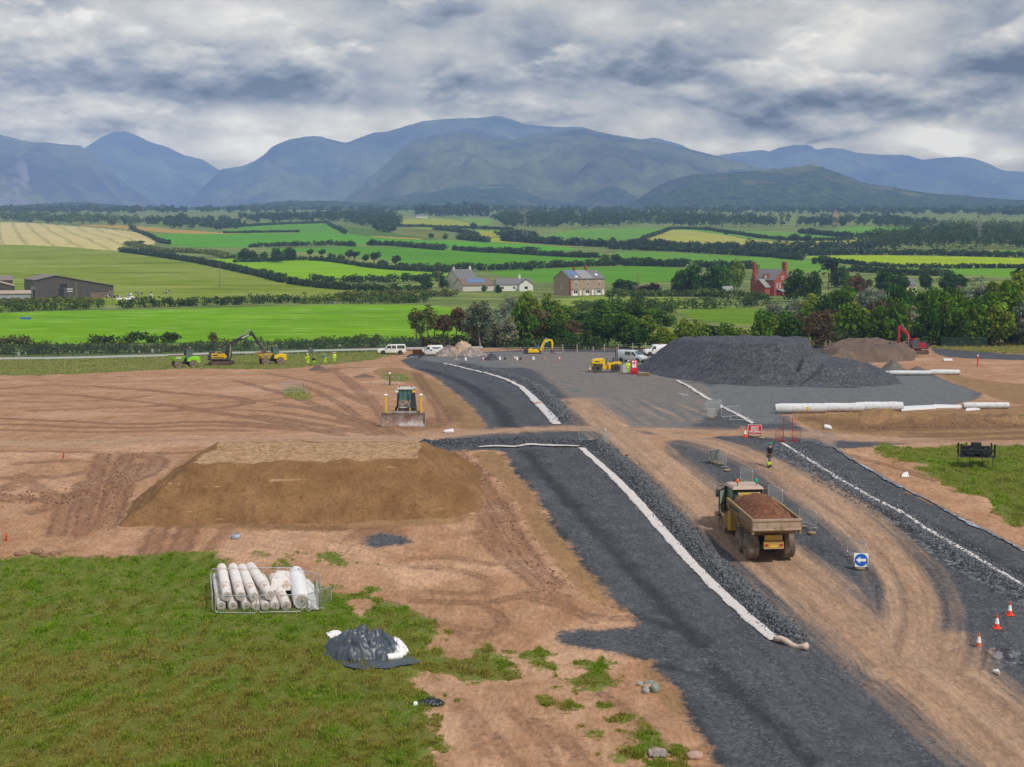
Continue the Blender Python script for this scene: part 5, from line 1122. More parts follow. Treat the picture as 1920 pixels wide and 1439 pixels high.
_nm = {'green': 'mid green leafy tree', 'dark': 'dark green dense tree', 'light': 'yellowish green tree', 'silver': 'silvery white leaved tree', 'brown': 'brownish leaved tree', 'thin': 'slender pale stemmed open tree', 'thinbrown': 'slender tree with reddish brown crown', 'thinsilver': 'slender grey leaved tree'}
_rw = {'back': 'back row', 'middle': 'middle row', 'front': 'front row', 'thin': 'left end'}
for row, x, by, ty, kind in sorted(belt, key=lambda t: t[1]):
 _cnt[(row, kind)] = _cnt.get((row, kind), 0) + 1
 k = ORD[_cnt[(row, kind)] - 1]
 p = G(x, by); h = (by - ty) / PX(by) * 1.02
 tree(kind, p + Vector((0, 0, -0.1)), h, f'{_nm[kind]}, {k} from left in the {_rw[row]} of the belt', 'trees of the belt behind the building site', w=max(0.85, min(1.6, 52 / max(by - ty, 20) * 1.15)) if row != 'thin' else 1.1)
# single trees and bushes of the countryside: x, base y, top y, width factor, kind, label
for x, by, ty, w, kind, lab in SINGLE_TREES:
 p = G(x, by); h = (by - ty) / PX(by)
 bushy = kind in ('bush', 'goldbush')
 tree(kind, p + Vector((0, 0, -0.15)), h, lab, None, 'bush' if bushy else 'tree', w)
# hedges
def hedge(pts, h, w, col, label, leaf=None, seed=0, name='hedge', uneven=0.35, group=None, kind=None):
 rng = np.random.default_rng(seed)
 W = smooth_line(to_world(pts), 1)
 L = np.hypot(*np.diff(W, axis=0).T); S = np.concatenate([[0], np.cumsum(L)])
 dmean = W[:, 1].mean()
 leaf = leaf or max(0.22, 0.9 / (FPX / 1.875 / dmean))
 n = int(min(3500, max(20, S[-1] * (1 + .25 * w / h) / (0.17 * h))))
 s = rng.uniform(0, S[-1], n); s[:2] = 0, S[-1]
 X = np.interp(s, S, W[:, 0]); Y = np.interp(s, S, W[:, 1])
 jig = rng.uniform(-0.5, 0.5, (n, 2)) * w
 X = X + jig[:, 0] * 0.6; Y = Y + jig[:, 1]
 hh = h * (1 + uneven * 1.6 * (vnoise(s / (3.0 * h), s * 0, seed) - 0.6))
 cr = 0.46 * h * rng.uniform(0.7, 1.15, n)
 zc = rng.uniform(0.12, 0.72, n) * hh
 g = ground_z(X, Y)
 o0 = np.array([W[:, 0].mean(), W[:, 1].mean()]); z0 = float(ground_z(o0[0], o0[1]))
 C = np.stack([X - o0[0], Y - o0[1], g + zc - z0], 1)
 per = int(np.clip(1.0 * (h * 0.9 / leaf) ** 2 / 1.5, 10, 34))
 V, F, t = leaf_cloud(C, cr, per, leaf, rng, tint_of(n, rng, 0.3, 0.15), squash=0.9)
 me = np_mesh(name, V, F); set_color(me, t)
 o = link_mesh(name, me, None, leaf_mat('hedge_%s' % col, HEDGE_COL[col], 0.2))
 o.location = (o0[0], o0[1], z0)
 return tag(o, label, 'hedge', group, kind)
HEDGE_COL = {'dark': (0.050, 0.085, 0.026), 'mid': (0.085, 0.135, 0.030), 'olive': (0.13, 0.155, 0.04), 'scrub': (0.10, 0.105, 0.045), 'blue': (0.042, 0.070, 0.032)}
for i, (pts, h, w, col, lab) in enumerate(HEDGES):
 hedge(pts, h, w, col, lab, seed=300 + i)
# far woods: masses nobody could count
def wood(poly, h, n, col, label, seed, conif=False):
 rng = np.random.default_rng(seed)
 P = np.array(poly, float)
 pts = []
 W = np.array(poly, float)
 while len(pts) < n:
  q = rng.uniform(P.min(0), P.max(0), (n * 3, 2))
  k = inside(q[:, 0], q[:, 1], W)
  pts += list(q[k])
 pts = np.array(pts[:n])
 Y = row_depth(pts[:, 1]); X = ray(pts[:, 0], pts[:, 1])[0] * Y
 gz = ground_z(X, Y)
 hh = h * rng.uniform(0.65, 1.15, n)
 nc = 5
 ci = np.repeat(np.arange(n), nc)
 off = rng.normal(size=(n * nc, 3)) * np.array([0.22, 0.22, 0.18])
 if conif:
  off = off * np.array([.35, .35, 1.6])
 o0 = np.array([X.mean(), Y.mean(), gz.mean()])
 C = np.stack([X[ci] + off[:, 0] * hh[ci], Y[ci] + off[:, 1] * hh[ci], gz[ci] + hh[ci] * (0.62 + off[:, 2])], 1) - o0
 tt = tint_of(n, rng, 0.3, 0.15)[ci] * rng.uniform(.85, 1.15, n * nc)[:, None]
 leaf = max(0.8, float(np.mean(Y)) / FPX * 1.875 * 0.75)
 V, F, t = leaf_cloud(C, hh[ci] * (0.30 if not conif else .16), 16, leaf, rng, tt)
 me = np_mesh('woodland', V, F); set_color(me, t)
 o = link_mesh('woodland', me, None, leaf_mat('wood_%s' % col, HEDGE_COL[col], 0.0))
 o.location = o0
 tag(o, label, 'woodland', None, 'stuff')
for i, (poly, h, n, col, lab, con) in enumerate(WOODS):
 wood(poly, h, n, col, lab, 700 + i, con)
# grass: one object per sward
def grass(name, n, xr, yr, layer_min, hgt, seed, label, palette, pw=1.0):
 rng = np.random.default_rng(seed)
 x = rng.uniform(xr[0], xr[1], n * 3); y = yr[0] + (yr[1] - yr[0]) * rng.uniform(0, 1, n * 3) ** pw
 jj = np.interp(-y, -ys_g[:SITE_N], np.arange(SITE_N)); ii = np.interp(x, xs_g, np.arange(NXG))
 j = np.clip(np.round(jj).astype(int), 0, SITE_N - 1); i = np.clip(np.round(ii).astype(int), 0, NXG - 1)
 X = ray(x, y)[0] * row_depth(y); Y = row_depth(y)
 g = LAY['grass'][j, i] + 2.0 * fbm(X / .9, Y / 1.4, 5, 91)
 k = np.where((g > layer_min) & (LAY['grass'][j, i] > -0.9))[0][:n]
 X, Y, j, i = X[k], Y[k], j[k], i[k]
 fj = np.clip(jj[k], 0, SITE_N - 1.001); fi = np.clip(ii[k], 0, NXG - 1.001)
 j0 = fj.astype(int); i0 = fi.astype(int); a = fj - j0; b = fi - i0
 Z = (GZ[j0, i0] * (1 - a) * (1 - b) + GZ[j0 + 1, i0] * a * (1 - b) + GZ[j0, i0 + 1] * (1 - a) * b + GZ[j0 + 1, i0 + 1] * a * b) - 0.02
 n = len(X); nb = 5
 pat = 1.2 * fbm(X / 1.5, Y / 2.6, 5, 61); pat2 = fbm(X / 0.8, Y / 0.8, 3, 67); pat3 = fbm(X / 7.0, Y / 7.0, 3, 71)
 w = np.clip(0.80 + 0.9 * pat + 0.8 * pat3 - (0.55 * np.clip((Y - 68) / 9, 0, 1) if seed == 1 else 0), 0, 1)[:, None]; w2 = np.clip(1.6 * (pat2 - 0.12), 0, 1)[:, None]
 P0, P1, P2 = [np.array(q) for q in palette]
 col = (P0 * (1 - w) + P1 * w) * (1 - w2 * 0.7) + P2 * w2 * 0.7
 hg = hgt * (0.35 + 1.5 * np.clip(0.35 + fbm(X / .75, Y / 1.5, 4, 77), 0, 1) ** 1.5) * rng.uniform(0.6, 1.4, n)
 ti = np.repeat(np.arange(n), nb)
 N = n * nb
 ang = rng.uniform(0, 2 * PI, N); ln_ = rng.uniform(0.15, 0.9, N) * hg[ti]
 bx, by = X[ti] + rng.normal(0, 0.05, N), Y[ti] + rng.normal(0, 0.05, N)
 h = hg[ti] * rng.uniform(0.6, 1.1, N); wd = 0.016 + 0.07 * h
 ca, sa = np.cos(ang), np.sin(ang)
 V = np.stack([np.stack([bx - sa * wd, by + ca * wd, Z[ti]], 1), np.stack([bx + sa * wd, by - ca * wd, Z[ti]], 1), np.stack([bx + ca * ln_, by + sa * ln_, Z[ti] + h], 1)], 1).reshape(-1, 3)
 F = np.arange(N * 3).reshape(N, 3)
 c = np.repeat(col[ti] * rng.uniform(0.7, 1.35, N)[:, None], 3, 0)
 o0 = V.mean(0)
 me = np_mesh(name, V - o0, F); set_color(me, c)
 o = link_mesh(name, me, None, leaf_mat('grass_blades', (1, 1, 1), 0.0, 0.35))
 o.location = o0
 tag(o, label, 'grass', None, 'stuff')
_pal = ((0.155, 0.265, 0.010), (0.265, 0.235, 0.045), (0.42, 0.32, 0.13))
grass('grass', 95000, (-60, 1400), (1036, 1500), 0.05, 0.15, 1, 'uneven green and straw grass covering the near left corner', _pal, 0.85)
grass('grass', 16000, (1600, 1990), (832, 1000), 0.05, 0.17, 2, 'short green grass round the black steel attachment on the right', ((0.19, 0.33, 0.02), (0.26, 0.29, 0.05), (0.40, 0.33, 0.15)))
grass('grass', 30000, (-60, 780), (656, 752), 0.0, 0.22, 3, 'rough pale grass verge in front of the crash barrier', ((0.21, 0.30, 0.04), (0.38, 0.36, 0.13), (0.50, 0.43, 0.22)))
grass('grass', 12000, (1725, 1990), (644, 668), 0.0, 0.32, 4, 'pale dry grass strip in front of the trees on the right', ((0.25, 0.29, 0.05), (0.42, 0.37, 0.13), (0.50, 0.42, 0.2)))
# buildings of the countryside
M('render_pale', (0.52, 0.49, 0.43), 0.9); M('render_white', (0.68, 0.67, 0.63), 0.9); M('render_tan', (0.37, 0.27, 0.20), 0.9, dirt=(0.28, 0.2, 0.15))
M('brick_red', (0.30, 0.07, 0.045), 0.9, vscale=3, vary=0.25); M('slate', (0.15, 0.145, 0.15), 0.8, vary=0.25, vscale=2); M('slate_light', (0.25, 0.245, 0.235), 0.8, vary=0.2)
M('tile_brown', (0.17, 0.115, 0.085), 0.85, vary=0.25); M('pane', (0.02, 0.025, 0.03), 0.12, vary=0, spec=0.6); M('white_paint', (0.78, 0.78, 0.76), 0.5); M('solar', (0.10, 0.16, 0.30), 0.2, spec=0.6)
M('barn_board', (0.075, 0.066, 0.060), 0.95, vary=0.4, vscale=1.5); M('barn_side', (0.15, 0.13, 0.115), 0.95, vary=0.2); M('barn_roof', (0.20, 0.165, 0.145), 0.9, vary=0.2, vscale=1); M('sheet_blue', (0.26, 0.29, 0.32), 0.7); M('sheet_tan', (0.40, 0.32, 0.26), 0.8, dirt=(0.3, 0.15, 0.08))
M('pole_wood', (0.20, 0.165, 0.125), 0.9); M('steel', (0.33, 0.34, 0.35), 0.45, metal=0.5); M('pylon_steel', (0.26, 0.27, 0.28), 0.6, metal=0.3)
def house(label, loc, L, W, eave, ridge, rz, wall, roof, chimneys=(), windows=(), doors=(), name='house', group=None, over=0.3):
 """gables at the two x ends; the front is y=0"""
 e = empty(name, label, 'house', loc, rz, group)
 b = MB()
 b.prism([(0, -1.0), (W, -1.0), (W, eave), (W / 2, ridge - 0.15), (0, eave)], 0, L, 'x')
 b.build('wall', wall, e)
 r = MB()
 k = (ridge - eave) / (W / 2); t = 0.22
 r.prism([(-over, eave - over * k + 0.03), (W / 2, ridge), (W + over, eave - over * k + 0.03), (W + over, eave - over * k + 0.03 + t), (W / 2, ridge + t), (-over, eave - over * k + 0.03 + t)], -over * 0.6, L + over * 0.6, 'x')
 ro = r.build('roof', roof, e)
 for cx, cy, top, mat in chimneys:
  c = MB(); base = ridge - abs(cy - W / 2) * k - 0.4
  c.box(cx - 0.45, cx + 0.45, cy - 0.35, cy + 0.35, base, top); c.box(cx - 0.53, cx + 0.53, cy - 0.43, cy + 0.43, top, top + 0.15)
  for s in (-0.22, 0.22): c.cyl((cx + s, cy, top + 0.15), (cx + s, cy, top + 0.55), 0.12, 0.1, 8)
  c.build('chimney', mat, ro)
 for face, u, z, w, h in windows:
  wf = MB(); pn = MB()
  def bx(m, u0, u1, z0, z1, d0, d1):
   if face == 'f': m.box(u0, u1, -d1, -d0, z0, z1)
   elif face == 'l': m.box(-d1, -d0, u0, u1, z0, z1)
   elif face == 'r': m.box(L + d0, L + d1, u0, u1, z0, z1)
  f = 0.12
  for a in ((u - w / 2, u + w / 2, z - f, z), (u - w / 2, u + w / 2, z + h, z + h + f), (u - w / 2, u - w / 2 + f, z, z + h), (u + w / 2 - f, u + w / 2, z, z + h), (u - 0.05, u + 0.05, z, z + h)):
   bx(wf, *a, 0.0, 0.09)
  o = wf.build('window', 'white_paint', e)
  bx(pn, u - w / 2 + f, u + w / 2 - f, z, z + h, 0.0, 0.04); pn.build('pane', 'pane', o)
 for face, u, w, h in doors:
  d = MB()
  if face == 'f': d.box(u - w / 2, u + w / 2, -0.08, 0, -0.2, h)
  else: d.box(L, L + 0.08, u - w / 2, u + w / 2, -0.2, h)
  d.build('door', 'white_paint', e)
 return e, ro, k
P = AT(1069, 554, float(row_depth(555)))
P = G(1069, 555)
wins = [('f', 3.2 + 6.4 * i, 3.6, 1.2, 1.7) for i in range(3)] + [('f', 3.2 + 6.4 * i, 5.75, 0.9, 0.85) for i in range(3)] + [('l', 5.2, 2.6, 0.7, 1.9)]
te, tr, k = house('tan terrace of three houses with solar panels and two red chimneys', P, 19.2, 10.0, 6.7, 9.9, R(40), MATS['render_tan'], MATS['slate'],
     [(6.6, 5.0, 11.0, MATS['brick_red']), (13.0, 5.0, 11.9, MATS['brick_red'])], wins, [('f', 5.6, 0.9, 2.1), ('f', 12.4, 0.9, 2.1), ('f', 18.2, 0.9, 2.1)], 'terrace_house')
for i in range(3):
 b = MB(); x = 2.2 + 6.4 * i
 b.prism([(x - 1.5, 0), (x + 1.5, 0), (x + 1.1, -0.9), (x - 1.1, -0.9)], -0.3, 2.5, 'z')
 bw = b.build('bay_window', 'white_paint', te)
 b = MB(); b.box(x - 0.95, x - 0.1, -0.95, -0.9, 0.9, 2.2); b.box(x + 0.1, x + 0.95, -0.95, -0.9, 0.9, 2.2); b.build('pane', 'pane', bw)
 b = MB(); b.prism([(x - 1.7, 0), (x + 1.7, 0), (x + 1.25, -1.05), (x - 1.25, -1.05)], 2.5, 2.7, 'z'); b.build('bay_roof', 'slate', bw)
b = MB(); b.box(-0.06, 0.55, -0.06, 0.0, -0.5, 6.6); b.box(-0.06, 0.0, 0.0, 0.5, -0.5, 6.6); b.build('corner_brick', 'brick_red', te)
sl = math.hypot(5.0, 3.2)
def roof_patch(parent, name, mat, x0, x1, t0, t1, W, eave, ridge, lift=0.30):
 b = MB(); k = (ridge - eave) / (W / 2)
 y0, y1 = t0 * W / 2, t1 * W / 2
 bot = [(x0, y0, eave + k * y0 + lift - 0.03), (x1, y0, eave + k * y0 + lift - 0.03), (x1, y1, eave + k * y1 + lift - 0.03), (x0, y1, eave + k * y1 + lift - 0.03)]
 b.hexa(bot, [(p[0], p[1], p[2] + 0.07) for p in bot])
 return b.build(name, mat, parent)
roof_patch(tr, 'solar_panel', 'solar', 1.0, 6.3, 0.35, 0.95, 10, 6.7, 9.9); roof_patch(tr, 'lighter_slates', 'slate_light', 6.6, 12.8, 0.0, 0.99, 10, 6.7, 9.9, 0.26)
roof_patch(tr, 'skylight', 'white_paint', 3.6, 5.0, 0.14, 0.28, 10, 6.7, 9.9); roof_patch(tr, 'skylight', 'white_paint', 15.6, 16.8, 0.3, 0.5, 10, 6.7, 9.9)
ce, cr_, _ = house('cream gabled house with grey slate roof and two pale chimneys', G(858, 542), 11, 9.0, 4.8, 8.6, R(38), MATS['render_pale'], MATS['slate'], [(1.0, 4.5, 9.6, MATS['render_pale']), (10.2, 4.5, 9.8, MATS['render_white'])], [('l', 4.3, 4.2, 0.7, 1.6), ('f', 5, 2.6, 1.0, 1.2)], (), 'gabled_house')
se, sr, _ = house('low cream cottage with a row of solar panels on its brown roof', G(868, 547), 15.5, 8.6, 2.6, 5.4, R(30), MATS['render_pale'], MATS['tile_brown'], (), [('f', 12, 0.9, 1.2, 1.0)], (), 'cottage')
roof_patch(sr, 'solar_panel', 'solar', 3.2, 12.2, 0.3, 0.9, 8.6, 2.6, 5.4)
be, brf, _ = house('grey white bungalow with grey roof and a front gable', G(932, 546), 15.5, 8.0, 2.8, 5.3, R(8), MATS['render_white'], MATS['slate'], [(10.5, 4.0, 6.6, MATS['render_white'])], [('f', 2.5, 0.9, 1.3, 1.1), ('f', 7.6, 0.9, 1.3, 1.1)], (), 'bungalow')
b = MB(); b.prism([(9.6, -0.8), (15.6, -0.8), (15.6, 2.8), (12.6, 5.0), (9.6, 2.8)], -2.2, 0.5, 'y'); b.build('front_gable', 'render_white', be)
b = MB(); b.prism([(9.3, 2.65), (12.6, 5.12), (15.9, 2.65), (15.9, 2.85), (12.6, 5.34), (9.3, 2.85)], -2.5, 3.9, 'y'); b.build('gable_roof', 'slate', be)
b = MB(); b.box(11.9, 13.3, -2.27, -2.2, 0.9, 2.0); b.build('window', 'pane', be)
hp = G(1407, 554)
re_, rr_, _ = house('tall red brick house with grey slate roofs and tall chimneys', hp, 11.5, 11.0, 6.3, 10.4, R(-45), MATS['brick_red'], MATS['slate'], [(0.8, 2.6, 11.0, MATS['brick_red'])],
     [('r', 5.6, 6.6, 1.3, 1.1), ('r', 7.3, 3.6, 1.5, 1.8), ('r', 2.0, 3.4, 0.7, 1.6), ('r', 4.0, 3.4, 0.7, 1.6), ('f', 8.4, 3.4, 0.8, 1.5), ('r', 7.3, 0.6, 1.5, 1.6)], (), 'brick_house')
b = MB(); b.box(1.2, 2.8, -1.0, 0.1, -1, 8.0); b.hexa([(1.2, -1.0, 8), (2.8, -1.0, 8), (2.8, 0.1, 8), (1.2, 0.1, 8)], [(1.5, -0.9, 9), (2.5, -0.9, 9), (2.5, 0.1, 9), (1.5, 0.1, 9)]); b.box(1.5, 2.5, -0.9, 0.1, 9.0, 13.2); b.box(1.4, 2.6, -1.0, 0.2, 13.2, 13.5); b.build('chimney_breast', 'brick_red', re_)
b = MB(); b.prism([(3.6, -1), (9.6, -1), (9.6, 3.6), (6.6, 6.4), (3.6, 3.6)], -3.6, 0.1, 'y'); b.build('front_wing', 'brick_red', re_)
b = MB(); b.prism([(3.2, 3.35), (6.6, 6.5), (10.0, 3.35), (10.0, 3.6), (6.6, 6.75), (3.2, 3.6)], -3.9, 1.2, 'y'); b.build('wing_roof', 'slate_light', re_)
b = MB(); b.prism([(3.0, 6.6), (6.0, 9.1), (6.0, 6.6)], 5.4, 8.2, 'x') if False else b.box(5.6, 8.2, 0.6, 2.6, 6.6, 8.6); b.build('dormer', 'brick_red', re_)
b = MB(); b.box(6.3, 7.5, 0.53, 0.6, 7.0, 8.2); b.build('window', 'white_paint', re_)
b = MB(); b.box(8.5, 10.2, 9.4, 10.8, 6, 13.0); b.box(8.4, 10.3, 9.3, 10.9, 13.0, 13.3)
for s in (8.9, 9.8): b.cyl((s, 10.1, 13.3), (s, 10.1, 13.9), 0.2, 0.17, 8)
b.build('chimney', 'brick_red', re_)
b = MB(); b.prism([(0.4, -1), (8.4, -1), (8.4, 6.0), (4.4, 9.6), (0.4, 6.0)], 10.6, 17.5, 'y'); b.build('rear_wing', 'brick_red', re_)
b = MB(); b.prism([(0.0, 5.75), (4.4, 9.75), (8.8, 5.75), (8.8, 6.0), (4.4, 10.05), (0.0, 6.0)], 9.6, 17.9, 'y'); b.build('rear_roof', 'slate', re_)
b = MB(); b.prism([(11.5, 2.6), (14.5, 1.6), (14.5, 1.8), (11.5, 2.85)], 1.5, 8.5, 'y'); b.build('porch_roof', 'slate_light', re_)
b = MB(); b.box(11.5, 14.3, 1.7, 8.3, -1.0, 1.6); b.build('porch', 'brick_red', re_)
house('small tan shed with pale hipped roof beside the brick house', G(1358, 556), 4.5, 4, 1.9, 3.8, R(20), MATS['render_tan'], MATS['slate_light'], name='shed')
hh_, _, _ = house('house hidden behind the belt with red chimney pots and grey roof', G(1662, 552), 13, 9, 3.6, 6.4, R(8), MATS['render_pale'], MATS['slate'], [(0.8, 4.5, 8.2, MATS['brick_red']), (8.6, 4.5, 7.6, MATS['brick_red'])], name='hidden_house')
# barns
e = empty('barn', 'large dark boarded barn with low lean-to right end and grey roof', 'barn', G(67, 560), R(28))
b = MB(); prof = [(0, -1), (29.5, -1), (29.5, 4.5), (19, 6.4), (7.5, 8.6), (0, 6.9)]
b.prism(prof, 0, 24, 'y'); b.build('wall', 'barn_board', e)
b = MB(); b.prism([(-0.5, 6.85), (7.5, 8.65), (19, 6.45), (30, 4.4), (30, 4.65), (19, 6.7), (7.5, 8.9), (-0.5, 7.1)], -0.5, 24.5, 'y'); b.build('roof', 'barn_roof', e)
b = MB(); b.box(-0.12, 0, 0, 24, -1, 6.6); b.build('side_wall', 'barn_side', e)
b = MB(); b.box(-0.32, -0.12, 0.6, 8.0, 3.4, 4.6); b.box(-0.32, -0.12, 4.2, 8.0, -0.5, 3.4); b.build('door_frame', 'sheet_blue', e)
b = MB(); b.box(-0.22, -0.12, 0.8, 4.2, -0.5, 3.4); b.build('doorway', 'pane', e)  # dark sheet painted for the shade inside the open doorway
b = MB(); b.box(20.5, 29.2, -0.15, 0, -0.5, 1.9); b.build('brick_base', 'tile_brown', e)
b = MB(); b.box(8.5, 10.5, -0.06, 0, -0.5, 3.6); b.box(9.0, 11.8, -0.06, 0, 4.0, 5.4); b.build('doorway', 'pane', e)  # dark sheets stand for the shade inside the front openings
b = MB()
for i in range(40): b.box(0.35 + i * 0.73, 0.42 + i * 0.73, -0.05, 0, 0, min(6.6 + i * 0.15, 8.2 - max(0, i - 10) * 0.13))
b.build('boarding', M('barn_batten', (0.13, 0.115, 0.10), 0.95), e)
e = empty('shed', 'low pale blue shed with a tan sheet roof in front of the barn', 'shed', G(-24, 565), R(20))
b = MB(); b.prism([(0, -1), (6.5, -1), (6.5, 2.6), (3.2, 3.5), (0, 2.6)], 0, 15, 'x'); b.build('wall', 'sheet_blue', e)
b = MB(); b.prism([(-0.4, 2.55), (3.2, 3.55), (6.9, 2.55), (6.9, 2.7), (3.2, 3.75), (-0.4, 2.7)], -0.3, 15.3, 'x'); b.build('roof', 'sheet_tan', e)
e = empty('shed', 'small open shed with pale curved roof left of the barn', 'shed', G(-20, 557), R(15))
b = MB(); b.prism([(-5, -1), (9, -1), (9, 4.2), (2, 6.2), (-5, 4.2)], 0, 8, 'y'); b.build('wall', 'barn_board', e)
b = MB(); b.prism([(-5.4, 4.1), (2, 6.2), (9.4, 4.1), (9.4, 4.4), (2, 6.5), (-5.4, 4.4)], -0.4, 8.4, 'y'); b.build('roof', 'sheet_tan', e)
e = empty('barn', 'dark barn cut by the left edge behind the boarded barn', 'barn', G(-40, 548), R(20))
b = MB(); b.prism([(0, -1), (10, -1), (10, 5), (5, 6.6), (0, 5)], 0, 14, 'x'); b.build('wall', 'barn_board', e)
b = MB(); b.prism([(-.4, 4.9), (5, 6.7), (10.4, 4.9), (10.4, 5.1), (5, 6.95), (-.4, 5.1)], -.3, 14.3, 'x'); b.build('roof', 'barn_roof', e)
for x, y, L, rz, w, rf, lab in [(780, 409, 22, 10, 'render_pale', 'slate', 'long low farm building on the skyline above the pale yellow field'), (1256, 408, 12, -20, 'render_tan', 'tile_brown', 'tiny reddish house at the foot of the wooded hill'), (1880, 432, 16, 15, 'render_tan', 'slate', 'tan farmhouse far right below the hills'), (1900, 436, 12, -10, 'render_white', 'slate', 'white farm building far right beside the tan farmhouse'),
        (372, 421, 14, 10, 'render_white', 'slate', 'pale farm roofs on the skyline left of the green dome field'), (414, 424, 12, -15, 'render_tan', 'slate', 'small tan farm roof right of the pale farm roofs'), (1820, 432, 10, 0, 'render_white', 'slate', 'small white house left of the right hand pylon')]:
 house(lab, G(x, y), L, 8, 4, 7, R(rz), MATS[w], MATS[rf], name='farmhouse')
e = empty('church_tower', 'tiny reddish stone church tower among the far woods', 'tower', G(1567, 424))
b = MB(); b.box(-4, 4, 0, 8, -2, 17); b.build('tower', 'render_tan', e); b = MB(); b.hexa([(-4, 0, 17), (4, 0, 17), (4, 8, 17), (-4, 8, 17)], [(-.3, 3.7, 23), (.3, 3.7, 23), (.3, 4.3, 23), (-.3, 4.3, 23)]); b.build('roof', 'tile_brown', e)
# poles and pylons
for x, y, ty, arm, lab in [(412, 540, 494, 0, 'thin wooden pole standing in the cow pasture'), (823, 548, 507, 1, 'wooden power pole with crossarm left of the cream house'), (1196, 553, 513, 0, 'tall pole left of the purple trees'), (1191, 553, 534, 1, 'short pole with crossarm beside the tall pole by the purple trees'), (1342, 553, 500, 1, 'weathered power pole in front of the dark trees'), (965, 458, 436, 1, 'small pole right of the far lattice pylon field'),
       (253, 432, 408, 0, 'pole at the corner of the barley field'), (77, 556, 516, 0, 'pole beside the barn side door'), (143, 560, 530, 0, 'pole in front of the boarded barn'), (211, 574, 543, 1, 'faint pole at the field gate by the cows'), (1712, 472, 457, 0, 'short pale pole at the edge of the dark wood on the right'), (1453, 478, 461, 0, 'thin pole in the scrub below the golden field')]:
 h = (y - ty) / PX(y)
 e = empty('utility_pole', lab, 'pole', G(x, y))
 b = MB(); b.cyl((0, 0, -0.5), (0, 0, h), 0.20, 0.13, 8); b.build('pole', 'pole_wood', e)
 if arm:
  b = MB(); b.box(-1.1, 1.1, -0.08, 0.08, h - 0.9, h - 0.72); b.build('crossarm', 'pole_wood', e)
  b = MB()
  for s in (-0.95, 0, 0.95): b.cyl((s, 0, h - 0.72), (s, 0, h - 0.45), 0.08, 0.05, 6)
  b.build('insulator', 'render_white', e)
def pylon(x, y, ty, lab):
 h = (y - ty) / PX(y); w = h * 0.075; r = 0.10
 e = empty('pylon', lab, 'pylon', G(x, y), R(12))
 b = MB()
 lv = [(0, w), (0.3, w * .7), (0.55, w * .42), (0.75, w * .3), (0.9, w * .22), (1.0, 0.05)]
 cs = [(-1, -1), (1, -1), (1, 1), (-1, 1)]
 for i in range(len(lv) - 1):
  (t0, w0), (t1, w1) = lv[i], lv[i + 1]
  for q in range(4):
   a, c = cs[q], cs[(q + 1) % 4]
   b.tube([(a[0] * w0, a[1] * w0, t0 * h), (a[0] * w1, a[1] * w1, t1 * h)], r, 4)
   b.tube([(a[0] * w0, a[1] * w0, t0 * h), (c[0] * w1, c[1] * w1, t1 * h)], r * .6, 4); b.tube([(c[0] * w0, c[1] * w0, t0 * h), (a[0] * w1, a[1] * w1, t1 * h)], r * .6, 4)
   b.tube([(a[0] * w1, a[1] * w1, t1 * h), (c[0] * w1, c[1] * w1, t1 * h)], r * .6, 4)
 b.build('tower', 'pylon_steel', e)
 for t, l in ((0.62, .17), (0.76, .21), (0.9, .15)):
  b = MB(); b.tube([(-l * h, 0, t * h), (-w * .3, 0, t * h + .02 * h), (w * .3, 0, t * h + .02 * h), (l * h, 0, t * h)], r, 4); b.tube([(-l * h, 0, t * h), (l * h, 0, t * h)], r * .7, 4); b.build('crossarm', 'pylon_steel', e)
pylon(268, 430, 366, 'lattice pylon behind the barley field on the left'); pylon(984, 454, 388, 'lattice pylon in the middle of the countryside'); pylon(1836, 468, 408, 'lattice pylon beside the dark wood on the right')
# gates and the board by the barn
for xa, ya, xb, yb, lab in [(611, 572, 631, 572, 'grey metal field gate in the hedge above the bright field'), (193, 583, 222, 582, 'pale metal gate at the end of the barn hedge')]:
 p, q = G(xa, ya), G(xb, yb); L = (q - p).length
 e = empty('field_gate', lab, 'gate', p, math.atan2(q.y - p.y, q.x - p.x))
 b = MB()
 for z in (0.15, 0.42, 0.68, 0.94, 1.2): b.box(0.12, L - 0.12, -0.03, 0.03, z, z + 0.06)
 b.box(L * .5 - .04, L * .5 + .04, -0.04, 0.04, 0.15, 1.26); b.build('bars', 'steel', e)
 for s in (0, L):
  b = MB(); b.box(s - 0.1, s + 0.1, -0.1, 0.1, -0.3, 1.45); b.build('post', 'pole_wood', e)
e = empty('notice_board', 'dark notice board with white heading in front of the barn', 'sign', G(132, 568))
b = MB(); b.box(-0.12, 0.12, -.08, .08, -.3, 5.4); b.build('post', 'pole_wood', e)
b = MB(); b.box(-1.1, 1.1, -.18, -.08, 3.6, 5.2); b.build('panel', 'barn_board', e)
b = MB(); b.box(-1.0, 1.0, -.2, -.18, 4.7, 5.0); b.box(-1.0, 1.0, -.2, -.18, 3.9, 4.2); b.build('white_lines', 'white_paint', e)
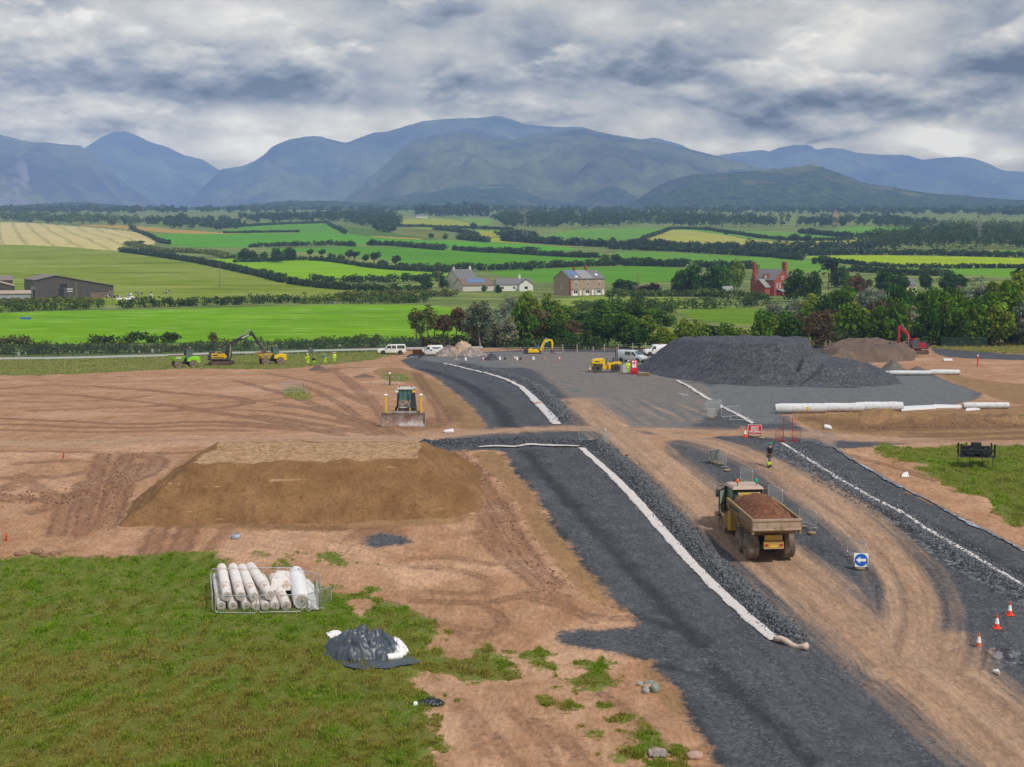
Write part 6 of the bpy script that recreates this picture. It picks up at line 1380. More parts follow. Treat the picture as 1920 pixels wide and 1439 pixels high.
# bodies grown round a skeleton
def skin_mesh(name, verts, edges, radii, sub=1, root=0):
 me = bpy.data.meshes.new(name); me.from_pydata(verts, edges, []); me.update()
 o = bpy.data.objects.new(name, me); COL.objects.link(o)
 o.modifiers.new('skin', 'SKIN')
 for i, r in enumerate(radii):
  rr = r if isinstance(r, tuple) else (r, r)
  me.skin_vertices[0].data[i].radius = rr
  me.skin_vertices[0].data[i].use_root = (i == root)
 m = o.modifiers.new('sub', 'SUBSURF'); m.levels = sub; m.render_levels = sub
 dg = bpy.context.evaluated_depsgraph_get()
 ev = o.evaluated_get(dg)
 out = bpy.data.meshes.new_from_object(ev)
 out.name = name
 bpy.data.objects.remove(o); bpy.data.meshes.remove(me)
 for p in out.polygons: p.use_smooth = True
 return out
def cow_mesh(graze):
 hd = (1.35, 0, 0.45) if graze else (1.62, 0, 1.45)
 nk = (1.12, 0, 0.95) if graze else (1.22, 0, 1.38)
 v = [(0, 0, 1.05), (-0.7, 0, 1.1), (-0.95, 0, 1.12), (0.55, 0, 1.08), (0.85, 0, 1.15), nk, hd, (hd[0] + 0.22, 0, hd[2] - 0.18)]
 e = [(0, 1), (1, 2), (0, 3), (3, 4), (4, 5), (5, 6), (6, 7)]
 r = [(0.40, 0.42), (0.36, 0.36), (0.24, 0.24), (0.38, 0.40), (0.28, 0.30), 0.19, 0.16, 0.10]
 for sx, base in ((0.62, 3), (-0.72, 1)):
  for sy in (-0.22, 0.22):
   i = len(v)
   v += [(sx, sy, 0.72), (sx + (0.05 if sx < 0 else 0), sy, 0.38), (sx, sy, 0.0)]
   e += [(base, i), (i, i + 1), (i + 1, i + 2)]; r += [0.15, 0.08, 0.07]
 i = len(v); v += [(-1.12, 0, 0.95), (-1.12, 0, 0.45)]; e += [(2, i), (i, i + 1)]; r += [0.04, 0.04]
 i = len(v); v += [(hd[0] - .02, 0.2, hd[2] + .1), (hd[0] - .02, -0.2, hd[2] + .1)]; e += [(6, i), (6, i + 1)]; r += [0.04, 0.04]
 return skin_mesh('cow', v, e, r, 1)
def cow_mat(name, k):
 m, T, p = new_mat(name)
 co = T.n('ShaderNodeTexCoord').outputs['Object']
 n = T.noise(co, 1.4, 2, 0.4)
 T.link(T.mix(T.step(n, k, k + 0.04), (0.62, 0.60, 0.56), (0.012, 0.011, 0.011)), p.inputs['Base Color']); p.inputs['Roughness'].default_value = 0.8
 return m
cms = [cow_mesh(False), cow_mesh(True)]
mk = [cow_mat('cow_hide_dark', 0.36), cow_mat('cow_hide_pied', 0.50), cow_mat('cow_hide_white', 0.62)]
for x, y, g, m, rz, lab in [(203, 561, 0, 0, 180, 'black cow standing by the end of the barn'), (219, 562, 1, 0, 20, 'black grazing cow right of the one by the barn'), (224, 567, 0, 2, 10, 'white cow nearest the hedge'), (243, 558, 0, 1, 60, 'black and white cow at the left back of the herd'), (245, 563, 1, 1, 10, 'pied cow in the middle of the herd'), (240, 567, 0, 2, 200, 'white cow lying low behind the hedge'), (257, 565, 1, 0, 80, 'black grazing cow at the right front of the herd'),
       (262, 556, 0, 0, 170, 'black cow standing behind the herd'), (283, 555, 1, 0, 100, 'black cow grazing apart from the herd'), (284, 559, 0, 2, 120, 'pale calf in front of the black cow grazing apart'), (314, 552, 1, 0, 190, 'black cow farthest right on the pasture')]:
 o = bpy.data.objects.new('cow', cms[g].copy()); COL.objects.link(o); o.data.materials.append(mk[m])
 o.location = G(x, y); o.rotation_euler.z = R(rz); o.scale = (1.1,) * 3
 tag(o, lab, 'cow', 'cows on the pasture')
_cr = random.Random(4)
for i, x in enumerate((1838, 1852, 1858, 1876, 1884, 1894, 1908, 1916)):
 o = bpy.data.objects.new('cow', cms[i % 2].copy()); COL.objects.link(o); o.data.materials.append(mk[(0, 2, 2, 0, 1, 2, 0, 0)[i]])
 o.location = G(x, 475 + _cr.uniform(-1, 3)); o.rotation_euler.z = _cr.uniform(0, 6)
 tag(o, f'tiny far cow, {ORD[i]} from the left in the far right pasture', 'cow', 'cows far away on the right')
# machines and vehicles
DUST = (0.36, 0.25, 0.17); DMUD = (0.20, 0.12, 0.075)
M('yellow_dusty', (0.46, 0.275, 0.012), 0.55, dirt=DUST, dirt_amt=0.5, dirt_scale=1.3); M('yellow_clean', (0.62, 0.37, 0.012), 0.4, dirt=DMUD, dirt_amt=0.15); M('yellow_bright', (0.70, 0.47, 0.01), 0.4, dirt=DMUD, dirt_amt=0.12)
M('body_dusty', (0.24, 0.165, 0.105), 0.85, dirt=(0.30, 0.19, 0.04), dirt_amt=0.4, dirt_scale=1.5); M('body_inner', (0.20, 0.12, 0.08), 0.9)
M('tyre', (0.10, 0.085, 0.073), 0.95, dirt=(0.25, 0.18, 0.13), dirt_amt=0.5, dirt_scale=2.0); M('rim_dusty', (0.30, 0.22, 0.15), 0.9); M('black_steel', (0.022, 0.023, 0.026), 0.6, dirt=(0.16, 0.11, 0.08), dirt_amt=0.25)
M('glass', (0.035, 0.06, 0.055), 0.08, vary=0.05, spec=0.7); M('glass_teal', (0.04, 0.11, 0.11), 0.1, vary=0.05, spec=0.7); M('glass_pale', (0.30, 0.36, 0.29), 0.25, spec=0.6); M('beacon_orange', (0.70, 0.14, 0.01), 0.3); M('beacon_green', (0.01, 0.32, 0.22), 0.3)
M('roof_dusty', (0.42, 0.31, 0.25), 0.9); M('soil_lump', (0.135, 0.052, 0.025), 0.98, vary=0.45, vscale=4.5, dirt=(0.22, 0.095, 0.05), dirt_scale=3, bump_amt=1.0, bump_scale=6); M('lime_green', (0.22, 0.56, 0.01), 0.4, dirt=DMUD, dirt_amt=0.12); M('dark_grey', (0.055, 0.058, 0.062), 0.6)
M('white_car', (0.72, 0.72, 0.71), 0.35, vary=0.03); M('silver_car', (0.50, 0.54, 0.58), 0.3, vary=0.03); M('blade_steel', (0.40, 0.38, 0.38), 0.55, metal=0.25, dirt=(0.24, 0.12, 0.08), dirt_amt=0.45, dirt_scale=0.9); M('grey_light', (0.45, 0.46, 0.46), 0.6)
M('red_paint', (0.33, 0.012, 0.022), 0.45, dirt=DMUD, dirt_amt=0.1); M('track_muddy', (0.12, 0.075, 0.05), 0.95, vary=0.4); M('blue_ink', (0.02, 0.03, 0.16), 0.5); M('chrome', (0.55, 0.55, 0.55), 0.25, metal=0.8); M('lamp_red', (0.45, 0.02, 0.015), 0.3); M('lamp_clear', (0.75, 0.75, 0.7), 0.15)
def wheel(parent, x, y, r, w, rim='rim_dusty', n=28, name='wheel', lugs=26):
 """an axle along y; the outer face is towards +-y"""
 b = MB()
 s = 1 if y >= 0 else -1
 prof = [(r * .58, -w / 2), (r * .80, -w / 2 * 1.02), (r * .93, -w / 2 * .96), (r * .97, -w * .36), (r * .97, w * .36), (r * .93, w / 2 * .96), (r * .80, w / 2 * 1.02), (r * .58, w / 2)]
 b.lathe(prof, n, (0, 0, 0), 'y')
 for i in range(lugs):
  for sd in (-1, 1):
   t0 = 2 * PI * (i + (0.5 if sd > 0 else 0)) / lugs
   pts = []
   for rr in (r * .955, r * 1.0):
    for (yy, dt) in ((0.02 * w * sd, 0.0), (w * .49 * sd, 0.16), (w * .49 * sd, 0.29), (0.02 * w * sd, 0.12)):
     t = t0 + dt
     pts.append((rr * math.cos(t), yy, rr * math.sin(t)))
   b.hexa(pts[:4], pts[4:])
 o = b.build(name, 'tyre', parent, loc=(x, y, r * .995))
 b = MB()
 yo = s * w * .5
 b.lathe([(r * .59, yo * .2), (r * .59, yo * .93), (r * .50, yo * .90), (r * .44, yo * .55), (r * .2, yo * .5), (r * .17, yo * .85), (r * .02, yo * .85)], 20, (0, 0, 0), 'y')
 b.build('rim', rim, o)
 return o
# articulated dump truck seen from behind
tp = G(1441, 1050); hd = R(96.5)
fw = Vector((math.cos(hd), math.sin(hd), 0)); orig = tp + fw * 0.9
orig.z = float(ground_z(orig.x, orig.y)) + 0.03
t = empty('dump_truck', 'yellow articulated dump truck loaded with red soil driving away on the haul road', 'dump truck', orig, hd)
for x in (-0.9, 0.85):
 for y in (-1.13, 1.13): wheel(t, x, y, 0.79, 0.66)
for y in (-1.13, 1.13): wheel(t, 4.95, y, 0.79, 0.66)
b = MB(); b.box(-1.75, 3.2, -0.42, 0.42, 0.72, 1.22); b.box(-1.2, -0.6, -0.9, 0.9, 0.62, 0.95); b.box(0.55, 1.15, -0.9, 0.9, 0.62, 0.95); b.box(3.1, 7.0, -0.5, 0.5, 0.65, 1.15); b.cyl((3.0, 0, .5), (3.0, 0, 1.45), 0.3); b.box(4.65, 5.25, -0.85, 0.85, 0.6, 0.95)
b.build('chassis', 'black_steel', t, 0.03)
b = MB(); b.box(-1.98, -1.75, -0.62, 0.62, 0.75, 1.22); b.box(-1.9, -1.72, -0.55, 0.55, 1.26, 1.60); b.build('rear_plate', 'yellow_dusty', t, 0.02)
for s in (-1, 1):
 b = MB(); b.box(-2.02, -1.97, s * 0.46 - .10, s * 0.46 + .10, 0.95, 1.07); b.build('tail_light', 'lamp_red', t)
b = MB(); b.box(-2.0, -1.985, -0.22, 0.22, 0.86, 0.98); b.build('number_plate', 'yellow_bright', t)
b = MB(); th = 0.07
for s in (-1, 1):
 yo, yi = s * 1.45, s * 1.12
 o0 = [(-2.35, yo, 2.02), (-0.7, s * 1.0, 1.35), (2.7, s * 1.0, 1.35), (3.45, s * 1.3, 2.2), (3.45, yo, 2.9), (-2.35, yo, 2.62)]
 i0 = [(p[0], p[1] - s * th, p[2]) for p in o0]
 n = len(o0); b.add(o0 + i0, [tuple(range(n)), tuple(range(n, 2 * n))[::-1]] + [(i, (i + 1) % n, n + (i + 1) % n, n + i) for i in range(n)])
b.hexa([(-2.35, -1.4, 1.92), (-0.7, -1.0, 1.28), (-0.7, 1.0, 1.28), (-2.35, 1.4, 1.92)], [(-2.35, -1.4, 2.02), (-0.7, -1.0, 1.38), (-0.7, 1.0, 1.38), (-2.35, 1.4, 2.02)])
b.box(-0.7, 2.7, -1.0, 1.0, 1.28, 1.38)
b.hexa([(2.7, -1.0, 1.28), (3.5, -1.3, 2.2), (3.5, 1.3, 2.2), (2.7, 1.0, 1.28)], [(2.62, -1.0, 1.38), (3.4, -1.3, 2.3), (3.4, 1.3, 2.3), (2.62, 1.0, 1.38)])
bd = b.build('dump_body', 'body_dusty', t)
b = MB()
for s in (-1, 1):
 b.hexa([(-2.4, s * 1.40, 2.18), (3.5, s * 1.40, 2.46), (3.5, s * 1.50, 2.46), (-2.4, s * 1.50, 2.18)], [(-2.4, s * 1.38, 2.72), (3.5, s * 1.38, 3.0), (3.5, s * 1.53, 3.0), (-2.4, s * 1.53, 2.72)])
 b.box(-2.5, -2.3, s * 1.46 - .08, s * 1.46 + .08, 1.75, 2.72)
 for x in (-1.2, 0.2, 1.6, 2.9): b.hexa([(x - .07, s * 1.02, 1.5), (x + .07, s * 1.02, 1.5), (x + .07, s * 1.12, 1.5), (x - .07, s * 1.12, 1.5)], [(x - .07, s * 1.38, 2.6), (x + .07, s * 1.38, 2.6), (x + .07, s * 1.48, 2.6), (x - .07, s * 1.48, 2.6)])
b.build('top_rail', 'body_dusty', bd, 0.015)
b = MB(); b.box(-2.55, -2.43, -1.52, 1.52, 2.02, 2.66); b.box(-2.60, -2.42, -1.55, 1.55, 2.56, 2.70); b.box(-2.58, -2.42, -1.5, 1.5, 2.0, 2.1); b.build('tailgate', M('tailgate_dust', (0.36, 0.265, 0.20), 0.9, dirt=(0.20, 0.13, 0.085)), t, 0.015)
b = MB(); b.hexa([(3.42, -1.38, 2.25), (3.55, -1.38, 2.25), (3.55, 1.38, 2.25), (3.42, 1.38, 2.25)], [(3.45, -.72, 3.12), (3.58, -.72, 3.12), (3.58, .72, 3.12), (3.45, .72, 3.12)]); b.hexa([(3.40, -.74, 3.06), (3.66, -.72, 3.08), (3.66, .72, 3.08), (3.40, .74, 3.06)], [(3.40, -.74, 3.2), (3.66, -.72, 3.26), (3.66, .72, 3.26), (3.40, .74, 3.2)])
b.build('headboard', 'yellow_dusty', t)
b = MB(); rl = random.Random(3)
for i, w in enumerate((.32, .22, .3, .18, .26, .2)):
 x = 2.7 - i * 0.38; b.hexa([(x - w, 1.50, 2.50), (x, 1.50, 2.51), (x, 1.535, 2.51), (x - w, 1.535, 2.50)], [(x - w, 1.50, 2.72), (x, 1.50, 2.73), (x, 1.54, 2.73), (x - w, 1.54, 2.72)])
b.build('worn_lettering', 'dark_grey', bd)
b = MB(); b.prism([(5.6, 1.1), (8.1, 1.15), (8.1, 1.75), (5.9, 2.15), (5.6, 2.15)], -0.75, 0.75, 'y'); b.build('bonnet', 'yellow_dusty', t, 0.05)
b = MB(); b.box(3.35, 4.0, -1.05, 1.05, 1.0, 2.0); b.box(3.3, 3.95, 0.6, 1.32, 0.85, 2.05); b.box(3.3, 3.95, -1.32, -0.6, 0.85, 2.05); b.build('rear_bulkhead', 'yellow_dusty', t, 0.04)
for s in (-1, 1):
 b = MB(); pts = []
 pr = [(4.0, .95), (4.05, 1.35), (4.35, 1.68), (4.95, 1.8), (5.55, 1.68), (5.85, 1.35), (5.75, 1.35), (5.5, 1.58), (4.95, 1.70), (4.42, 1.58), (4.15, 1.3), (4.1, .95)]
 b.prism(pr, s * 0.85, s * 1.52, 'y'); b.build('fender', M('fender_dust', (0.33, 0.22, 0.10), 0.8, dirt=DUST), t)
b = MB()
b.box(4.0, 5.75, -0.95, 0.95, 1.55, 2.15); cb = b.build('cab', 'yellow_dusty', t, 0.03)
b = MB()
for x in (4.02, 5.70):
 for y in (-0.92, 0.92): b.box(x - .05, x + .05, y - .05, y + .05, 2.12, 3.42)
b.box(4.0, 5.75, -0.95, -0.85, 3.32, 3.42); b.box(4.0, 5.75, 0.85, 0.95, 3.32, 3.42); b.box(3.97, 4.07, -.95, .95, 3.3, 3.42); b.build('cab_frame', 'black_steel', cb)
b = MB(); b.box(4.03, 4.05, -0.87, 0.87, 2.2, 3.3); b.build('rear_window', 'glass_teal', cb)
b = MB(); b.box(5.68, 5.70, -0.87, 0.87, 2.15, 3.3); b.build('windscreen', 'glass_pale', cb)
for s in (-1, 1):
 b = MB(); b.box(4.1, 5.62, s * .92 - .01, s * .92 + .01, 2.15, 3.3); b.build('side_window', 'glass_pale', cb)
b = MB(); b.box(4.5, 4.95, -0.32, 0.32, 2.1, 2.95); b.build('driver_seat', 'dark_grey', cb, 0.06)
b = MB(); b.hexa([(3.75, -1.05, 3.42), (5.95, -1.05, 3.42), (5.95, 1.05, 3.42), (3.75, 1.05, 3.42)], [(3.95, -0.92, 3.62), (5.75, -0.92, 3.62), (5.75, 0.92, 3.62), (3.95, 0.92, 3.62)]); b.build('roof', 'roof_dusty', cb, 0.03)
b = MB(); x0, y0, x1, y1 = 5.7, 0.98, 4.55, 1.72
nx_, ny_ = (y1 - y0), -(x1 - x0); L_ = math.hypot(nx_, ny_); nx_, ny_ = nx_ / L_ * .035, ny_ / L_ * .035
def dq(m, a, c, z0, z1, k=1.0):
 p0 = (x0 + (x1 - x0) * a, y0 + (y1 - y0) * a); p1 = (x0 + (x1 - x0) * c, y0 + (y1 - y0) * c)
 bot = [(p0[0] - nx_ * k, p0[1] - ny_ * k, z0), (p1[0] - nx_ * k, p1[1] - ny_ * k, z0), (p1[0] + nx_ * k, p1[1] + ny_ * k, z0), (p0[0] + nx_ * k, p0[1] + ny_ * k, z0)]
 m.hexa(bot, [(p[0], p[1], z1) for p in bot])
dq(b, 0, 1, 3.22, 3.32); dq(b, 0, 1, 1.62, 1.72); dq(b, 0, .06, 1.62, 3.32); dq(b, .94, 1, 1.62, 3.32); dq(b, 0, 1, 2.28, 2.34)
dr = b.build('open_door', 'black_steel', t)
b = MB(); dq(b, .06, .94, 1.72, 3.22, 0.35); b.build('door_glass', 'glass_pale', dr)
for s, mt in ((-1, 'beacon_green'), (1, 'beacon_orange')):
 b = MB(); b.cyl((4.15, s * .62, 3.6), (4.15, s * .62, 3.82), 0.025, n=6); bo = b.build('beacon_post', 'black_steel', cb)
 b = MB(); b.lathe([(0.09, 3.82), (0.105, 3.9), (0.09, 4.02), (0.03, 4.08)], 12, (4.15, s * .62, 0)); b.build('beacon', mt, bo, smooth=True)
 b = MB(); b.tube([(5.6, s * .95, 3.35), (5.5, s * 1.45, 3.42), (5.35, s * 1.62, 3.35), (5.35, s * 1.62, 3.2)], 0.025, 6); mo = b.build('mirror_arm', 'black_steel', cb)
 b = MB(); b.box(5.28, 5.38, s * 1.62 - .13, s * 1.62 + .13, 2.72, 3.22); b.build('mirror', 'dark_grey', mo, 0.03)
b = MB(); b.cyl((6.0, -0.85, 1.5), (6.0, -0.85, 3.0), 0.09); b.build('exhaust', 'black_steel', t)
nx, ny = 46, 26
gx, gy = np.meshgrid(np.linspace(-2.38, 3.42, nx), np.linspace(-1.36, 1.36, ny), indexing='ij')
hp_ = 2.46 + 0.05 * (gx + 2.4) + 0.90 * np.clip(1 - (np.abs(gy) / 1.36) ** 2.2, 0, 1) * np.clip(1 - np.abs((gx - 0.6) / 3.2) ** 2.6, 0, 1) + 0.16 * fbm(gx / .55, gy / .55, 4, 8) + 0.07 * (vnoise(gx * 5, gy * 5, 3) - .5)
ii = np.arange(nx * ny).reshape(nx, ny)
F = np.stack([ii[:-1, :-1], ii[1:, :-1], ii[1:, 1:], ii[:-1, 1:]], -1).reshape(-1, 4)
lo = link_mesh('soil_load', np_mesh('soil_load', np.stack([gx, gy, hp_], -1).reshape(-1, 3), F, False), None, MATS['soil_lump'])
lo.location = orig; lo.rotation_euler.z = hd
tag(lo, 'heaped red brown soil filling the dump truck body', 'soil load')
# bulldozer facing the camera
dp = G(756, 800); org = dp + Vector((0, 2.95, 0)); org.z = float(ground_z(org.x, org.y)) + 0.02
d = empty('bulldozer', 'bulldozer with wide pale steel blade and two yellow antenna masts', 'bulldozer', org, R(-90))
for s in (-1, 1):
 b = MB(); y0, y1 = s * 1.05 - .35, s * 1.05 + .35
 b.prism([(-1.6, .15), (-1.35, 0), (1.35, 0), (1.7, .2), (1.75, .55), (1.4, .85), (-1.3, .95), (-1.7, .6)], y0, y1, 'y')
 for i in range(14): b.box(-1.5 + i * .22, -1.42 + i * .22, y0 - .01, y1 + .01, .84, .99)
 tk = b.build('track', 'track_muddy', d)
 b = MB(); b.box(-1.1, 1.1, s * 1.05 - .2, s * 1.05 + .42 * s if False else s * 1.05 + .2, .3, .7); b.build('track_frame', 'yellow_clean', tk)
 b = MB(); b.box(0.3, 2.75, s * 1.5 - .09, s * 1.5 + .09, .25, .5); b.build('push_arm', 'yellow_clean', d)
b = MB()
n = 9; prof = []
for i in range(n):
 a = i / (n - 1); prof.append((2.72 + 0.22 * (2 * a - 1) ** 2 - 0.02, 0.03 + 1.25 * a))
prof += [(p[0] - .09, p[1]) for p in prof[::-1]]
b.prism(prof, -2.02, 2.02, 'y'); b.box(2.86, 2.98, -2.02, 2.02, 0.0, .12); bl = b.build('blade', 'blade_steel', d)
b = MB(); b.box(2.55, 2.95, -2.02, -1.98, .02, 1.3); b.box(2.55, 2.95, 1.98, 2.02, .02, 1.3); b.box(2.5, 2.64, -1.9, 1.9, .35, .5); b.box(2.5, 2.64, -1.9, 1.9, .95, 1.1); b.box(2.55, 2.66, -1.2, 1.2, 1.25, 1.42); b.build('blade_rib', 'blade_steel', bl)
for s in (-1, 1):
 b = MB(); b.cyl((2.6, s * 1.6, 1.2), (2.6, s * 1.6, 2.82), .075, n=10); mo = b.build('mast', 'yellow_bright', d)
 b = MB(); b.lathe([(.13, 2.82), (.17, 2.86), (.17, 2.93), (.1, 2.99)], 14, (2.6, s * 1.6, 0)); b.build('antenna', 'white_paint', mo)
b = MB(); b.prism([(.4, .8), (2.1, .75), (2.15, 1.75), (1.95, 2.0), (.4, 2.2)], -.52, .52, 'y'); hb = b.build('bonnet', M('bonnet_black', (0.06, 0.05, 0.045), 0.6, dirt=DUST, dirt_amt=.4), d, .03)
b = MB(); b.box(2.12, 2.19, -.44, .44, .8, 1.62); b.build('grille', 'black_steel', hb); b = MB(); b.box(2.16, 2.2, -.36, .3, 1.66, 1.74); b.build('name_plate', 'grey_light', hb)
b = MB(); b.box(1.6, 2.05, -.62, -.52, .8, 1.6); b.box(1.6, 2.05, .52, .62, .8, 1.6); b.build('side_panel', 'yellow_clean', hb)
b = MB(); b.box(-1.4, .4, -.95, .95, .85, 1.5); cb = b.build('cab', 'black_steel', d, .03)
b = MB(); b.hexa([(-1.2, -.85, 1.5), (.35, -.62, 1.5), (.35, .62, 1.5), (-1.2, .85, 1.5)], [(-1.05, -.72, 3.1), (.05, -.55, 3.1), (.05, .55, 3.1), (-1.05, .72, 3.1)]); b.build('cab_glass', 'glass_teal', cb)
b = MB()
for s in (-1, 1):
 b.tube([(.37, s * .64, 1.5), (.07, s * .57, 3.12)], .06, 6); b.tube([(-1.22, s * .87, 1.5), (-1.07, s * .74, 3.12)], .06, 6); b.tube([(-.4, s * .78, 1.5), (-.45, s * .66, 3.12)], .05, 6)
b.tube([(.3, .2, 1.5), (.06, .2, 3.1)], .035, 6); b.tube([(.3, -.2, 1.5), (.06, -.2, 3.1)], .035, 6); b.build('cab_post', 'black_steel', cb)
b = MB(); b.box(-1.2, .2, -.8, .8, 3.1, 3.28); b.build('roof', 'grey_light', cb, .05)
for y, mt in ((-.55, 'beacon_orange'), (.6, 'beacon_orange')):
 b = MB(); b.cyl((0.0, y, 3.28), (0.0, y, 3.5), .03, n=6); bo = b.build('beacon_post', 'black_steel', cb)
 b = MB(); b.lathe([(.07, 3.5), (.08, 3.58), (.03, 3.68)], 10, (0, y, 0)); b.build('beacon', mt, bo)
for s in (-1, 1):
 b = MB(); b.box(.0, .14, s * .78 - .16, s * .78 + .16, 2.85, 3.05); b.build('work_lamp', 'yellow_bright' if s > 0 else 'lamp_clear', cb, .02)
b = MB(); b.cyl((1.1, .35, 2.1), (1.1, .35, 2.75), .06); b.build('exhaust', 'black_steel', d)
# excavators
def arm_seg(pts, w, y, th):
 """flat-sided arm along pts (x,z) with half depths w"""
 b = MB(); up = []; dn = []
 k = len(pts)
 for i, (x, z) in enumerate(pts):
  x0, z0 = pts[max(i - 1, 0)]; x1, z1 = pts[min(i + 1, k - 1)]
  L = math.hypot(x1 - x0, z1 - z0); nx, nz = -(z1 - z0) / L, (x1 - x0) / L
  up.append((x + nx * w[i], z + nz * w[i])); dn.append((x - nx * w[i], z - nz * w[i]))
 b.prism(up + dn[::-1], y - th, y + th, 'y')
 return b
def excavator(label, loc, rz, sc, m_side, m_arm, boom, stick, bucket_at, cab_y=0.6, cab_mat='glass_teal', cabframe='black_steel', name='excavator', drop=0.0, house_rz=0, plate=None):
 e = empty(name, label, 'excavator', loc, rz, scale=sc)
 for s in (-1, 1):
  b = MB(); y0, y1 = s * 1.15 - .28, s * 1.15 + .28
  b.prism([(-2.1, .38), (-1.85, .06), (-1.6, 0), (1.6, 0), (1.85, .06), (2.1, .38), (1.85, .72), (1.6, .8), (-1.6, .8), (-1.85, .72)], y0, y1, 'y')
  for i in range(20): b.box(-1.9 + i * .2, -1.84 + i * .2, y0 - .02, y1 + .02, .76, .84); b.box(-1.7 + i * .18, -1.64 + i * .18, y0 - .02, y1 + .02, -.03, .03)
  tk = b.build('track', 'track_muddy', e)
  b = MB()
  for i in range(7): b.cyl((-1.5 + i * .5, s * 1.15 - .3, .2), (-1.5 + i * .5, s * 1.15 + .3, .2), .13, n=10)
  for x in (-1.75, 1.75): b.cyl((x, s * 1.15 - .3, .4), (x, s * 1.15 + .3, .4), .26, n=12)
  b.build('roller', 'black_steel', tk)
 b = MB(); b.box(-1.1, 1.1, -1.0, 1.0, .35, .75); b.cyl((0, 0, .7), (0, 0, 1.02), .65, n=18); b.build('undercarriage', 'black_steel', e)
 b = MB(); b.prism([(-2.0, 1.0), (1.6, 1.0), (1.6, 1.25), (-2.1, 1.25)], -1.2, 1.2, 'y'); b.prism([(-2.15, 1.1), (-1.5, 1.0), (-1.5, 2.1), (-2.05, 2.0)], -1.2, 1.2, 'y'); b.build('counterweight', 'dark_grey', e, .05)
 b = MB(); b.prism([(-1.5, 1.25), (.9, 1.25), (1.1, 1.5), (.7, 2.05), (-1.5, 2.15)], -1.22, -.5, 'y'); b.prism([(-1.5, 1.25), (.1, 1.25), (.1, 2.1), (-1.5, 2.15)], .45, 1.22, 'y'); b.box(-1.5, .2, -.5, .45, 1.25, 2.3); hs = b.build('house', m_side, e, .04)
 b = MB(); b.box(-1.9, -.9, -.9, .6, 2.1, 2.42); b.box(-.6, .2, -1.1, -.4, 2.1, 2.32); b.cyl((-1.0, .7, 2.1), (-1.0, .7, 2.75), .07); b.build('engine_cover', 'dark_grey', hs, .04)
 if plate:
  b = MB(); b.box(-1.2, -.4, -1.235, -1.22, 1.72, 1.9); b.box(-1.2, .6, -1.235, -1.22, 1.4, 1.5); b.build('side_marking', plate, hs)
 b = MB(); b.prism([(.15, 1.25), (1.62, 1.25), (1.7, 1.9), (1.35, 2.95), (.2, 2.95)], .28, 1.2, 'y'); cb = b.build('cab', cab_mat, e)
 b = MB()
 for y in (.28, 1.2):
  for p, q in (((.15, 1.25), (.2, 2.95)), ((1.62, 1.25), (1.7, 1.9)), ((1.7, 1.9), (1.35, 2.95)), ((.85, 1.25), (.85, 2.95)), ((.2, 2.95), (1.35, 2.95)), ((.15, 1.3), (1.62, 1.3))): b.tube([(p[0], y, p[1]), (q[0], y, q[1])], .055, 5)
 b.box(.12, 1.4, .24, 1.24, 2.92, 3.02); b.build('cab_frame', cabframe, cb)
 b = MB(); b.lathe([(.08, 3.02), (.09, 3.12), (.03, 3.22)], 10, (.4, .7, 0)); b.build('beacon', 'beacon_orange', cb)
 bo = arm_seg(boom, [.2 if i in (0, len(boom) - 1) else .3 for i in range(len(boom))], -.1, .2).build('boom', m_arm, e)
 m0, m1 = boom[0], boom[len(boom) // 2]
 b = MB(); b.cyl((m0[0] + .5, -.42, m0[1] - .25), (m1[0] - .1, -.42, m1[1] - .1), .09, n=8); b.cyl((m0[0] + .5, .22, m0[1] - .25), (m1[0] - .1, .22, m1[1] - .1), .09, n=8); q = boom[-2]; b.cyl((q[0], -.1, q[1] + .42), (stick[0][0] - .1, -.1, stick[0][1] + .32), .09, n=8); b.build('hydraulic_cylinder', 'chrome', bo)
 b = MB(); q0, q1 = boom[-3] if len(boom) > 3 else boom[-2], boom[-1]
 b.hexa([(q0[0] * .45 + q1[0] * .55, -.315, q0[1] * .45 + q1[1] * .55 - .1), (q0[0] * .1 + q1[0] * .9, -.315, q0[1] * .1 + q1[1] * .9 - .1), (q0[0] * .1 + q1[0] * .9, -.30, q0[1] * .1 + q1[1] * .9 - .1), (q0[0] * .45 + q1[0] * .55, -.30, q0[1] * .45 + q1[1] * .55 - .1)],
   [(q0[0] * .45 + q1[0] * .55, -.315, q0[1] * .45 + q1[1] * .55 + .16), (q0[0] * .1 + q1[0] * .9, -.315, q0[1] * .1 + q1[1] * .9 + .16), (q0[0] * .1 + q1[0] * .9, -.30, q0[1] * .1 + q1[1] * .9 + .16), (q0[0] * .45 + q1[0] * .55, -.30, q0[1] * .45 + q1[1] * .55 + .16)])
 b.build('boom_plate', 'grey_light', bo)
 so = arm_seg(stick, [.22] + [.24] * (len(stick) - 2) + [.13], -.1, .15).build('stick', m_arm, e)
 x, z = bucket_at
 b = MB(); pr = [(x - .1, z + .1), (x + .25, z + .05), (x + .55, z - .35), (x + .5, z - .8), (x + .1, z - 1.0), (x - .35, z - .9), (x - .3, z - .8), (x + .05, z - .85), (x + .38, z - .68), (x + .4, z - .35), (x + .15, z - .1)]
 b.prism(pr, -.6, .4, 'y')
 for y in (-.6, .34): b.prism([(x - .1, z + .1), (x + .25, z + .05), (x + .55, z - .35), (x + .5, z - .8), (x + .1, z - 1.0), (x - .35, z - .9)], y, y + .06, 'y')
 b.build('bucket', M('bucket_worn', (0.13, 0.085, 0.06), 0.8, vary=.3), e)
 return e
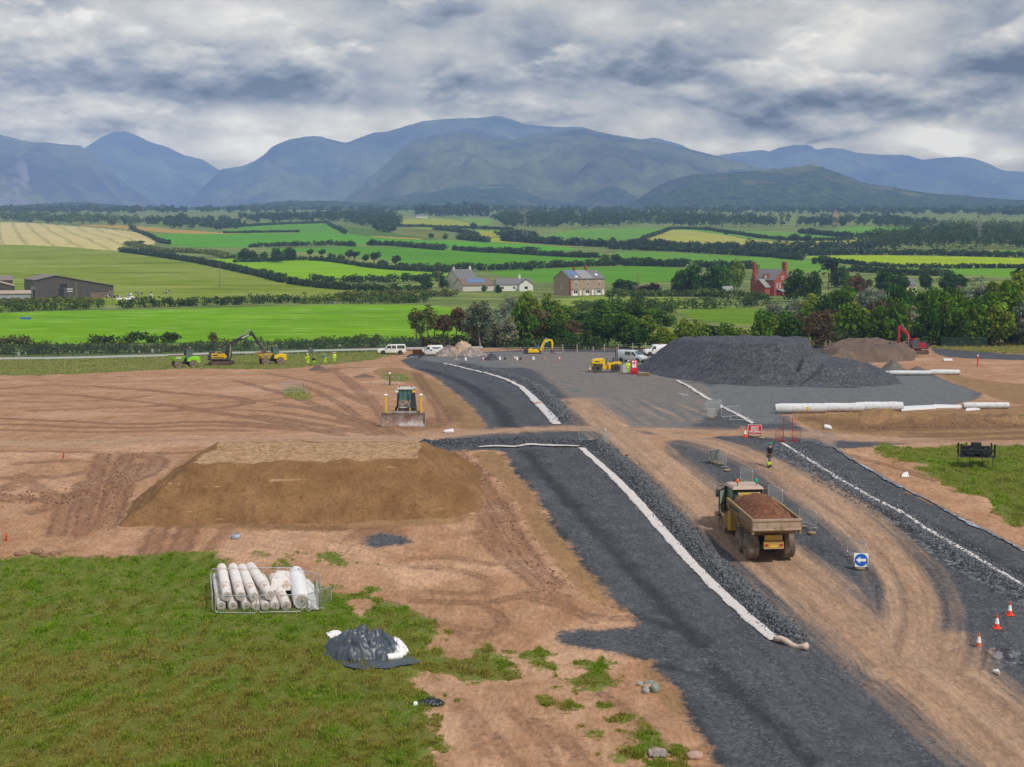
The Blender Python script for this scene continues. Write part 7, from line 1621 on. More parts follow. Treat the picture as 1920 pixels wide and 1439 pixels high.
excavator('yellow and black tracked excavator loading soil into the yellow dumper', G(415, 686), R(4), 0.95, MATS['yellow_clean'], MATS['black_steel'], [(.95, 1.5), (1.15, 2.7), (1.75, 3.75), (3.2, 4.5), (5.1, 5.35)], [(5.0, 5.75), (5.35, 5.3), (6.2, 3.9), (7.1, 2.75)], (7.05, 2.75), plate=MATS['black_steel'])
excavator('small yellow digger with folded arm parked before the trees', G(1001, 664) + Vector((0, 0, -.75)), R(8), 0.80, MATS['yellow_bright'], MATS['yellow_bright'], [(1.5, 1.6), (2.0, 2.8), (2.6, 3.9), (3.5, 4.0)], [(3.2, 4.1), (4.1, 4.0), (4.3, 3.2), (4.3, 2.0)], (4.2, 1.7))
excavator('dark red digger with raised folded arm behind the brown spoil heap', G(1717, 664), R(200), 0.95, MATS['red_paint'], MATS['red_paint'], [(1.2, 1.4), (1.5, 2.9), (2.2, 4.2), (3.6, 5.2)], [(3.5, 5.5), (3.9, 5.2), (3.95, 3.6), (3.9, 2.2)], (3.8, 1.9), cabframe='red_paint')
# site dumpers
def dumper(label, loc, rz, m_body, m_text):
 e = empty('site_dumper', label, 'dumper', loc, rz, 'wheeled site dumpers')
 for x in (1.35, -1.05):
  for y in (-.85, .85): wheel(e, x, y, .63, .5, 'rim_dusty' if x else 'rim_dusty', 22, lugs=18)
 b = MB(); b.box(-1.8, 1.7, -.4, .4, .5, .95); b.box(1.2, 1.5, -.8, .8, .5, .75); b.box(-1.2, -.9, -.8, .8, .5, .75); b.build('chassis', 'black_steel', e, .03)
 b = MB()
 lo = [(.35, .95), (2.1, .95), (2.55, 1.75), (2.85, 1.98), (.2, 2.0), (.1, 1.9)]
 b.hexa([(.6, -.75, .95), (1.7, -.75, .95), (1.7, .75, .95), (.6, .75, .95)], [(.12, -1.15, 1.9), (2.55, -1.1, 1.8), (2.55, 1.1, 1.8), (.12, 1.15, 1.9)])
 b.hexa([(2.2, -1.05, 1.5), (2.35, -1.05, 1.5), (2.35, 1.05, 1.5), (2.2, 1.05, 1.5)], [(2.4, -1.1, 1.82), (2.95, -.9, 1.98), (2.95, .9, 1.98), (2.4, 1.1, 1.82)])
 sk = b.build('skip', m_body, e, .02)
 b = MB(); b.box(.15, 2.5, -1.0, 1.0, 1.86, 1.95); b.build('skip_soil', 'soil_lump', sk)
 b = MB(); b.hexa([(.9, -1.02, 1.45), (1.7, -1.0, 1.45), (1.7, -.98, 1.45), (.9, -1.0, 1.45)], [(.9, -1.15, 1.75), (1.7, -1.13, 1.75), (1.7, -1.0, 1.75), (.9, -1.0, 1.75)]); b.hexa([(.9, 1.0, 1.45), (1.7, .98, 1.45), (1.7, 1.0, 1.45), (.9, 1.02, 1.45)], [(.9, 1.0, 1.75), (1.7, 1.0, 1.75), (1.7, 1.13, 1.75), (.9, 1.15, 1.75)]); b.build('skip_label', m_text, sk)
 b = MB(); b.prism([(-2.1, .95), (-.1, .95), (-.1, 1.5), (-.9, 1.75), (-2.05, 1.65)], -.95, .95, 'y'); b.box(-2.15, -1.6, -1.0, 1.0, .7, 1.6); b.build('rear_body', m_body, e, .05)
 b = MB(); b.box(-.95, .12, -.7, .7, .95, 1.65); cb = b.build('cab', 'dark_grey', e, .03)
 b = MB(); b.hexa([(-.95, -.68, 1.65), (.05, -.68, 1.65), (.05, .68, 1.65), (-.95, .68, 1.65)], [(-.9, -.6, 2.75), (-.05, -.6, 2.75), (-.05, .6, 2.75), (-.9, .6, 2.75)]); b.build('cab_glass', 'glass_teal', cb)
 b = MB()
 for s in (-1, 1):
  b.tube([(.06, s * .7, 1.6), (-.04, s * .62, 2.78)], .05, 5); b.tube([(-.96, s * .7, 1.6), (-.91, s * .62, 2.78)], .05, 5); b.tube([(-.45, s * .7, 1.6), (-.45, s * .62, 2.78)], .04, 5)
 b.box(-1.0, .05, -.68, .68, 2.75, 2.85); b.build('cab_frame', 'dark_grey' if m_text else 'grey_light', cb)
 b = MB(); b.cyl((-.7, -.4, 2.85), (-.7, -.4, 3.05), .03, n=6); b.lathe([(.07, 3.05), (.08, 3.14), (.03, 3.22)], 10, (-.7, -.4, 0)); b.build('beacon', 'beacon_orange', cb)
 b = MB(); b.cyl((-.7, .4, 2.85), (-.7, .4, 3.05), .03, n=6); b.lathe([(.07, 3.05), (.08, 3.14), (.03, 3.22)], 10, (-.7, .4, 0)); b.build('beacon', 'beacon_green', cb)
 return e
dumper('lime green site dumper with a dark cab on the grass verge', G(348, 690), R(205), MATS['lime_green'], MATS['white_paint'])
dumper('bright yellow site dumper being loaded by the excavator', G(511, 685), R(203), MATS['yellow_bright'], MATS['grey_light'])
# road vehicles: profile of a body (x forward)
def car(name, label, cat, loc, rz, prof, W, paint, wheels, r, windows, screen, roof_lamp=None, marks=(), dark_top=None):
 e = empty(name, label, cat, loc, rz)
 b = MB(); n = len(prof); zt = max(p[1] for p in prof)
 def half(z): return W / 2 * (1 - 0.13 * max(0, (z - 0.95) / max(zt - 0.95, .1)))
 vs = [(p[0], -half(p[1]), p[1]) for p in prof] + [(p[0], half(p[1]), p[1]) for p in prof]
 b.add(vs, [tuple(range(n)), tuple(range(n, 2 * n))[::-1]] + [(i, n + i, n + (i + 1) % n, (i + 1) % n) for i in range(n)])
 bo = b.build('body', paint, e, .06, segs=2); smooth_by_angle(bo, 35)
 for x in wheels:
  for s in (-1, 1):
   b = MB(); b.lathe([(r * .62, -.11), (r * .95, -.11), (r, -.07), (r, .07), (r * .95, .11), (r * .62, .11)], 22, (0, 0, 0), 'y'); wo = b.build('wheel', 'dark_grey', e, loc=(x, s * (W / 2 - .10), r))
   b = MB(); b.lathe([(r * .62, s * .10), (r * .5, s * .08), (r * .2, s * .06), (.03, s * .09)], 14, (0, 0, 0), 'y'); b.build('rim', 'chrome', wo)
   b = MB(); b.lathe([(r * 1.16, -.02), (r * 1.16, .02)], 22, (x, s * (W / 2 - .004), r), 'y'); b.build('wheel_arch', 'black_steel', bo)
 for poly in windows:
  for s in (-1, 1):
   b = MB(); k = len(poly)
   vs = [(p[0], s * (half(p[1]) + .012), p[1]) for p in poly] + [(p[0], s * (half(p[1]) - .02), p[1]) for p in poly]
   b.add(vs, [tuple(range(k)), tuple(range(k, 2 * k))[::-1]] + [(i, (i + 1) % k, k + (i + 1) % k, k + i) for i in range(k)]); b.build('side_window', 'glass', bo)
 for (xa, za, xb, zb) in screen:
  b = MB(); d = .02; L = math.hypot(xb - xa, zb - za); nx, nz = (zb - za) / L * d, -(xb - xa) / L * d
  if nx * (1 if xa > 0 else -1) < 0: nx, nz = -nx, -nz
  ha, hb = half(za) - .1, half(zb) - .1
  b.hexa([(xa, -ha, za), (xa + nx, -ha, za + nz), (xa + nx, ha, za + nz), (xa, ha, za)], [(xb, -hb, zb), (xb + nx, -hb, zb + nz), (xb + nx, hb, zb + nz), (xb, hb, zb)]); b.build('windscreen' if xa > 0 else 'rear_window', 'glass', bo)
 xf = max(p[0] for p in prof); xr = min(p[0] for p in prof)
 for s in (-1, 1):
  b = MB(); b.box(xf - .28, xf + .015, s * (W / 2 - .22) - .17, s * (W / 2 - .22) + .17, .68, .84); b.build('headlight', 'lamp_clear', e, .03)
  b = MB(); b.box(xr - .02, xr + .1, s * (W / 2 - .1) - .08, s * (W / 2 - .1) + .08, .75, 1.2); b.build('tail_light', 'lamp_red', e, .02)
  b = MB(); b.box(1.05, 1.2, s * (W / 2 + .1) - .1, s * (W / 2 + .1) + .1, 1.02, 1.22); b.build('mirror', 'dark_grey', e, .03)
 b = MB(); b.box(xf - .1, xf + .05, -W / 2 + .1, W / 2 - .1, .3, .52); b.box(xr - .05, xr + .1, -W / 2 + .1, W / 2 - .1, .32, .52); b.build('bumper', 'dark_grey', e, .04)
 if roof_lamp:
  b = MB(); b.box(roof_lamp[0] - .12, roof_lamp[0] + .12, -.45, .45, roof_lamp[1], roof_lamp[1] + .14); b.build('roof_lamp', 'beacon_orange', e, .03)
 for nm, mt, (x0, x1, z0, z1) in marks:
  b = MB()
  for s in (-1, 1):
   h0, h1 = half(z0), half(z1)
   b.hexa([(x0, s * h0, z0), (x1, s * h0, z0), (x1, s * (h0 + .012), z0), (x0, s * (h0 + .012), z0)], [(x0, s * h1, z1), (x1, s * h1, z1), (x1, s * (h1 + .012), z1), (x0, s * (h1 + .012), z1)])
  b.build(nm, mt, e)
 return e
car('pickup_truck', 'white pickup truck with a canopy parked on the track by the fence', 'pickup truck', G(735, 666), R(184), [(-2.6, .38), (2.5, .34), (2.62, .62), (2.55, .92), (1.45, 1.10), (.75, 1.72), (.5, 1.78), (-2.35, 1.82), (-2.6, 1.1)], 1.82, MATS['white_car'], (1.62, -1.5), .38,
 [[(1.15, 1.14), (.1, 1.14), (.1, 1.66), (.72, 1.66)], [(.0, 1.14), (-.75, 1.14), (-.75, 1.68), (.0, 1.67)], [(-.95, 1.14), (-2.35, 1.14), (-2.25, 1.72), (-.95, 1.7)]], [(1.42, 1.13, .8, 1.68), (-2.6, 1.14, -2.42, 1.74)], (.35, 1.79))
car('van', 'white panel van with dark blue lettering beside the rubbish heap', 'van', G(808, 667), R(184), [(-2.15, .36), (2.1, .34), (2.2, .65), (2.1, .95), (1.35, 1.14), (.55, 1.78), (.2, 1.84), (-2.0, 1.84), (-2.15, 1.7)], 1.8, MATS['white_car'], (1.45, -1.3), .33,
 [[(1.15, 1.14), (.2, 1.14), (.2, 1.66), (.6, 1.66)]], [(1.3, 1.17, .6, 1.74)], (.1, 1.84), [('lettering', 'blue_ink', (-1.75, -.15, 1.42, 1.56)), ('lettering', 'blue_ink', (-1.4, -.3, 1.28, 1.36)), ('emblem', 'blue_ink', (-.2, .15, .92, 1.12)), ('door_lettering', 'grey_light', (.45, .95, .9, .98))])
car('van', 'silver van facing right behind the road roller', 'van', G(1184, 679), R(-32), [(-2.5, .38), (2.35, .36), (2.5, .7), (2.42, 1.0), (1.6, 1.22), (.8, 1.9), (.4, 1.97), (-2.35, 1.97), (-2.5, 1.7)], 1.95, MATS['silver_car'], (1.6, -1.5), .35,
 [[(1.35, 1.22), (.45, 1.22), (.45, 1.76), (.85, 1.76)], [(.3, 1.22), (-.8, 1.22), (-.8, 1.78), (.3, 1.77)]], [(1.57, 1.26, .87, 1.84)])
car('van', 'white van with orange roof lamp half hidden by the dark stone mound', 'van', G(1232, 666), R(-170), [(-2.5, .38), (2.35, .36), (2.5, .7), (2.42, 1.0), (1.6, 1.22), (.8, 1.9), (.4, 1.97), (-2.35, 1.97), (-2.5, 1.7)], 1.95, MATS['white_car'], (1.6, -1.5), .35,
 [[(1.35, 1.22), (.45, 1.22), (.45, 1.76), (.85, 1.76)]], [(1.57, 1.26, .87, 1.84), (-2.5, 1.2, -2.4, 1.8)], (-.6, 1.97), [('green_stripe', M('green_mark', (.02, .28, .08), .5), (-2.4, -1.6, 1.2, 1.8))])
# tandem roller
rl_ = empty('road_roller', 'yellow tandem road roller with tall roll bar beside the dark mound', 'road roller', G(1137, 698), R(186))
for x in (1.45, -1.35):
 b = MB(); b.lathe([(.45, -.82), (.62, -.84), (.66, -.8), (.66, .8), (.62, .84), (.45, .82)], 32, (0, 0, 0), 'y'); do = b.build('drum', M('drum_steel', (.10, .085, .07), .5, metal=.4), rl_, loc=(x, 0, .66))
 b = MB(); b.cyl((0, -.86, 0), (0, .86, 0), .3, n=16); b.build('hub', 'black_steel', do)
b = MB(); b.prism([(.35, .75), (.55, .6), (.75, 1.3), (2.25, 1.3), (2.35, 1.45), (2.2, 1.85), (1.6, 2.05), (.5, 2.1), (.35, 1.9)], -.78, .78, 'y'); b.build('bonnet', 'yellow_bright', rl_, .06)
b = MB(); b.box(.35, .75, -.86, .86, .5, 1.4); b.box(2.1, 2.3, -.6, .6, .95, 1.4); b.box(-.3, .4, -.4, .4, .45, .95); b.build('front_frame', 'yellow_bright', rl_, .03)
b = MB(); b.prism([(-2.15, 1.2), (-.6, 1.15), (-.55, .5), (-.2, .5), (-.1, 1.2), (-.35, 1.45), (-2.0, 1.6), (-2.2, 1.5)], -.8, .8, 'y'); b.build('rear_frame', 'yellow_bright', rl_, .05)
b = MB(); b.box(-1.0, -.45, -.3, .3, 1.5, 1.68); b.box(-1.15, -.98, -.3, .3, 1.6, 2.2); b.build('seat', 'dark_grey', rl_, .05)
b = MB(); b.tube([(.15, 0, 1.3), (-.1, 0, 2.05)], .05, 6); b.tube([(-.1 + .18 * math.cos(a), .2 * math.sin(a), 2.05 + .05 * math.cos(a)) for a in np.linspace(0, 2 * PI, 13)[:-1]], .025, 5, True); b.build('steering_wheel', 'black_steel', rl_)
b = MB(); b.tube([(-1.55, -.65, 1.5), (-1.5, -.62, 3.25), (-1.5, .62, 3.25), (-1.55, .65, 1.5)], .07, 6); b.tube([(-1.5, -.6, 2.6), (-1.5, .6, 2.6)], .05, 6); ro_ = b.build('roll_bar', 'black_steel', rl_)
b = MB(); b.cyl((-1.5, 0, 3.25), (-1.5, 0, 3.5), .03, n=6); b.lathe([(.09, 3.5), (.10, 3.6), (.04, 3.72)], 10, (-1.5, 0, 0)); b.build('beacon', 'beacon_orange', ro_)
b = MB(); b.box(1.2, 1.9, -.79, -.78, 1.6, 1.75); b.box(1.2, 1.9, .78, .79, 1.6, 1.75); b.build('side_label', 'dark_grey', rl_)
# people
M('skin', (0.45, 0.25, 0.17), 0.6); M('hivis_yellow', (0.50, 0.80, 0.015), 0.7); M('hivis_orange', (0.85, 0.16, 0.02), 0.7); M('cloth_black', (0.018, 0.018, 0.02), 0.9); M('cloth_grey', (0.11, 0.105, 0.12), 0.9); M('boot', (0.03, 0.025, 0.022), 0.8); M('helmet_green', (0.01, 0.26, 0.13), 0.35); M('helmet_white', (0.75, 0.75, 0.72), 0.35); M('cloth_teal', (0.03, 0.25, 0.25), 0.8); M('reflective', (0.6, 0.62, 0.62), 0.4); M('hair', (0.05, 0.035, 0.025), 0.9)
def person(label, loc, rz, J, jacket, trousers, helmet, lower=None, sleeve=None, scale=1.0):
 """J: joints in metres, x forward, y left"""
 e = empty('person', label, 'person', loc, rz, scale=scale)
 names = ['pel', 'spi', 'che', 'nek', 'hed', 'top', 'hipL', 'kneL', 'ankL', 'toeL', 'hipR', 'kneR', 'ankR', 'toeR', 'shoL', 'elbL', 'wriL', 'shoR', 'elbR', 'wriR', 'nose']
 V = [J[n] for n in names]; I = {n: i for i, n in enumerate(names)}
 E = [('pel', 'spi'), ('spi', 'che'), ('che', 'nek'), ('nek', 'hed'), ('hed', 'top'), ('hed', 'nose'), ('pel', 'hipL'), ('hipL', 'kneL'), ('kneL', 'ankL'), ('ankL', 'toeL'), ('pel', 'hipR'), ('hipR', 'kneR'), ('kneR', 'ankR'), ('ankR', 'toeR'), ('che', 'shoL'), ('shoL', 'elbL'), ('elbL', 'wriL'), ('che', 'shoR'), ('shoR', 'elbR'), ('elbR', 'wriR')]
 rad = dict(pel=(.15, .12), spi=(.145, .11), che=(.17, .12), nek=.06, hed=.095, top=.075, nose=.022, hipL=.095, hipR=.095, kneL=.062, kneR=.062, ankL=.042, ankR=.042, toeL=.036, toeR=.036, shoL=.07, shoR=.07, elbL=.046, elbR=.046, wriL=.03, wriR=.03)
 E = [(I[a], I[c]) for a, c in E]; Rd = [rad[n] for n in names]
 for w, el_ in (('wriL', 'elbL'), ('wriR', 'elbR')):
  d = (Vector(J[w]) - Vector(J[el_])).normalized(); sd = Vector((d.z, 0, -d.x)).normalized() if abs(d.y) < .9 else Vector((1, 0, 0)); up = d.cross(sd)
  p = Vector(J[w]) + d * .07; pi = len(V); V.append(tuple(p)); Rd.append(.032); E.append((I[w], pi))
  for k, (o, l) in enumerate(((-.034, .075), (-.012, .088), (.012, .084), (.032, .066))):
   q = p + sd * o + d * .03; r_ = q + d * l * .55 + up * .01; s_ = r_ + d * l * .4 + up * .025
   i = len(V); V += [tuple(q), tuple(r_), tuple(s_)]; Rd += [.010, .009, .008]; E += [(pi, i), (i, i + 1), (i + 1, i + 2)]
  q = Vector(J[w]) + d * .03 + sd * .04; i = len(V); V += [tuple(q), tuple(q + d * .045 + sd * .015)]; Rd += [.011, .009]; E += [(I[w], i), (i, i + 1)]
 me = skin_mesh('body', V, E, Rd, 1); me.materials.append(MATS['skin']); link_mesh('body', me, e)
 def cloth(nm, ns, es, grow, mat, sub=1):
  idx = {n: i for i, n in enumerate(ns)}
  rr = []
  for n in ns:
   r = rad[n]; r = r if isinstance(r, tuple) else (r, r)
   rr.append((r[0] + grow, r[1] + grow))
  m = skin_mesh(nm, [J[n] for n in ns], [(idx[a], idx[c]) for a, c in es], rr, sub); m.materials.append(MATS[mat]); return link_mesh(nm, m, e)
 sh = lambda a, c, t: tuple(Vector(J[a]).lerp(Vector(J[c]), t))
 cloth('trousers', ['pel', 'hipL', 'kneL', 'ankL', 'hipR', 'kneR', 'ankR'], [('pel', 'hipL'), ('hipL', 'kneL'), ('kneL', 'ankL'), ('pel', 'hipR'), ('hipR', 'kneR'), ('kneR', 'ankR')], .028, trousers)
 if lower:
  for s in 'LR':
   J['lo' + s] = sh('kne' + s, 'ank' + s, -.05); rad['lo' + s] = .062; J['la' + s] = sh('kne' + s, 'ank' + s, .9); rad['la' + s] = .042
   cloth('trouser_band', ['lo' + s, 'la' + s], [('lo' + s, 'la' + s)], .034, lower, 1)
 jk = cloth('jacket', ['pel', 'spi', 'che', 'shoL', 'elbL', 'wriL', 'shoR', 'elbR', 'wriR'], [('pel', 'spi'), ('spi', 'che'), ('che', 'shoL'), ('shoL', 'elbL'), ('elbL', 'wriL'), ('che', 'shoR'), ('shoR', 'elbR'), ('elbR', 'wriR')], .035, jacket)
 if sleeve: cloth('sleeve', ['elbL', 'wriL'], [('elbL', 'wriL')], .042, sleeve, 1)
 for s in 'LR': cloth('boot', ['ank' + s, 'toe' + s], [('ank' + s, 'toe' + s)], .022, 'boot', 0)
 h = Vector(J['hed']) + Vector((0, 0, .05))
 b = MB(); b.lathe([(.135, .03), (.132, .06), (.115, .12), (.07, .165), (.01, .178)], 16, h); b.prism([(.1, -.1), (.2, -.06), (.2, .06), (.1, .1)], h.z + .03, h.z + .045, 'z'); hm = b.build('helmet', helmet, e, smooth=True)
 if abs(h.x) > .01 or abs(h.y) > .01:
  pass
 return e
def joints(walk=0.0, lean=0.0, arms=(0.1, -0.1), bend=(0.1, 0.1)):
 J = dict(pel=(0, 0, .95), spi=(.02 + lean * .3, 0, 1.13), che=(.03 + lean * .7, 0, 1.36), nek=(.03 + lean, 0, 1.50), hed=(.05 + lean * 1.1, 0, 1.62), top=(.04 + lean * 1.1, 0, 1.71), nose=(.155 + lean * 1.1, 0, 1.62))
 for s, k, a, bd in (('L', 1, arms[0], bend[0]), ('R', -1, arms[1], bend[1])):
  w = walk * k
  J['hip' + s] = (w * .1, .1 * k, .88); J['kne' + s] = (w * .55 + .05, .105 * k, .48); J['ank' + s] = (w * .8 - .02, .11 * k, .085 + max(0, -w) * .12); J['toe' + s] = (w * .8 + .16, .12 * k, .04)
  J['sho' + s] = (.02 + lean * .75, .2 * k, 1.41); J['elb' + s] = (.0 + lean * .7 + a * .5, .27 * k, 1.14); J['wri' + s] = (.02 + lean * .7 + a * .9 + bd, .26 * k, .92 + bd * .8)
 return J
person('person in black jacket, green helmet and yellow trouser legs walking along the haul road', G(1442, 876), R(35), joints(.28, .05, (.25, -.2), (.15, .1)), 'cloth_black', 'cloth_grey', 'helmet_green', 'hivis_yellow', 'hivis_yellow', 1.03)
person('person in yellow high visibility clothes bending beside the orange board', G(579, 684), R(200), joints(.1, .14, (.3, .3), (.2, .2)), 'hivis_yellow', 'hivis_yellow', 'helmet_white')
person('person in orange vest at the left of the bending worker', G(575, 683), R(20), joints(.0, .1, (.2, .2), (.1, .1)), 'hivis_orange', 'hivis_yellow', 'helmet_green')
Jc = joints(0, .1, (.3, .3), (.1, .1))
for k_ in ('pel', 'spi', 'che', 'nek', 'hed', 'top', 'nose', 'shoL', 'shoR', 'elbL', 'elbR', 'wriL', 'wriR'): Jc[k_] = (Jc[k_][0] - .12, Jc[k_][1], Jc[k_][2] - .45)
for s_, k_ in (('L', 1), ('R', -1)): Jc['hip' + s_] = (-.1, .1 * k_, .43); Jc['kne' + s_] = (.33, .16 * k_, .46); Jc['ank' + s_] = (.1, .14 * k_, .09)
for s_, k_ in (('L', 1), ('R', -1)): Jc['toe' + s_] = (.28, .15 * k_, .04)
person('person crouching in a dark vest and yellow trousers between the other workers', G(588, 683), R(-60), Jc, 'cloth_black', 'hivis_yellow', 'helmet_green')
person('person in a teal top and yellow trousers standing right of the crouching worker', G(610, 682), R(160), joints(.12, .08, (.3, .2), (.3, .2)), 'cloth_teal', 'hivis_yellow', 'helmet_green')
person('person in full yellow with white helmet standing alone on the verge', G(627, 681), R(-80), joints(.05), 'hivis_yellow', 'hivis_yellow', 'helmet_white')
person('person in yellow high visibility suit standing between the roller and the red board', G(1177, 701), R(-70), joints(.06, .02, (.2, .1), (.2, .05)), 'hivis_yellow', 'hivis_yellow', 'helmet_white', scale=1.06)
# heaps
def heap_mat(name, c0, c1, spot, top=None, scale=1.0, grain=9.0):
 m, T, p = new_mat(name)
 pos = T.n('ShaderNodeNewGeometry').outputs['Position']
 a = T.noise(pos, 0.5 * scale, 6, .62); f = T.noise(pos, 2.6 * scale, 6, .65); v = T.voro(pos, grain if grain > 8.5 else 4.5, out='Color'); sp = T.n('ShaderNodeSeparateColor'); T.link(v, sp.inputs[0])
 c = T.mix(T.lin(a, .3, .7), c0, c1)
 c = T.mix(T.math('MULTIPLY', T.step(f, .52, .7), .5), c, spot)
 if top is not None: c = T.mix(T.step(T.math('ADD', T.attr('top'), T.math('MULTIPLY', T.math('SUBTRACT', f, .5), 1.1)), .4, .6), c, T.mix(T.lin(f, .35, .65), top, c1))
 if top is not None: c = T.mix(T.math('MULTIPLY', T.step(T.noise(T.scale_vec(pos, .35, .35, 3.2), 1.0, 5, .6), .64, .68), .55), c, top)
 c = T.mix(T.math('MULTIPLY', T.math('POWER', sp.outputs[0], 2.0), .45 if grain > 8.5 else .35), c, T.mix(.22, c, (.9, .9, .95)) if grain < 8.5 else T.mix(.7, c, (.05, .03, .02)))
 T.link(c, p.inputs['Base Color']); p.inputs['Roughness'].default_value = .95; p.inputs['Specular IOR Level'].default_value = .1
 b = T.n('ShaderNodeBump'); b.inputs['Strength'].default_value = .8; b.inputs['Distance'].default_value = .2 if grain > 8.5 else .03
 T.link(T.math('ADD', f, T.math('MULTIPLY', sp.outputs[1], .35)), b.inputs['Height']); T.link(b.outputs[0], p.inputs['Normal'])
 MATS[name] = m
 return m
def heap(name, label, cat, hf, x0, x1, y0, y1, res, mat, kind=None):
 nx, ny = int((x1 - x0) / res) + 1, int((y1 - y0) / res) + 1
 X, Y = np.meshgrid(np.linspace(x0, x1, nx), np.linspace(y0, y1, ny), indexing='ij')
 h, top = hf(X, Y)
 Z = ground_z(X, Y) + h
 ii = np.arange(nx * ny).reshape(nx, ny)
 F = np.stack([ii[:-1, :-1], ii[1:, :-1], ii[1:, 1:], ii[:-1, 1:]], -1).reshape(-1, 4)
 keep = (h.ravel()[F] > -0.15).any(1); F = F[keep]
 used, inv = np.unique(F.ravel(), return_inverse=True)
 V = np.stack([X, Y, Z], -1).reshape(-1, 3)[used]; o0 = np.array([V[:, 0].mean(), V[:, 1].mean(), V[:, 2].min()])
 me = np_mesh(name, V - o0, inv.reshape(-1, 4), True)
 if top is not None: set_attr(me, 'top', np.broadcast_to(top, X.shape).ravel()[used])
 o = link_mesh(name, me, None, mat); o.location = o0
 return tag(o, label, cat, None, kind)
def slope_heap(W, H, k, seed, rough=.12, gul=.0):
 def hf(X, Y):
  s = poly_sdf(X, Y, W, 14.0) + .9 * fbm(X / 2.2, Y / 2.2, 3, seed) * .5
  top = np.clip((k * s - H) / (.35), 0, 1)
  h = np.minimum(H + .11 * fbm(X / 1.9, Y / 1.9, 3, seed + 2), k * s) + (rough * fbm(X / 1.5, Y / 1.5, 3, seed + 5) + rough * .9 * (1 - 2 * np.abs(fbm(X / 1.15 + .2 * Y, Y / 4.5, 2, seed + 8))) * np.clip((H - k * s) / H, 0, 1)) * np.clip(s + .4, 0, 1)
  return h, top
 return hf
ms = heap_mat('sand_heap', (.180, .094, .038), (.290, .165, .075), (.135, .068, .028), (.50, .335, .20), 1.0, 9.0)  # paler flat top: dry crust plus the light on it, put into colour
W = np.array([(-25.6, 93.2), (-14, 93.6), (-4.2, 94.6), (-2.1, 96.5), (-2.4, 107.6), (-25, 107.8), (-26.2, 97)])
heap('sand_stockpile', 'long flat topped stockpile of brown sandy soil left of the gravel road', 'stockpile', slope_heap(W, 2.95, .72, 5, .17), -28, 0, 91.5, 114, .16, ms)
mgv = heap_mat('stone_heap', (.036, .039, .046), (.062, .066, .074), (.044, .047, .053), None, 1.0, 7.0)
def big(X, Y):
 def sd(poly): return poly_sdf(X, Y, to_world(poly), 16)
 n = fbm(X / 2.5, Y / 2.5, 4, 12); c0_ = G(1400, 700)
 s1 = sd([(1165, 692), (1230, 709), (1310, 717), (1400, 722), (1500, 724), (1590, 720), (1625, 705), (1600, 676), (1450, 672), (1260, 674)])
 s2 = sd([(1500, 724), (1600, 725), (1660, 722), (1650, 705), (1560, 690), (1480, 700)]); s3 = sd([(1590, 724), (1640, 725), (1693, 719), (1680, 708), (1630, 704), (1590, 710)])
 h = np.minimum(5.2 + .25 * n - .03 * np.abs(X - c0_.x), .60 * s1) - .9 * np.clip((s1 - 9.5) / 6, -1, 0) ** 2
 c = G(1455, 700); r = np.hypot((X - c.x) / 8.0, (Y - c.y) / 5.5)
 s4 = sd([(1340, 692), (1352, 672), (1430, 660), (1530, 662), (1580, 690), (1500, 720), (1400, 714)]); q4 = np.clip(s4 / 1.3 + .3 * n, 0, 1); h = h - 1.5 * q4 * q4 * (3 - 2 * q4) * np.clip(h, 0, 2) / 2 * np.clip((4.9 - h) / .8, 0, 1)
 h = np.maximum(h, np.maximum(np.minimum(2.3 + .3 * n, .66 * s2), np.minimum(1.1 + .3 * n, .55 * s3)))
 return h + .14 * fbm(X / 2.1, Y / 2.1, 2, 6), None
c0, c1 = G(1180, 700), G(1700, 700)
heap('stone_stockpile', 'large dark grey crushed stone mound in front of the trees', 'stockpile', big, 16, 60, 180, 226, .22, mgv)
mb = heap_mat('brown_heap', (.14, .095, .07), (.20, .145, .11), (.09, .06, .045), None, .7, 9)
W = to_world([(1548, 682), (1600, 682), (1660, 680), (1712, 676), (1720, 664), (1660, 652), (1570, 652), (1540, 662)])
heap('spoil_heap', 'broken brown spoil heap in front of the red digger', 'spoil heap', slope_heap(W, 1.9, .9, 31, .5), 48, 82, 226, 292, .3, mb)
mgr = heap_mat('grit_heap', (.13, .115, .10), (.18, .165, .145), (.10, .09, .08), None, 1, 9)
for (x, y, w, H, lab, mt) in [(1677, 697, 50, 1.75, 'pointed grey grit pile left of the upper white rolls', mgr), (1722, 698, 40, .85, 'low grey grit pile right of the pointed one', mgr), (1610, 702, 90, 1.2, 'broad grey grit bank behind the dark stone mound', mgr), (922, 676, 30, 1.25, 'small dark conical stone pile beside a cone at the back', mgv), (596, 695, 36, .8, 'small heap of brown earth beside the workers', mb), (682, 708, 40, .5, 'low dark earth heap at the end of the brown ground', mb)]:
 c = G(x, y); r = w / PX(y) / 2
 def hf(X, Y, c=c, r=r, H=H):
  q = np.hypot((X - c.x) / r, (Y - c.y - r * .4) / (r * 1.1))
  return H * (1.06 - q) + .12 * fbm(X / .6, Y / .6, 3, 2) * H, None
 heap('grit_pile' if mt is mgr else ('stone_pile' if mt is mgv else 'earth_pile'), lab, 'pile', hf, c.x - 1.3 * r, c.x + 1.3 * r, c.y - 1.4 * r, c.y + 2 * r, max(.1, r / 14), mt)
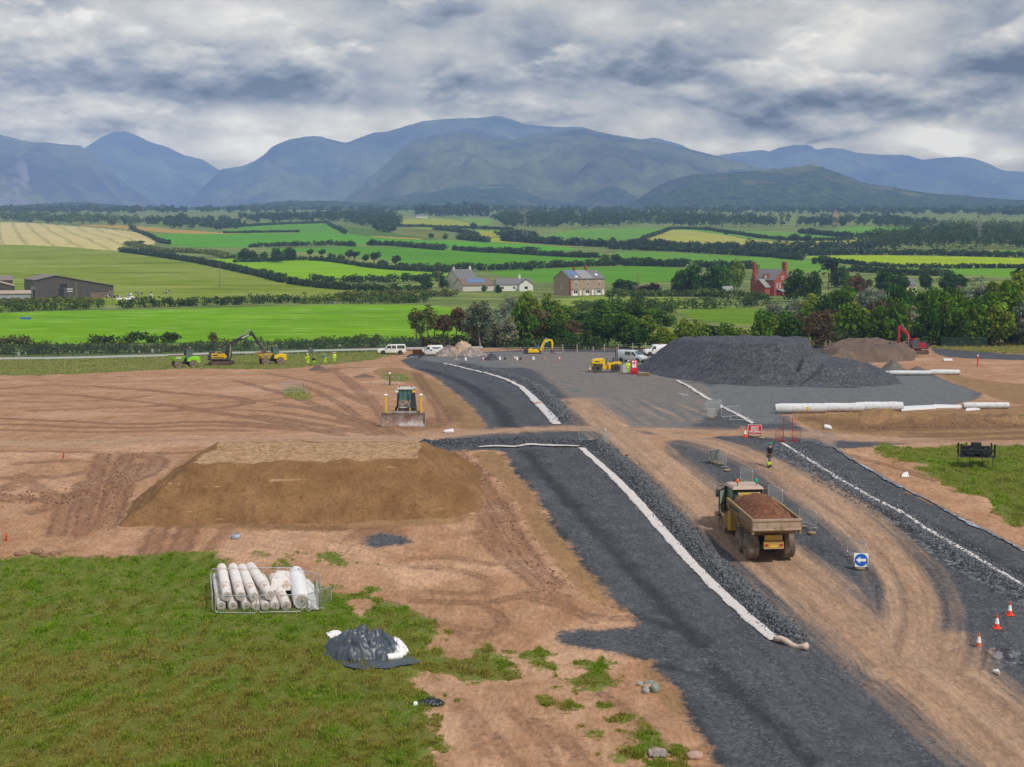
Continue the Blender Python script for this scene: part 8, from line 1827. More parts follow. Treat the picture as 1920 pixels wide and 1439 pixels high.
# coarse stones on the windrows: nobody could count them
ico = bmesh.new(); bmesh.ops.create_icosphere(ico, subdivisions=1, radius=1.0)
IV = np.array([v.co[:] for v in ico.verts]); IF = np.array([[v.index for v in f.verts] for f in ico.faces]); ico.free()
def stones(name, label, lines, n, hw, size, seed, mat, colr):
 rng = np.random.default_rng(seed); Vs = []; Fs = []; Cs = []; k = 0
 P = []
 for pts in lines:
  W = smooth_line(to_world(pts), 2); L = np.hypot(*np.diff(W, axis=0).T); S = np.concatenate([[0], np.cumsum(L)])
  s = rng.uniform(0, S[-1], n // len(lines)); d = np.interp(s, S, W[:, 0]), np.interp(s, S, W[:, 1])
  P.append(np.stack([d[0] + rng.normal(0, hw, len(s)), d[1] + rng.normal(0, hw * 1.2, len(s))], 1))
 P = np.vstack(P); n = len(P)
 jj = np.clip(np.interp(P[:, 1], Yrow, np.arange(NYG)), 0, NYG - 2); j = jj.astype(int); fj = jj - j
 Z = np.zeros(n)
 for q in range(n):
  a = np.interp(P[q, 0], GX[j[q]], GZ[j[q]]); b_ = np.interp(P[q, 0], GX[j[q] + 1], GZ[j[q] + 1]); Z[q] = a * (1 - fj[q]) + b_ * fj[q]
 sz = size * rng.uniform(.5, 1.5, n) ** 1.3
 V = IV[None] * (1 + rng.uniform(-.3, .3, (n, len(IV), 1))) * (sz[:, None] * rng.uniform(.6, 1.2, (n, 3)))[:, None, :]
 V = V + np.stack([P[:, 0], P[:, 1], Z + sz * .25], 1)[:, None, :]
 F = IF[None] + (np.arange(n) * len(IV))[:, None, None]
 V = V.reshape(-1, 3); o0 = V.mean(0)
 me = np_mesh(name, V - o0, F.reshape(-1, 3)); v = rng.uniform(.5, 1.7, n)
 set_color(me, np.repeat(np.stack([v * colr[0], v * colr[1], v * colr[2]], 1), len(IV), 0))
 o = link_mesh(name, me, None, leaf_mat('stone_grain', (1, 1, 1), 0, 0)); o.location = o0
 tag(o, label, 'stones', None, 'stuff')
stones('stone_windrow', 'coarse dark stones heaped along the right of the lower white strip', [SITE_RIDGES[3][0]], 11000, .42, .055, 1, None, (.095, .099, .108))
stones('stone_windrow', 'coarse dark stones heaped along the upper white strip', [SITE_RIDGES[4][0]], 5000, .5, .085, 2, None, (.095, .099, .108))
stones('stone_windrow', 'coarse grey stones beside the thin white strip on the right', [[(1475, 838), (1560, 895), (1680, 965), (1800, 1035), (1950, 1125)]], 7000, .6, .055, 3, None, (.10, .105, .115))
stones('stone_windrow', 'dark stones along the bank between track and gravel road', [SITE_RIDGES[5][0]], 4000, .6, .06, 4, None, (.075, .08, .09))
stones('loose_clods', 'loose brown clods of earth scattered along the ruts', [SITE_LINES['mud'][3][0], SITE_LINES['mud'][1][0], [(850, 845), (885, 880), (915, 920), (940, 965), (985, 1035), (1040, 1100)], [(1600, 805), (1750, 800), (1920, 798)]], 1500, .75, .045, 5, None, (.15, .08, .05))
# white geotextile edges
mw = M('geotextile', (0.53, 0.49, 0.47), .95, dirt=(.42, .33, .28), dirt_amt=.2, vary=.06)
def strip(name, label, pts, w, seed, lift=.05, ragged=.12, mat=mw, curl=0.0):
 W = smooth_line(to_world(pts), 3); L = np.hypot(*np.diff(W, axis=0).T); S = np.concatenate([[0], np.cumsum(L)])
 n = int(S[-1] / .22); s = np.linspace(0, S[-1], n); X = np.interp(s, S, W[:, 0]); Y = np.interp(s, S, W[:, 1])
 ww = np.interp(s, S, np.interp(np.linspace(0, 1, len(S)), np.linspace(0, 1, len(w)), w)) if hasattr(w, '__len__') else np.full(n, w)
 tx, ty = np.gradient(X), np.gradient(Y); l = np.hypot(tx, ty); nx, ny = ty / l, -tx / l
 rows = []
 for k, a in enumerate(np.linspace(-.5, .5, 5)):
  wob = (ragged * (1.3 * (vnoise(s / 1.9, s * 0 + k, seed) - .5) + (vnoise(s / .33, s * 0 + k, seed) - .5)) if k in (0, 4) else 0) * (1 if k == 4 else .3)
  x = X + nx * (a * ww + wob); y = Y + ny * (a * ww + wob)
  jj = np.clip(np.interp(y, Yrow, np.arange(NYG)), 0, NYG - 2); j = jj.astype(int); z = np.array([np.interp(x[q], GX[j[q]], GZ[j[q]]) for q in range(n)])
  rows.append(np.stack([x, y, z + lift + curl * max(0, a) + .03 * vnoise(s / .9, s * 0 + k, seed + 3)], 1))
 V = np.stack(rows, 1).reshape(-1, 3); o0 = V.mean(0)
 ii = np.arange(n * 5).reshape(n, 5); F = np.stack([ii[:-1, :-1], ii[1:, :-1], ii[1:, 1:], ii[:-1, 1:]], -1).reshape(-1, 4)
 o = link_mesh(name, np_mesh(name, V - o0, F, True), None, mat); o.location = o0
 sm = o.modifiers.new('thickness', 'SOLIDIFY'); sm.thickness = .02; sm.offset = 1
 return tag(o, label, 'sheet')
strip('geotextile_strip', 'broad white geotextile strip along the lower left gravel road', [(1090, 843), (1130, 878), (1180, 925), (1230, 982), (1290, 1050), (1350, 1115), (1400, 1160), (1452, 1202)], [.5, .58, .7, .7, .66, .6], 1)
strip('geotextile_strip', 'white geotextile strip curving along the upper gravel road', [(832, 682), (880, 693), (930, 706), (965, 720), (990, 737), (1015, 765), (1044, 797)], [.5, .6, .6, 1.0, .8], 2, ragged=.18)
strip('geotextile_strip', 'thin white geotextile strip running to the right edge', [(1466, 830), (1500, 852), (1540, 880), (1620, 927), (1700, 972), (1800, 1030), (1880, 1078), (1990, 1142)], [.3, .34, .36, .36, .34], 3, ragged=.12)
strip('geotextile_strip', 'thin white geotextile line beside the stacked barriers', [(1270, 714), (1310, 738), (1350, 762), (1412, 796)], [.5, .5, .45], 4, ragged=.2)
strip('geotextile_strip', 'white sheet edge along the end of the lower gravel road', [(897, 843), (935, 841), (970, 842), (990, 837), (1030, 839), (1085, 841)], [.4, .6, .35, .55, .35], 5, lift=.12)
strip('plastic_edging', 'crumpled pale blue plastic edge beside the right gravel road', [(1560, 838), (1590, 858), (1640, 888), (1720, 932), (1800, 976), (1870, 1008), (1930, 1040)], [.2, .22, .18, .25, .2], 6, lift=.08, ragged=.3, mat=M('pale_plastic', (.38, .45, .55), .5, dirt=(.1, .1, .11), dirt_amt=.65, dirt_scale=.8))
b = MB(); p0 = G(1452, 1204); p1 = G(1512, 1222); ax = (p1 - p0)
for k in range(9):
 pass
pts = [p0 + ax * t_ + Vector((0, 0, .14 + .1 * math.sin(7 * t_))) for t_ in np.linspace(0, 1.02, 12)]
b.tube([p - p0 for p in pts], [.12, .16, .17, .15, .16, .15, .14, .15, .14, .15, .17, .2], 9)
o = b.build('geotextile_fold', M('geotextile_tan', (.50, .40, .33), .95, vary=.15), smooth=True); o.location = p0; tag(o, 'rolled over dirty end of the broad white geotextile strip', 'sheet')
# rolls of geotextile
M('roll_white', (.66, .62, .59), .85, dirt=(.42, .28, .2), dirt_amt=.32, dirt_scale=2.2, bump_amt=.5, bump_scale=6); M('roll_grey', (.56, .58, .61), .9, dirt=(.42, .4, .38), dirt_amt=.3); M('roll_end', (.40, .36, .33), .9, vary=.3, vscale=14); M('roll_core', (.03, .03, .04), .7); M('plastic_white', (.70, .69, .69), .45, bump_amt=.5, bump_scale=5)
def roll(label, p, q, r, mat, group, sag=.02, rings=True, name='geotextile_roll'):
 d = q - p; L = d.length; e = empty(name, label, 'roll', p, math.atan2(d.y, d.x), group)
 e.rotation_euler.y = -math.asin(max(-1, min(1, d.z / L)))
 b = MB(); n = 14; pr = [(.05, 0)]
 rr = random.Random(int(p.x * 100))
 for i in range(n + 1):
  t_ = i / n; k = (1 - .10 * (abs(2 * t_ - 1)) ** 8) * (1 + rr.uniform(-.02, .03)); pr.append((r * k, L * t_))
 pr.append((.05, L))
 b.lathe(pr, 22, (0, 0, 0), 'x'); smooth_by_angle(b.build('wrap', mat, e), 50)
 for x in (-.004, L + .004):
  b = MB(); b.cyl((x - .01, 0, 0), (x + .01, 0, 0), r * .72, n=18); c = b.build('roll_end', 'roll_end', e)
  x *= 1.004; b = MB(); b.cyl((x - .02, 0, 0), (x + .02, 0, 0), r * .16, n=12); b.build('core', 'roll_core', c)
 return e
gp = 'wrapped geotextile rolls in the barrier pen'
PEN = [  # front px, back shift px, radius, lift, label
 (415, 1143, -8, .27, 0, 'white roll at the left end of the bottom layer in the pen'), (437, 1144, -8, .27, 0, 'white roll second from left in the bottom layer in the pen'), (462, 1144, -12, .28, 0, 'white roll third from left in the bottom layer in the pen'), (480, 1145, -14, .26, 0, 'white roll fourth from left in the bottom layer in the pen'),
 (498, 1145, -18, .26, 0, 'white roll in the middle of the bottom layer with a dark torn end'), (516, 1145, -24, .27, 0, 'white roll right of the middle in the bottom layer in the pen'), (537, 1145, -24, .30, 0, 'white roll next to the big loose roll in the pen'),
 (426, 1143, -9, .30, .50, 'leftmost white roll of the top layer in the pen'), (452, 1143, -14, .30, .50, 'second white roll of the top layer in the pen'), (477, 1144, -22, .29, .50, 'third white roll of the top layer in the pen'), (507, 1143, -36, .31, .52, 'rightmost slanting white roll of the top layer in the pen')]
for x, y, sh_, r, lift, lab in PEN:
 p = G(x, y, r + lift + .02); Yb = p.y + 4.7; s1 = ray(x + sh_, y)[0]
 q = Vector((float(s1) * Yb, Yb, float(ground_z(float(s1) * Yb, Yb)) + r + lift + .02))
 roll(lab, p, q, r, MATS['roll_white'], gp)
p = G(566, 1142, .50); q = Vector((p.x - 1.0, p.y + 4.6, 0)); q.z = float(ground_z(q.x, q.y)) + .5
roll('big loosely wound white roll with dark core at the right of the pen', p, q, .48, MATS['plastic_white'], gp)
b = MB(); b.hexa([(0, 0, 0), (.75, -.1, 0), (.3, 4.2, 0), (-.9, 4.3, 0)], [(-.1, .3, .75), (.1, .1, .5), (-.5, 4.2, .8), (-1.1, 4.2, .95)]); o = b.build('loose_sheet', 'plastic_white', None, .08, segs=2); o.location = G(576, 1143); tag(o, 'loose white sheet hanging off the right side of the big roll', 'sheet')
b = MB(); b.hexa([(0, 0, 0), (1.3, 0, 0), (1.1, 2.2, 0), (-.2, 2.2, 0)], [(.1, .3, .62), (1.0, .2, .58), (.8, 2.1, .7), (.1, 2.1, .75)]); o = b.build('folded_sheet', 'roll_white', None, .06, segs=2); o.location = G(505, 1122, .45); tag(o, 'crumpled white sheet on top of the rolls behind the slanting roll', 'sheet')
for xa, xb, y, r, lab in [(1453, 1549, 774.5, .50, 'left end white roll with yellow tag in the lower row'), (1531, 1619, 772, .46, 'second white roll from the left in the lower row'), (1604, 1692, 771, .48, 'third white roll from the left in the lower row'), (1806, 1891, 766, .34, 'partly unrolled white roll at the right of the lower row'),
       (1743, 1799, 704, .40, 'white roll at the right end of the upper row'), (1667, 1745, 705, .34, 'flatter pink edged white roll in the upper row'), (1592, 1651, 677, .36, 'far white roll on the grey grit bank')]:
 p, q = G(xa, y), G(xb, y); p.z += r; q.z += r
 roll(lab, p, q, r, MATS['roll_grey'], 'geotextile rolls on the right')
b = MB(); b.box(-.13, .13, -.012, 0, .0, .34); o = b.build('tag', 'yellow_bright'); o.location = G(1512, 774.5) + Vector((0, -.5, .38)); o.name = 'roll_label'; tag(o, 'yellow tag on the left end white roll', 'tag')
for pts, lab in [([(1690, 772), (1755, 768), (1750, 763), (1692, 764)], 'flat white sheet beside the third roll'), ([(1752, 767), (1805, 766), (1800, 761), (1750, 762)], 'flat dirty white sheet left of the partly unrolled roll'), ([(1810, 772), (1838, 769), (1830, 767), (1812, 768)], 'small white scrap in front of the unrolled roll'), ([(1637, 702), (1668, 703), (1666, 699), (1640, 698)], 'white sheet end left of the upper row'), ([(832, 812), (851, 812), (850, 809), (834, 809)], 'white disc lying by the crossing track'),
     ([(1770, 677), (1786, 677), (1785, 674), (1768, 674)], 'white strip on the sandy ground by the spoil heap'), ([(768, 672), (783, 671), (781, 667), (768, 668)], 'pale blue sheet beside the rusty plate'), ([(434, 1013), (448, 1012), (452, 1008), (442, 1006), (436, 1010)], 'scrap of blue grey plastic before the sand stockpile'), ([(1690, 896), (1704, 896), (1702, 889), (1694, 890)], 'crumpled pale plastic piece on the right road edge'), ([(775, 1328), (784, 1326), (782, 1322), (776, 1323)], 'tiny white scrap left of the black plastic'), ([(1545, 806), (1560, 808), (1558, 804), (1546, 803)], 'white scrap by the crossing track on the right'), ([(1860, 1262), (1875, 1270), (1872, 1260)], 'thin pale scrap near the lower right stones')]:
 P = [G(*q) for q in pts]; o0 = P[0].copy(); b = MB(); k = len(P); rr = random.Random(len(lab))
 vs = [q - o0 + Vector((0, 0, .02)) for q in P] + [q - o0 + Vector((0, 0, .12 + rr.uniform(0, .16))) for q in P]
 b.add(vs, [tuple(range(k)), tuple(range(k, 2 * k))[::-1]] + [(i, (i + 1) % k, k + (i + 1) % k, k + i) for i in range(k)])
 o = b.build('plastic_sheet', 'pale_plastic' if 'blue' in lab else 'plastic_white', None, .03); o.location = o0; tag(o, lab, 'sheet')
# crumpled covers
def crumple(name, label, cat, c, rx, ry, H, seed, mat, res=90, fold=.35, rz=0):
 X, Y = np.meshgrid(np.linspace(-1.25, 1.25, res), np.linspace(-1.25, 1.25, res), indexing='ij')
 r = np.hypot(X, Y) * (1 + .28 * fbm(X * 1.6, Y * 1.6, 3, seed))
 w = fbm(X * 1.0, Y * 1.0, 2, seed + 4) * 1.5; rid = 1 - np.abs(fbm(X * 1.5 + w, Y * 1.5 - w, 2, seed + 1)) * 2.4
 rid2 = 1 - np.abs(fbm(X * 2.9 + w * 2, Y * 2.4 + w, 2, seed + 2)) * 2.2
 h = H * (np.clip(1.05 - r, 0, 1) ** .55) * (1 - fold + fold * rid + fold * .35 * rid2) + np.where(r < 1.12, .05 * rid2 + .05, -.4)
 ii = np.arange(res * res).reshape(res, res); F = np.stack([ii[:-1, :-1], ii[1:, :-1], ii[1:, 1:], ii[:-1, 1:]], -1).reshape(-1, 4)
 F = F[(h.ravel()[F] > -.2).all(1)]; used, inv = np.unique(F.ravel(), return_inverse=True)
 V = np.stack([X * rx, Y * ry, h], -1).reshape(-1, 3)[used]
 o = link_mesh(name, np_mesh(name, V, inv.reshape(-1, 4), True), None, mat); o.location = c; o.rotation_euler.z = rz
 sm = o.modifiers.new('thickness', 'SOLIDIFY'); sm.thickness = .02
 return tag(o, label, cat)
M('tarp', (.050, .062, .080), .42, vary=.2, vscale=3, spec=.5); M('tarp_black', (.02, .022, .026), .4)
crumple('tarpaulin', 'crumpled dark grey tarpaulin heap on the grass', 'tarpaulin', G(681, 1222), 1.8, 1.6, 1.3, 3, MATS['tarp'], 110, .30)
crumple('ground_sheet', 'flat dark sheet edge under the tarpaulin heap', 'sheet', G(700, 1240), 1.9, 1.3, .08, 5, MATS['tarp'], 60, .3)
crumple('white_cover', 'folded white sheet lying against the right of the tarpaulin', 'sheet', G(742, 1221), .55, 1.0, .7, 9, MATS['plastic_white'], 60, .22, .5)
p = G(726, 1240, .2); roll('short open white tube at the right of the tarpaulin heap', p, G(753, 1235, .2), .19, MATS['plastic_white'], None, name='plastic_tube')
crumple('white_cover', 'small white sheet corner left of the tarpaulin heap', 'sheet', G(628, 1192), .4, .5, .2, 12, MATS['plastic_white'], 40, .2)
crumple('black_plastic', 'torn black plastic lying where grass meets bare ground', 'plastic', G(808, 1321), .6, .35, .22, 15, MATS['tarp_black'], 50, .5)
crumple('rubbish_sheet', 'dusty plastic sheeting heaped at the left of the rubbish heap', 'sheeting', G(842, 668), 2.2, 2.2, 1.9, 21, M('sheet_dusty', (.44, .35, .30), .7, dirt=(.18, .15, .14), dirt_amt=.6, dirt_scale=1.2), 70, .5)
crumple('rubbish_sheet', 'tan sheeting at the top middle of the rubbish heap', 'sheeting', G(868, 666), 2.6, 2.4, 2.5, 22, M('sheet_tan2', (.50, .33, .21), .8, dirt=(.3, .25, .22), dirt_amt=.4, dirt_scale=1.0), 70, .35)
crumple('rubbish_sheet', 'grey white sheeting at the right of the rubbish heap', 'sheeting', G(885, 668), 2.3, 2.0, 1.5, 23, MATS['sheet_dusty'], 70, .55)
b = MB(); b.box(-.9, .9, -.04, .04, 0, 1.3, rx=.5); o = b.build('rusty_plate', M('rust', (.20, .085, .03), .9, vary=.4)); o.location = G(783, 669); tag(o, 'rusty brown plate leaning by the white van', 'plate')
crumple('black_plastic', 'dark plastic pile left of the rusty plate', 'plastic', G(776, 670), 1.3, 1.0, .5, 27, MATS['tarp_black'], 40, .4)
# stones
M('stone_grey', (.30, .285, .26), .95, vary=.25, vscale=5, bump_amt=.6); M('stone_pink', (.40, .27, .21), .95, vary=.2, bump_amt=.6); M('stone_green', (.22, .24, .19), .95, vary=.25, bump_amt=.6); M('earth_clod', (.26, .15, .09), .98, vary=.35, bump_amt=1)
for x, y, r, sq, mt, lab in [(1200, 1283, .17, (1, 1, .8), 'stone_grey', 'pale stone on the left of the small stone group'), (1219, 1285, .24, (1.2, .8, .8), 'stone_green', 'greenish stone at the back of the small stone group'), (1228, 1296, .28, (.8, 1, 1), 'stone_green', 'biggest rounded stone on the right of the stone group'), (1214, 1290, .2, (1.2, .9, .8), 'stone_pink', 'pinkish stone in the middle of the stone group'), (1211, 1298, .19, (1, .9, .9), 'stone_grey', 'brown grey stone at the front of the stone group'), (1303, 1419, .27, (1.3, .9, .75), 'stone_pink', 'single smooth pinkish boulder at the lower gravel edge'),
        (40, 1044, .42, (1.4, 1, .7), 'earth_clod', 'leftmost brown clod at the grass edge on the left'), (70, 1042, .45, (1.3, 1, .8), 'earth_clod', 'largest brown clod at the grass edge on the left'), (83, 1046, .33, (1.2, 1, .7), 'earth_clod', 'brown clod in front of the largest one'), (100, 1043, .36, (1.2, 1, .7), 'earth_clod', 'brown clod right of the largest one'), (115, 1041, .3, (1.2, 1, .8), 'earth_clod', 'rightmost brown clod at the grass edge'), (1176, 855, .16, (1.4, 1, .8), 'earth_clod', 'dark clod on the dusty road by the windrow'), (1010, 760, .3, (1.3, 1, .8), 'stone_pink', 'pale tan lump lying on the upper white strip')]:
 b = MB(); b.ball((0, 0, r * sq[2] * .5), r * (.7 if mt == 'earth_clod' else 1), 3, sq, 0, 1)
 rr = np.array(b.v); q = 1 + .22 * fbm(rr[:, 0] / r * 1.3 + x, rr[:, 1] / r * 1.3 + rr[:, 2] / r, 3, int(x)); rr[:, :2] *= q[:, None]; rr[:, 2] *= q; b.v = [tuple(v) for v in rr]
 o = b.build('stone' if 'stone' in lab or 'boulder' in lab else 'clod', mt, smooth=True); o.location = G(x, y); tag(o, lab, 'stone' if 'stone' in lab or 'boulder' in lab else 'clod')
crumple('plastic_bag', 'dirty white bag lying on the grass left of the boulder', 'bag', G(1233, 1414), .4, .45, .22, 31, MATS['sheet_dusty'], 40, .3)
# barriers
M('galvanised', (.46, .48, .50), .4, metal=.55, vary=.08)
_bp = None
def barrier(pa, pb, label, group, lean=0.0, L=2.3, H=1.1, lift=0.0):
 """a crowd barrier from pixel pa towards pixel pb"""
 global _bp
 p, q = G(*pa), G(*pb); rz = math.atan2(q.y - p.y, q.x - p.x)
 if _bp is None:
  e = empty('barrier', label, 'barrier', p, rz, group)
  b = MB(); r = .08; z0 = .16
  pts = [(r, 0, z0), (0, 0, z0 + r), (0, 0, H - r), (r, 0, H), (L - r, 0, H), (L, 0, H - r), (L, 0, z0 + r), (L - r, 0, z0)]
  b.tube(pts, .025, 6, True); b.build('frame', 'galvanised', e)
  b = MB()
  for i in range(1, 20): b.cyl((L * i / 20, 0, z0), (L * i / 20, 0, H), .008, n=4, caps=False)
  b.build('bars', 'galvanised', e)
  for x in (.3, L - .3):
   b = MB(); b.box(x - .03, x + .03, -.3, .3, 0, .03); b.box(x - .02, x + .02, -.02, .02, 0, z0); b.build('foot', 'galvanised', e)
  _bp = e
 else:
  e = copy_tree(_bp); e.location = p; e.rotation_euler = (0, 0, rz); tag(e, label, 'barrier', group)
 e.rotation_euler.x = lean; e.location.z += lift
 return e
g1 = 'barriers of the pen round the rolls'
for a, c, l in [((404, 1151), (486, 1153), 'left front barrier of the pen round the white rolls'), ((487, 1153), (570, 1151), 'right front barrier of the pen round the white rolls'), ((399, 1149), (397, 1126), 'near left side barrier of the pen'), ((397, 1126), (395, 1103), 'far left side barrier of the pen'), ((396, 1101), (472, 1101), 'left back barrier of the pen'), ((480, 1101), (556, 1101), 'right back barrier of the pen'), ((558, 1101), (594, 1116), 'slanting back right barrier of the pen'), ((594, 1124), (597, 1146), 'right side barrier of the pen'), ((574, 1150), (604, 1136), 'open front right barrier of the pen')]: barrier(a, c, l, g1)
g2 = 'barriers along the island between the haul roads'
for a, c, l in [((1345, 868), (1370, 887), 'barrier next to the grey sign back at the head of the island'), ((1388, 902), (1417, 922), 'second barrier down the island, left of the truck cab'), ((1440, 938), (1472, 960), 'barrier on the island just behind the truck body'), ((1498, 981), (1535, 1006), 'barrier on the island right of the truck tailgate'), ((1588, 1041), (1614, 1058), 'last barrier of the island by the blue arrow sign')]: barrier(a, c, l, g2)
g3 = 'barriers at the crossing'
for a, c, l in [((1085, 828), (1131, 830), 'barrier on the bank by the end of the white strip'), ((1131, 831), (1140, 838), 'end-on barrier right of the one on the bank'), ((1502, 826), (1541, 834), 'barrier right of the red gateway'), ((1542, 834), (1569, 843), 'barrier at the corner right of the red gateway'), ((1352, 786), (1398, 783), 'barrier standing by the thin white line'), ((1720, 720) if False else (720, 721), (760, 722), 'barrier round the survey pole behind the bulldozer'), ((529, 737), (571, 737), 'barrier at the front of the grassy patch'), ((531, 731), (572, 731), 'barrier at the back of the grassy patch'), ((529, 738), (531, 730), 'barrier at the left of the grassy patch'), ((572, 738), (573, 730), 'barrier at the right of the grassy patch')]: barrier(a, c, l, g3)
for i in range(9):
 barrier((1322 + i * 3.2, 776 - i * .6), (1310 + i * 3.2, 764 - i * .6), 'steel barrier in the leaning stack behind the grey sign back', 'stacked barriers by the thin white line', lean=.25)
for i in range(6):
 barrier((906 + i * 25, 664), (930 + i * 25, 664), f'{ORD[i]} barrier from the left in the row before the tree belt', 'row of barriers before the trees')
for a, c, l in [((1288, 740), (1304, 746), 'barrier lying flat left of the stack'), ((1350, 757), (1364, 764), 'barrier lying flat right of the stack'), ((1364, 789), (1402, 789), 'rusty barrier lying flat in front of the white line')]: barrier(a, c, l, 'fallen barriers', lean=1.45, lift=.08)
# cones
M('cone_red', (.72, .055, .02), .55, dirt=DMUD, dirt_amt=.1); M('cone_faded', (.55, .16, .06), .6, dirt=DMUD, dirt_amt=.3); M('cone_white', (.75, .75, .72), .5)
_cp = {}
def cone(x, y, label, faded=False, hgt=.78):
 if faded not in _cp:
  e = empty('traffic_cone', label, 'cone', G(x, y), 0, 'traffic cones')
  b = MB(); b.box(-.22, .22, -.22, .22, 0, .05); b.build('base', 'dark_grey' if faded else 'cone_red', e, .01)
  rr = lambda z: .165 - .138 * z / .75
  b = MB(); b.lathe([(rr(.05), .05), (rr(.26), .26)], 16); b.lathe([(rr(.56), .56), (rr(.75), .75), (.01, .755)], 16); b.build('cone_body', 'cone_faded' if faded else 'cone_red', e, smooth=False)
  b = MB(); b.lathe([(rr(.26) + .004, .26), (rr(.56) + .004, .56)], 16); b.build('white_sleeve', 'cone_white', e)
  _cp[faded] = e
 else:
  e = copy_tree(_cp[faded]); e.location = G(x, y); tag(e, label, 'cone', 'traffic cones')
 return e
cone(1835, 1216, 'faded orange and white cone nearest the camera on the right', True); cone(1869, 1182, 'red and white cone in the middle of the three on the right'); cone(1893, 1156, 'red and white cone farthest of the three on the right'); cone(1397, 820, 'red and white cone left of the red plant crossing sign')
for x, y, f, l in [(1049, 676, 0, 'red and white cone on the yard in front of the small yellow digger'), (965, 675, 1, 'dull cone at the edge of the yard among the white marks'), (906, 677, 0, 'red cone left of the small dark stone pile'), (1106, 696, 1, 'dull cone in front of the road roller')]: cone(x, y, l, bool(f))
# signs
M('sign_red', (.60, .02, .045), .5); M('sign_blue', (.01, .11, .52), .5); M('sign_white', (.80, .80, .80), .5); M('sign_back', (.13, .14, .15), .6); M('sand_bag', (.26, .20, .12), .95, bump_amt=.6)
def text_mesh(s, size):
 cu = bpy.data.curves.new('letters', 'FONT'); cu.body = s; cu.size = size; cu.align_x = 'CENTER'; cu.align_y = 'CENTER'; cu.extrude = .004; cu.offset = .006; cu.space_line = .82
 o = bpy.data.objects.new('letters', cu); COL.objects.link(o)
 dg = bpy.context.evaluated_depsgraph_get(); me = bpy.data.meshes.new_from_object(o.evaluated_get(dg)); me.name = 'lettering'
 bpy.data.objects.remove(o); bpy.data.curves.remove(cu)
 return me
def sign_stand(e, w, h, z0, panel, back='sign_back'):
 b = MB(); b.box(-w / 2, w / 2, -.012, .0, z0, z0 + h); pn = b.build('panel', panel, e)
 b = MB(); b.box(-w / 2 + .01, w / 2 - .01, .0, .015, z0 + .01, z0 + h - .01); b.build('panel_back', back, pn)
 for s in (-1, 1):
  b = MB(); b.tube([(s * w * .42, .03, z0 + h * .95), (s * w * .46, -.08, 0)], .018, 5); b.tube([(s * w * .42, .03, z0 + h * .95), (s * w * .46, .5, 0)], .018, 5); b.build('leg', 'black_steel', e)
 return pn
def sandbag(x, y, label, s=1.0):
 b = MB(); b.ball((0, 0, .10), .3, 2, (1.0, .6, .42), .1, int(x)); o = b.build('sandbag', 'sand_bag', smooth=True); o.location = G(x, y); o.scale = (s,) * 3; tag(o, label, 'sandbag', 'sandbags')
e = empty('warning_sign', 'red sign with white words HEAVY PLANT CROSSING at the crossing', 'sign', G(1415, 820), R(-8))
pn = sign_stand(e, 1.18, .82, .26, 'sign_white')
b = MB(); b.box(-.56, .56, -.018, -.012, .29, 1.05); b.build('red_face', 'sign_red', pn)
me = text_mesh('HEAVY\nPLANT\nCROSSING', .24); me.materials.append(MATS['sign_white']); o = link_mesh('lettering', me, pn); o.rotation_euler = (PI / 2, 0, 0); o.location = (0, -.026, .665); o.scale = (.88, .95, 1)
sandbag(1413, 820, 'sandbag holding the red plant crossing sign'); sandbag(1428, 823, 'sandbag right of the red plant crossing sign')
e = empty('arrow_sign', 'square white sign with a blue disc and white arrow pointing left', 'sign', G(1614, 1072), R(-6))
pn = sign_stand(e, .84, .84, .22, 'sign_white')
b = MB(); b.cyl((0, -.012, .64), (0, -.017, .64), .385, n=40); b.build('blue_disc', 'sign_blue', pn)
b = MB(); b.prism([(-.30, .64), (-.06, .84), (-.06, .72), (.29, .72), (.29, .56), (-.06, .56), (-.06, .44)], -.024, -.017, 'y'); b.build('arrow', 'sign_white', pn)
sandbag(1613, 1071, 'sandbag on the foot of the blue arrow sign')
for x, y, w, h, rz, lab, bl in [(1334, 787, 1.05, .78, 172, 'grey back of a sign in front of the stacked barriers', 'sandbag under the grey sign back by the stack'), (1339, 869, .85, .85, 200, 'dark grey back of a sign at the head of the island', 'sandbag under the dark sign at the head of the island')]:
 e = empty('sign_back_view', lab, 'sign', G(x, y), R(rz)); e.name = 'road_sign'
 sign_stand(e, w, h, .24, 'sign_white', 'sign_back' if x != 1334 else 'galvanised'); sandbag(x, y, bl)
for x, y, l in [(1350, 873, 'sandbag on the first island barrier, upper'), (1363, 885, 'sandbag on the first island barrier, lower'), (1505, 990, 'sandbag on the island barrier right of the tailgate, upper'), (1522, 1002, 'sandbag on the island barrier right of the tailgate, lower'), (1393, 906, 'sandbag beside the truck cab roof on the island')]: sandbag(x, y, l)
# red gateway
e = empty('red_gateway', 'red pedestrian gateway frame with side panels at the crossing', 'gateway', G(1477, 826), R(-14))
s = PX(826)
b = MB(); hw = 8.0 / s; H = 44 / s
b.tube([(-hw, 0, 0), (-hw, 0, H), (hw, 0, H), (hw, 0, 0)], .03, 6); b.build('portal', 'red_paint', e)
for sg in (-1, 1):
 b = MB(); x0, x1 = sg * hw, sg * (hw + 15 / s); b.tube([(x0, 0, .15), (x0, 0, .95), (x1, -.2, .95), (x1, -.2, .15)], .025, 5, True)
 for i in range(1, 7): t_ = i / 7; b.cyl((x0 + (x1 - x0) * t_, -.2 * t_, .15), (x0 + (x1 - x0) * t_, -.2 * t_, .95), .012, n=4)
 b.build('side_panel', 'red_paint', e)
 b = MB(); b.box(x0 - .12, x0 + .12, -.25, .25, 0, .12); b.box((x0 + x1) / 2 - .1, (x0 + x1) / 2 + .1, -.35, .15, 0, .1); b.build('foot', 'red_paint', e)
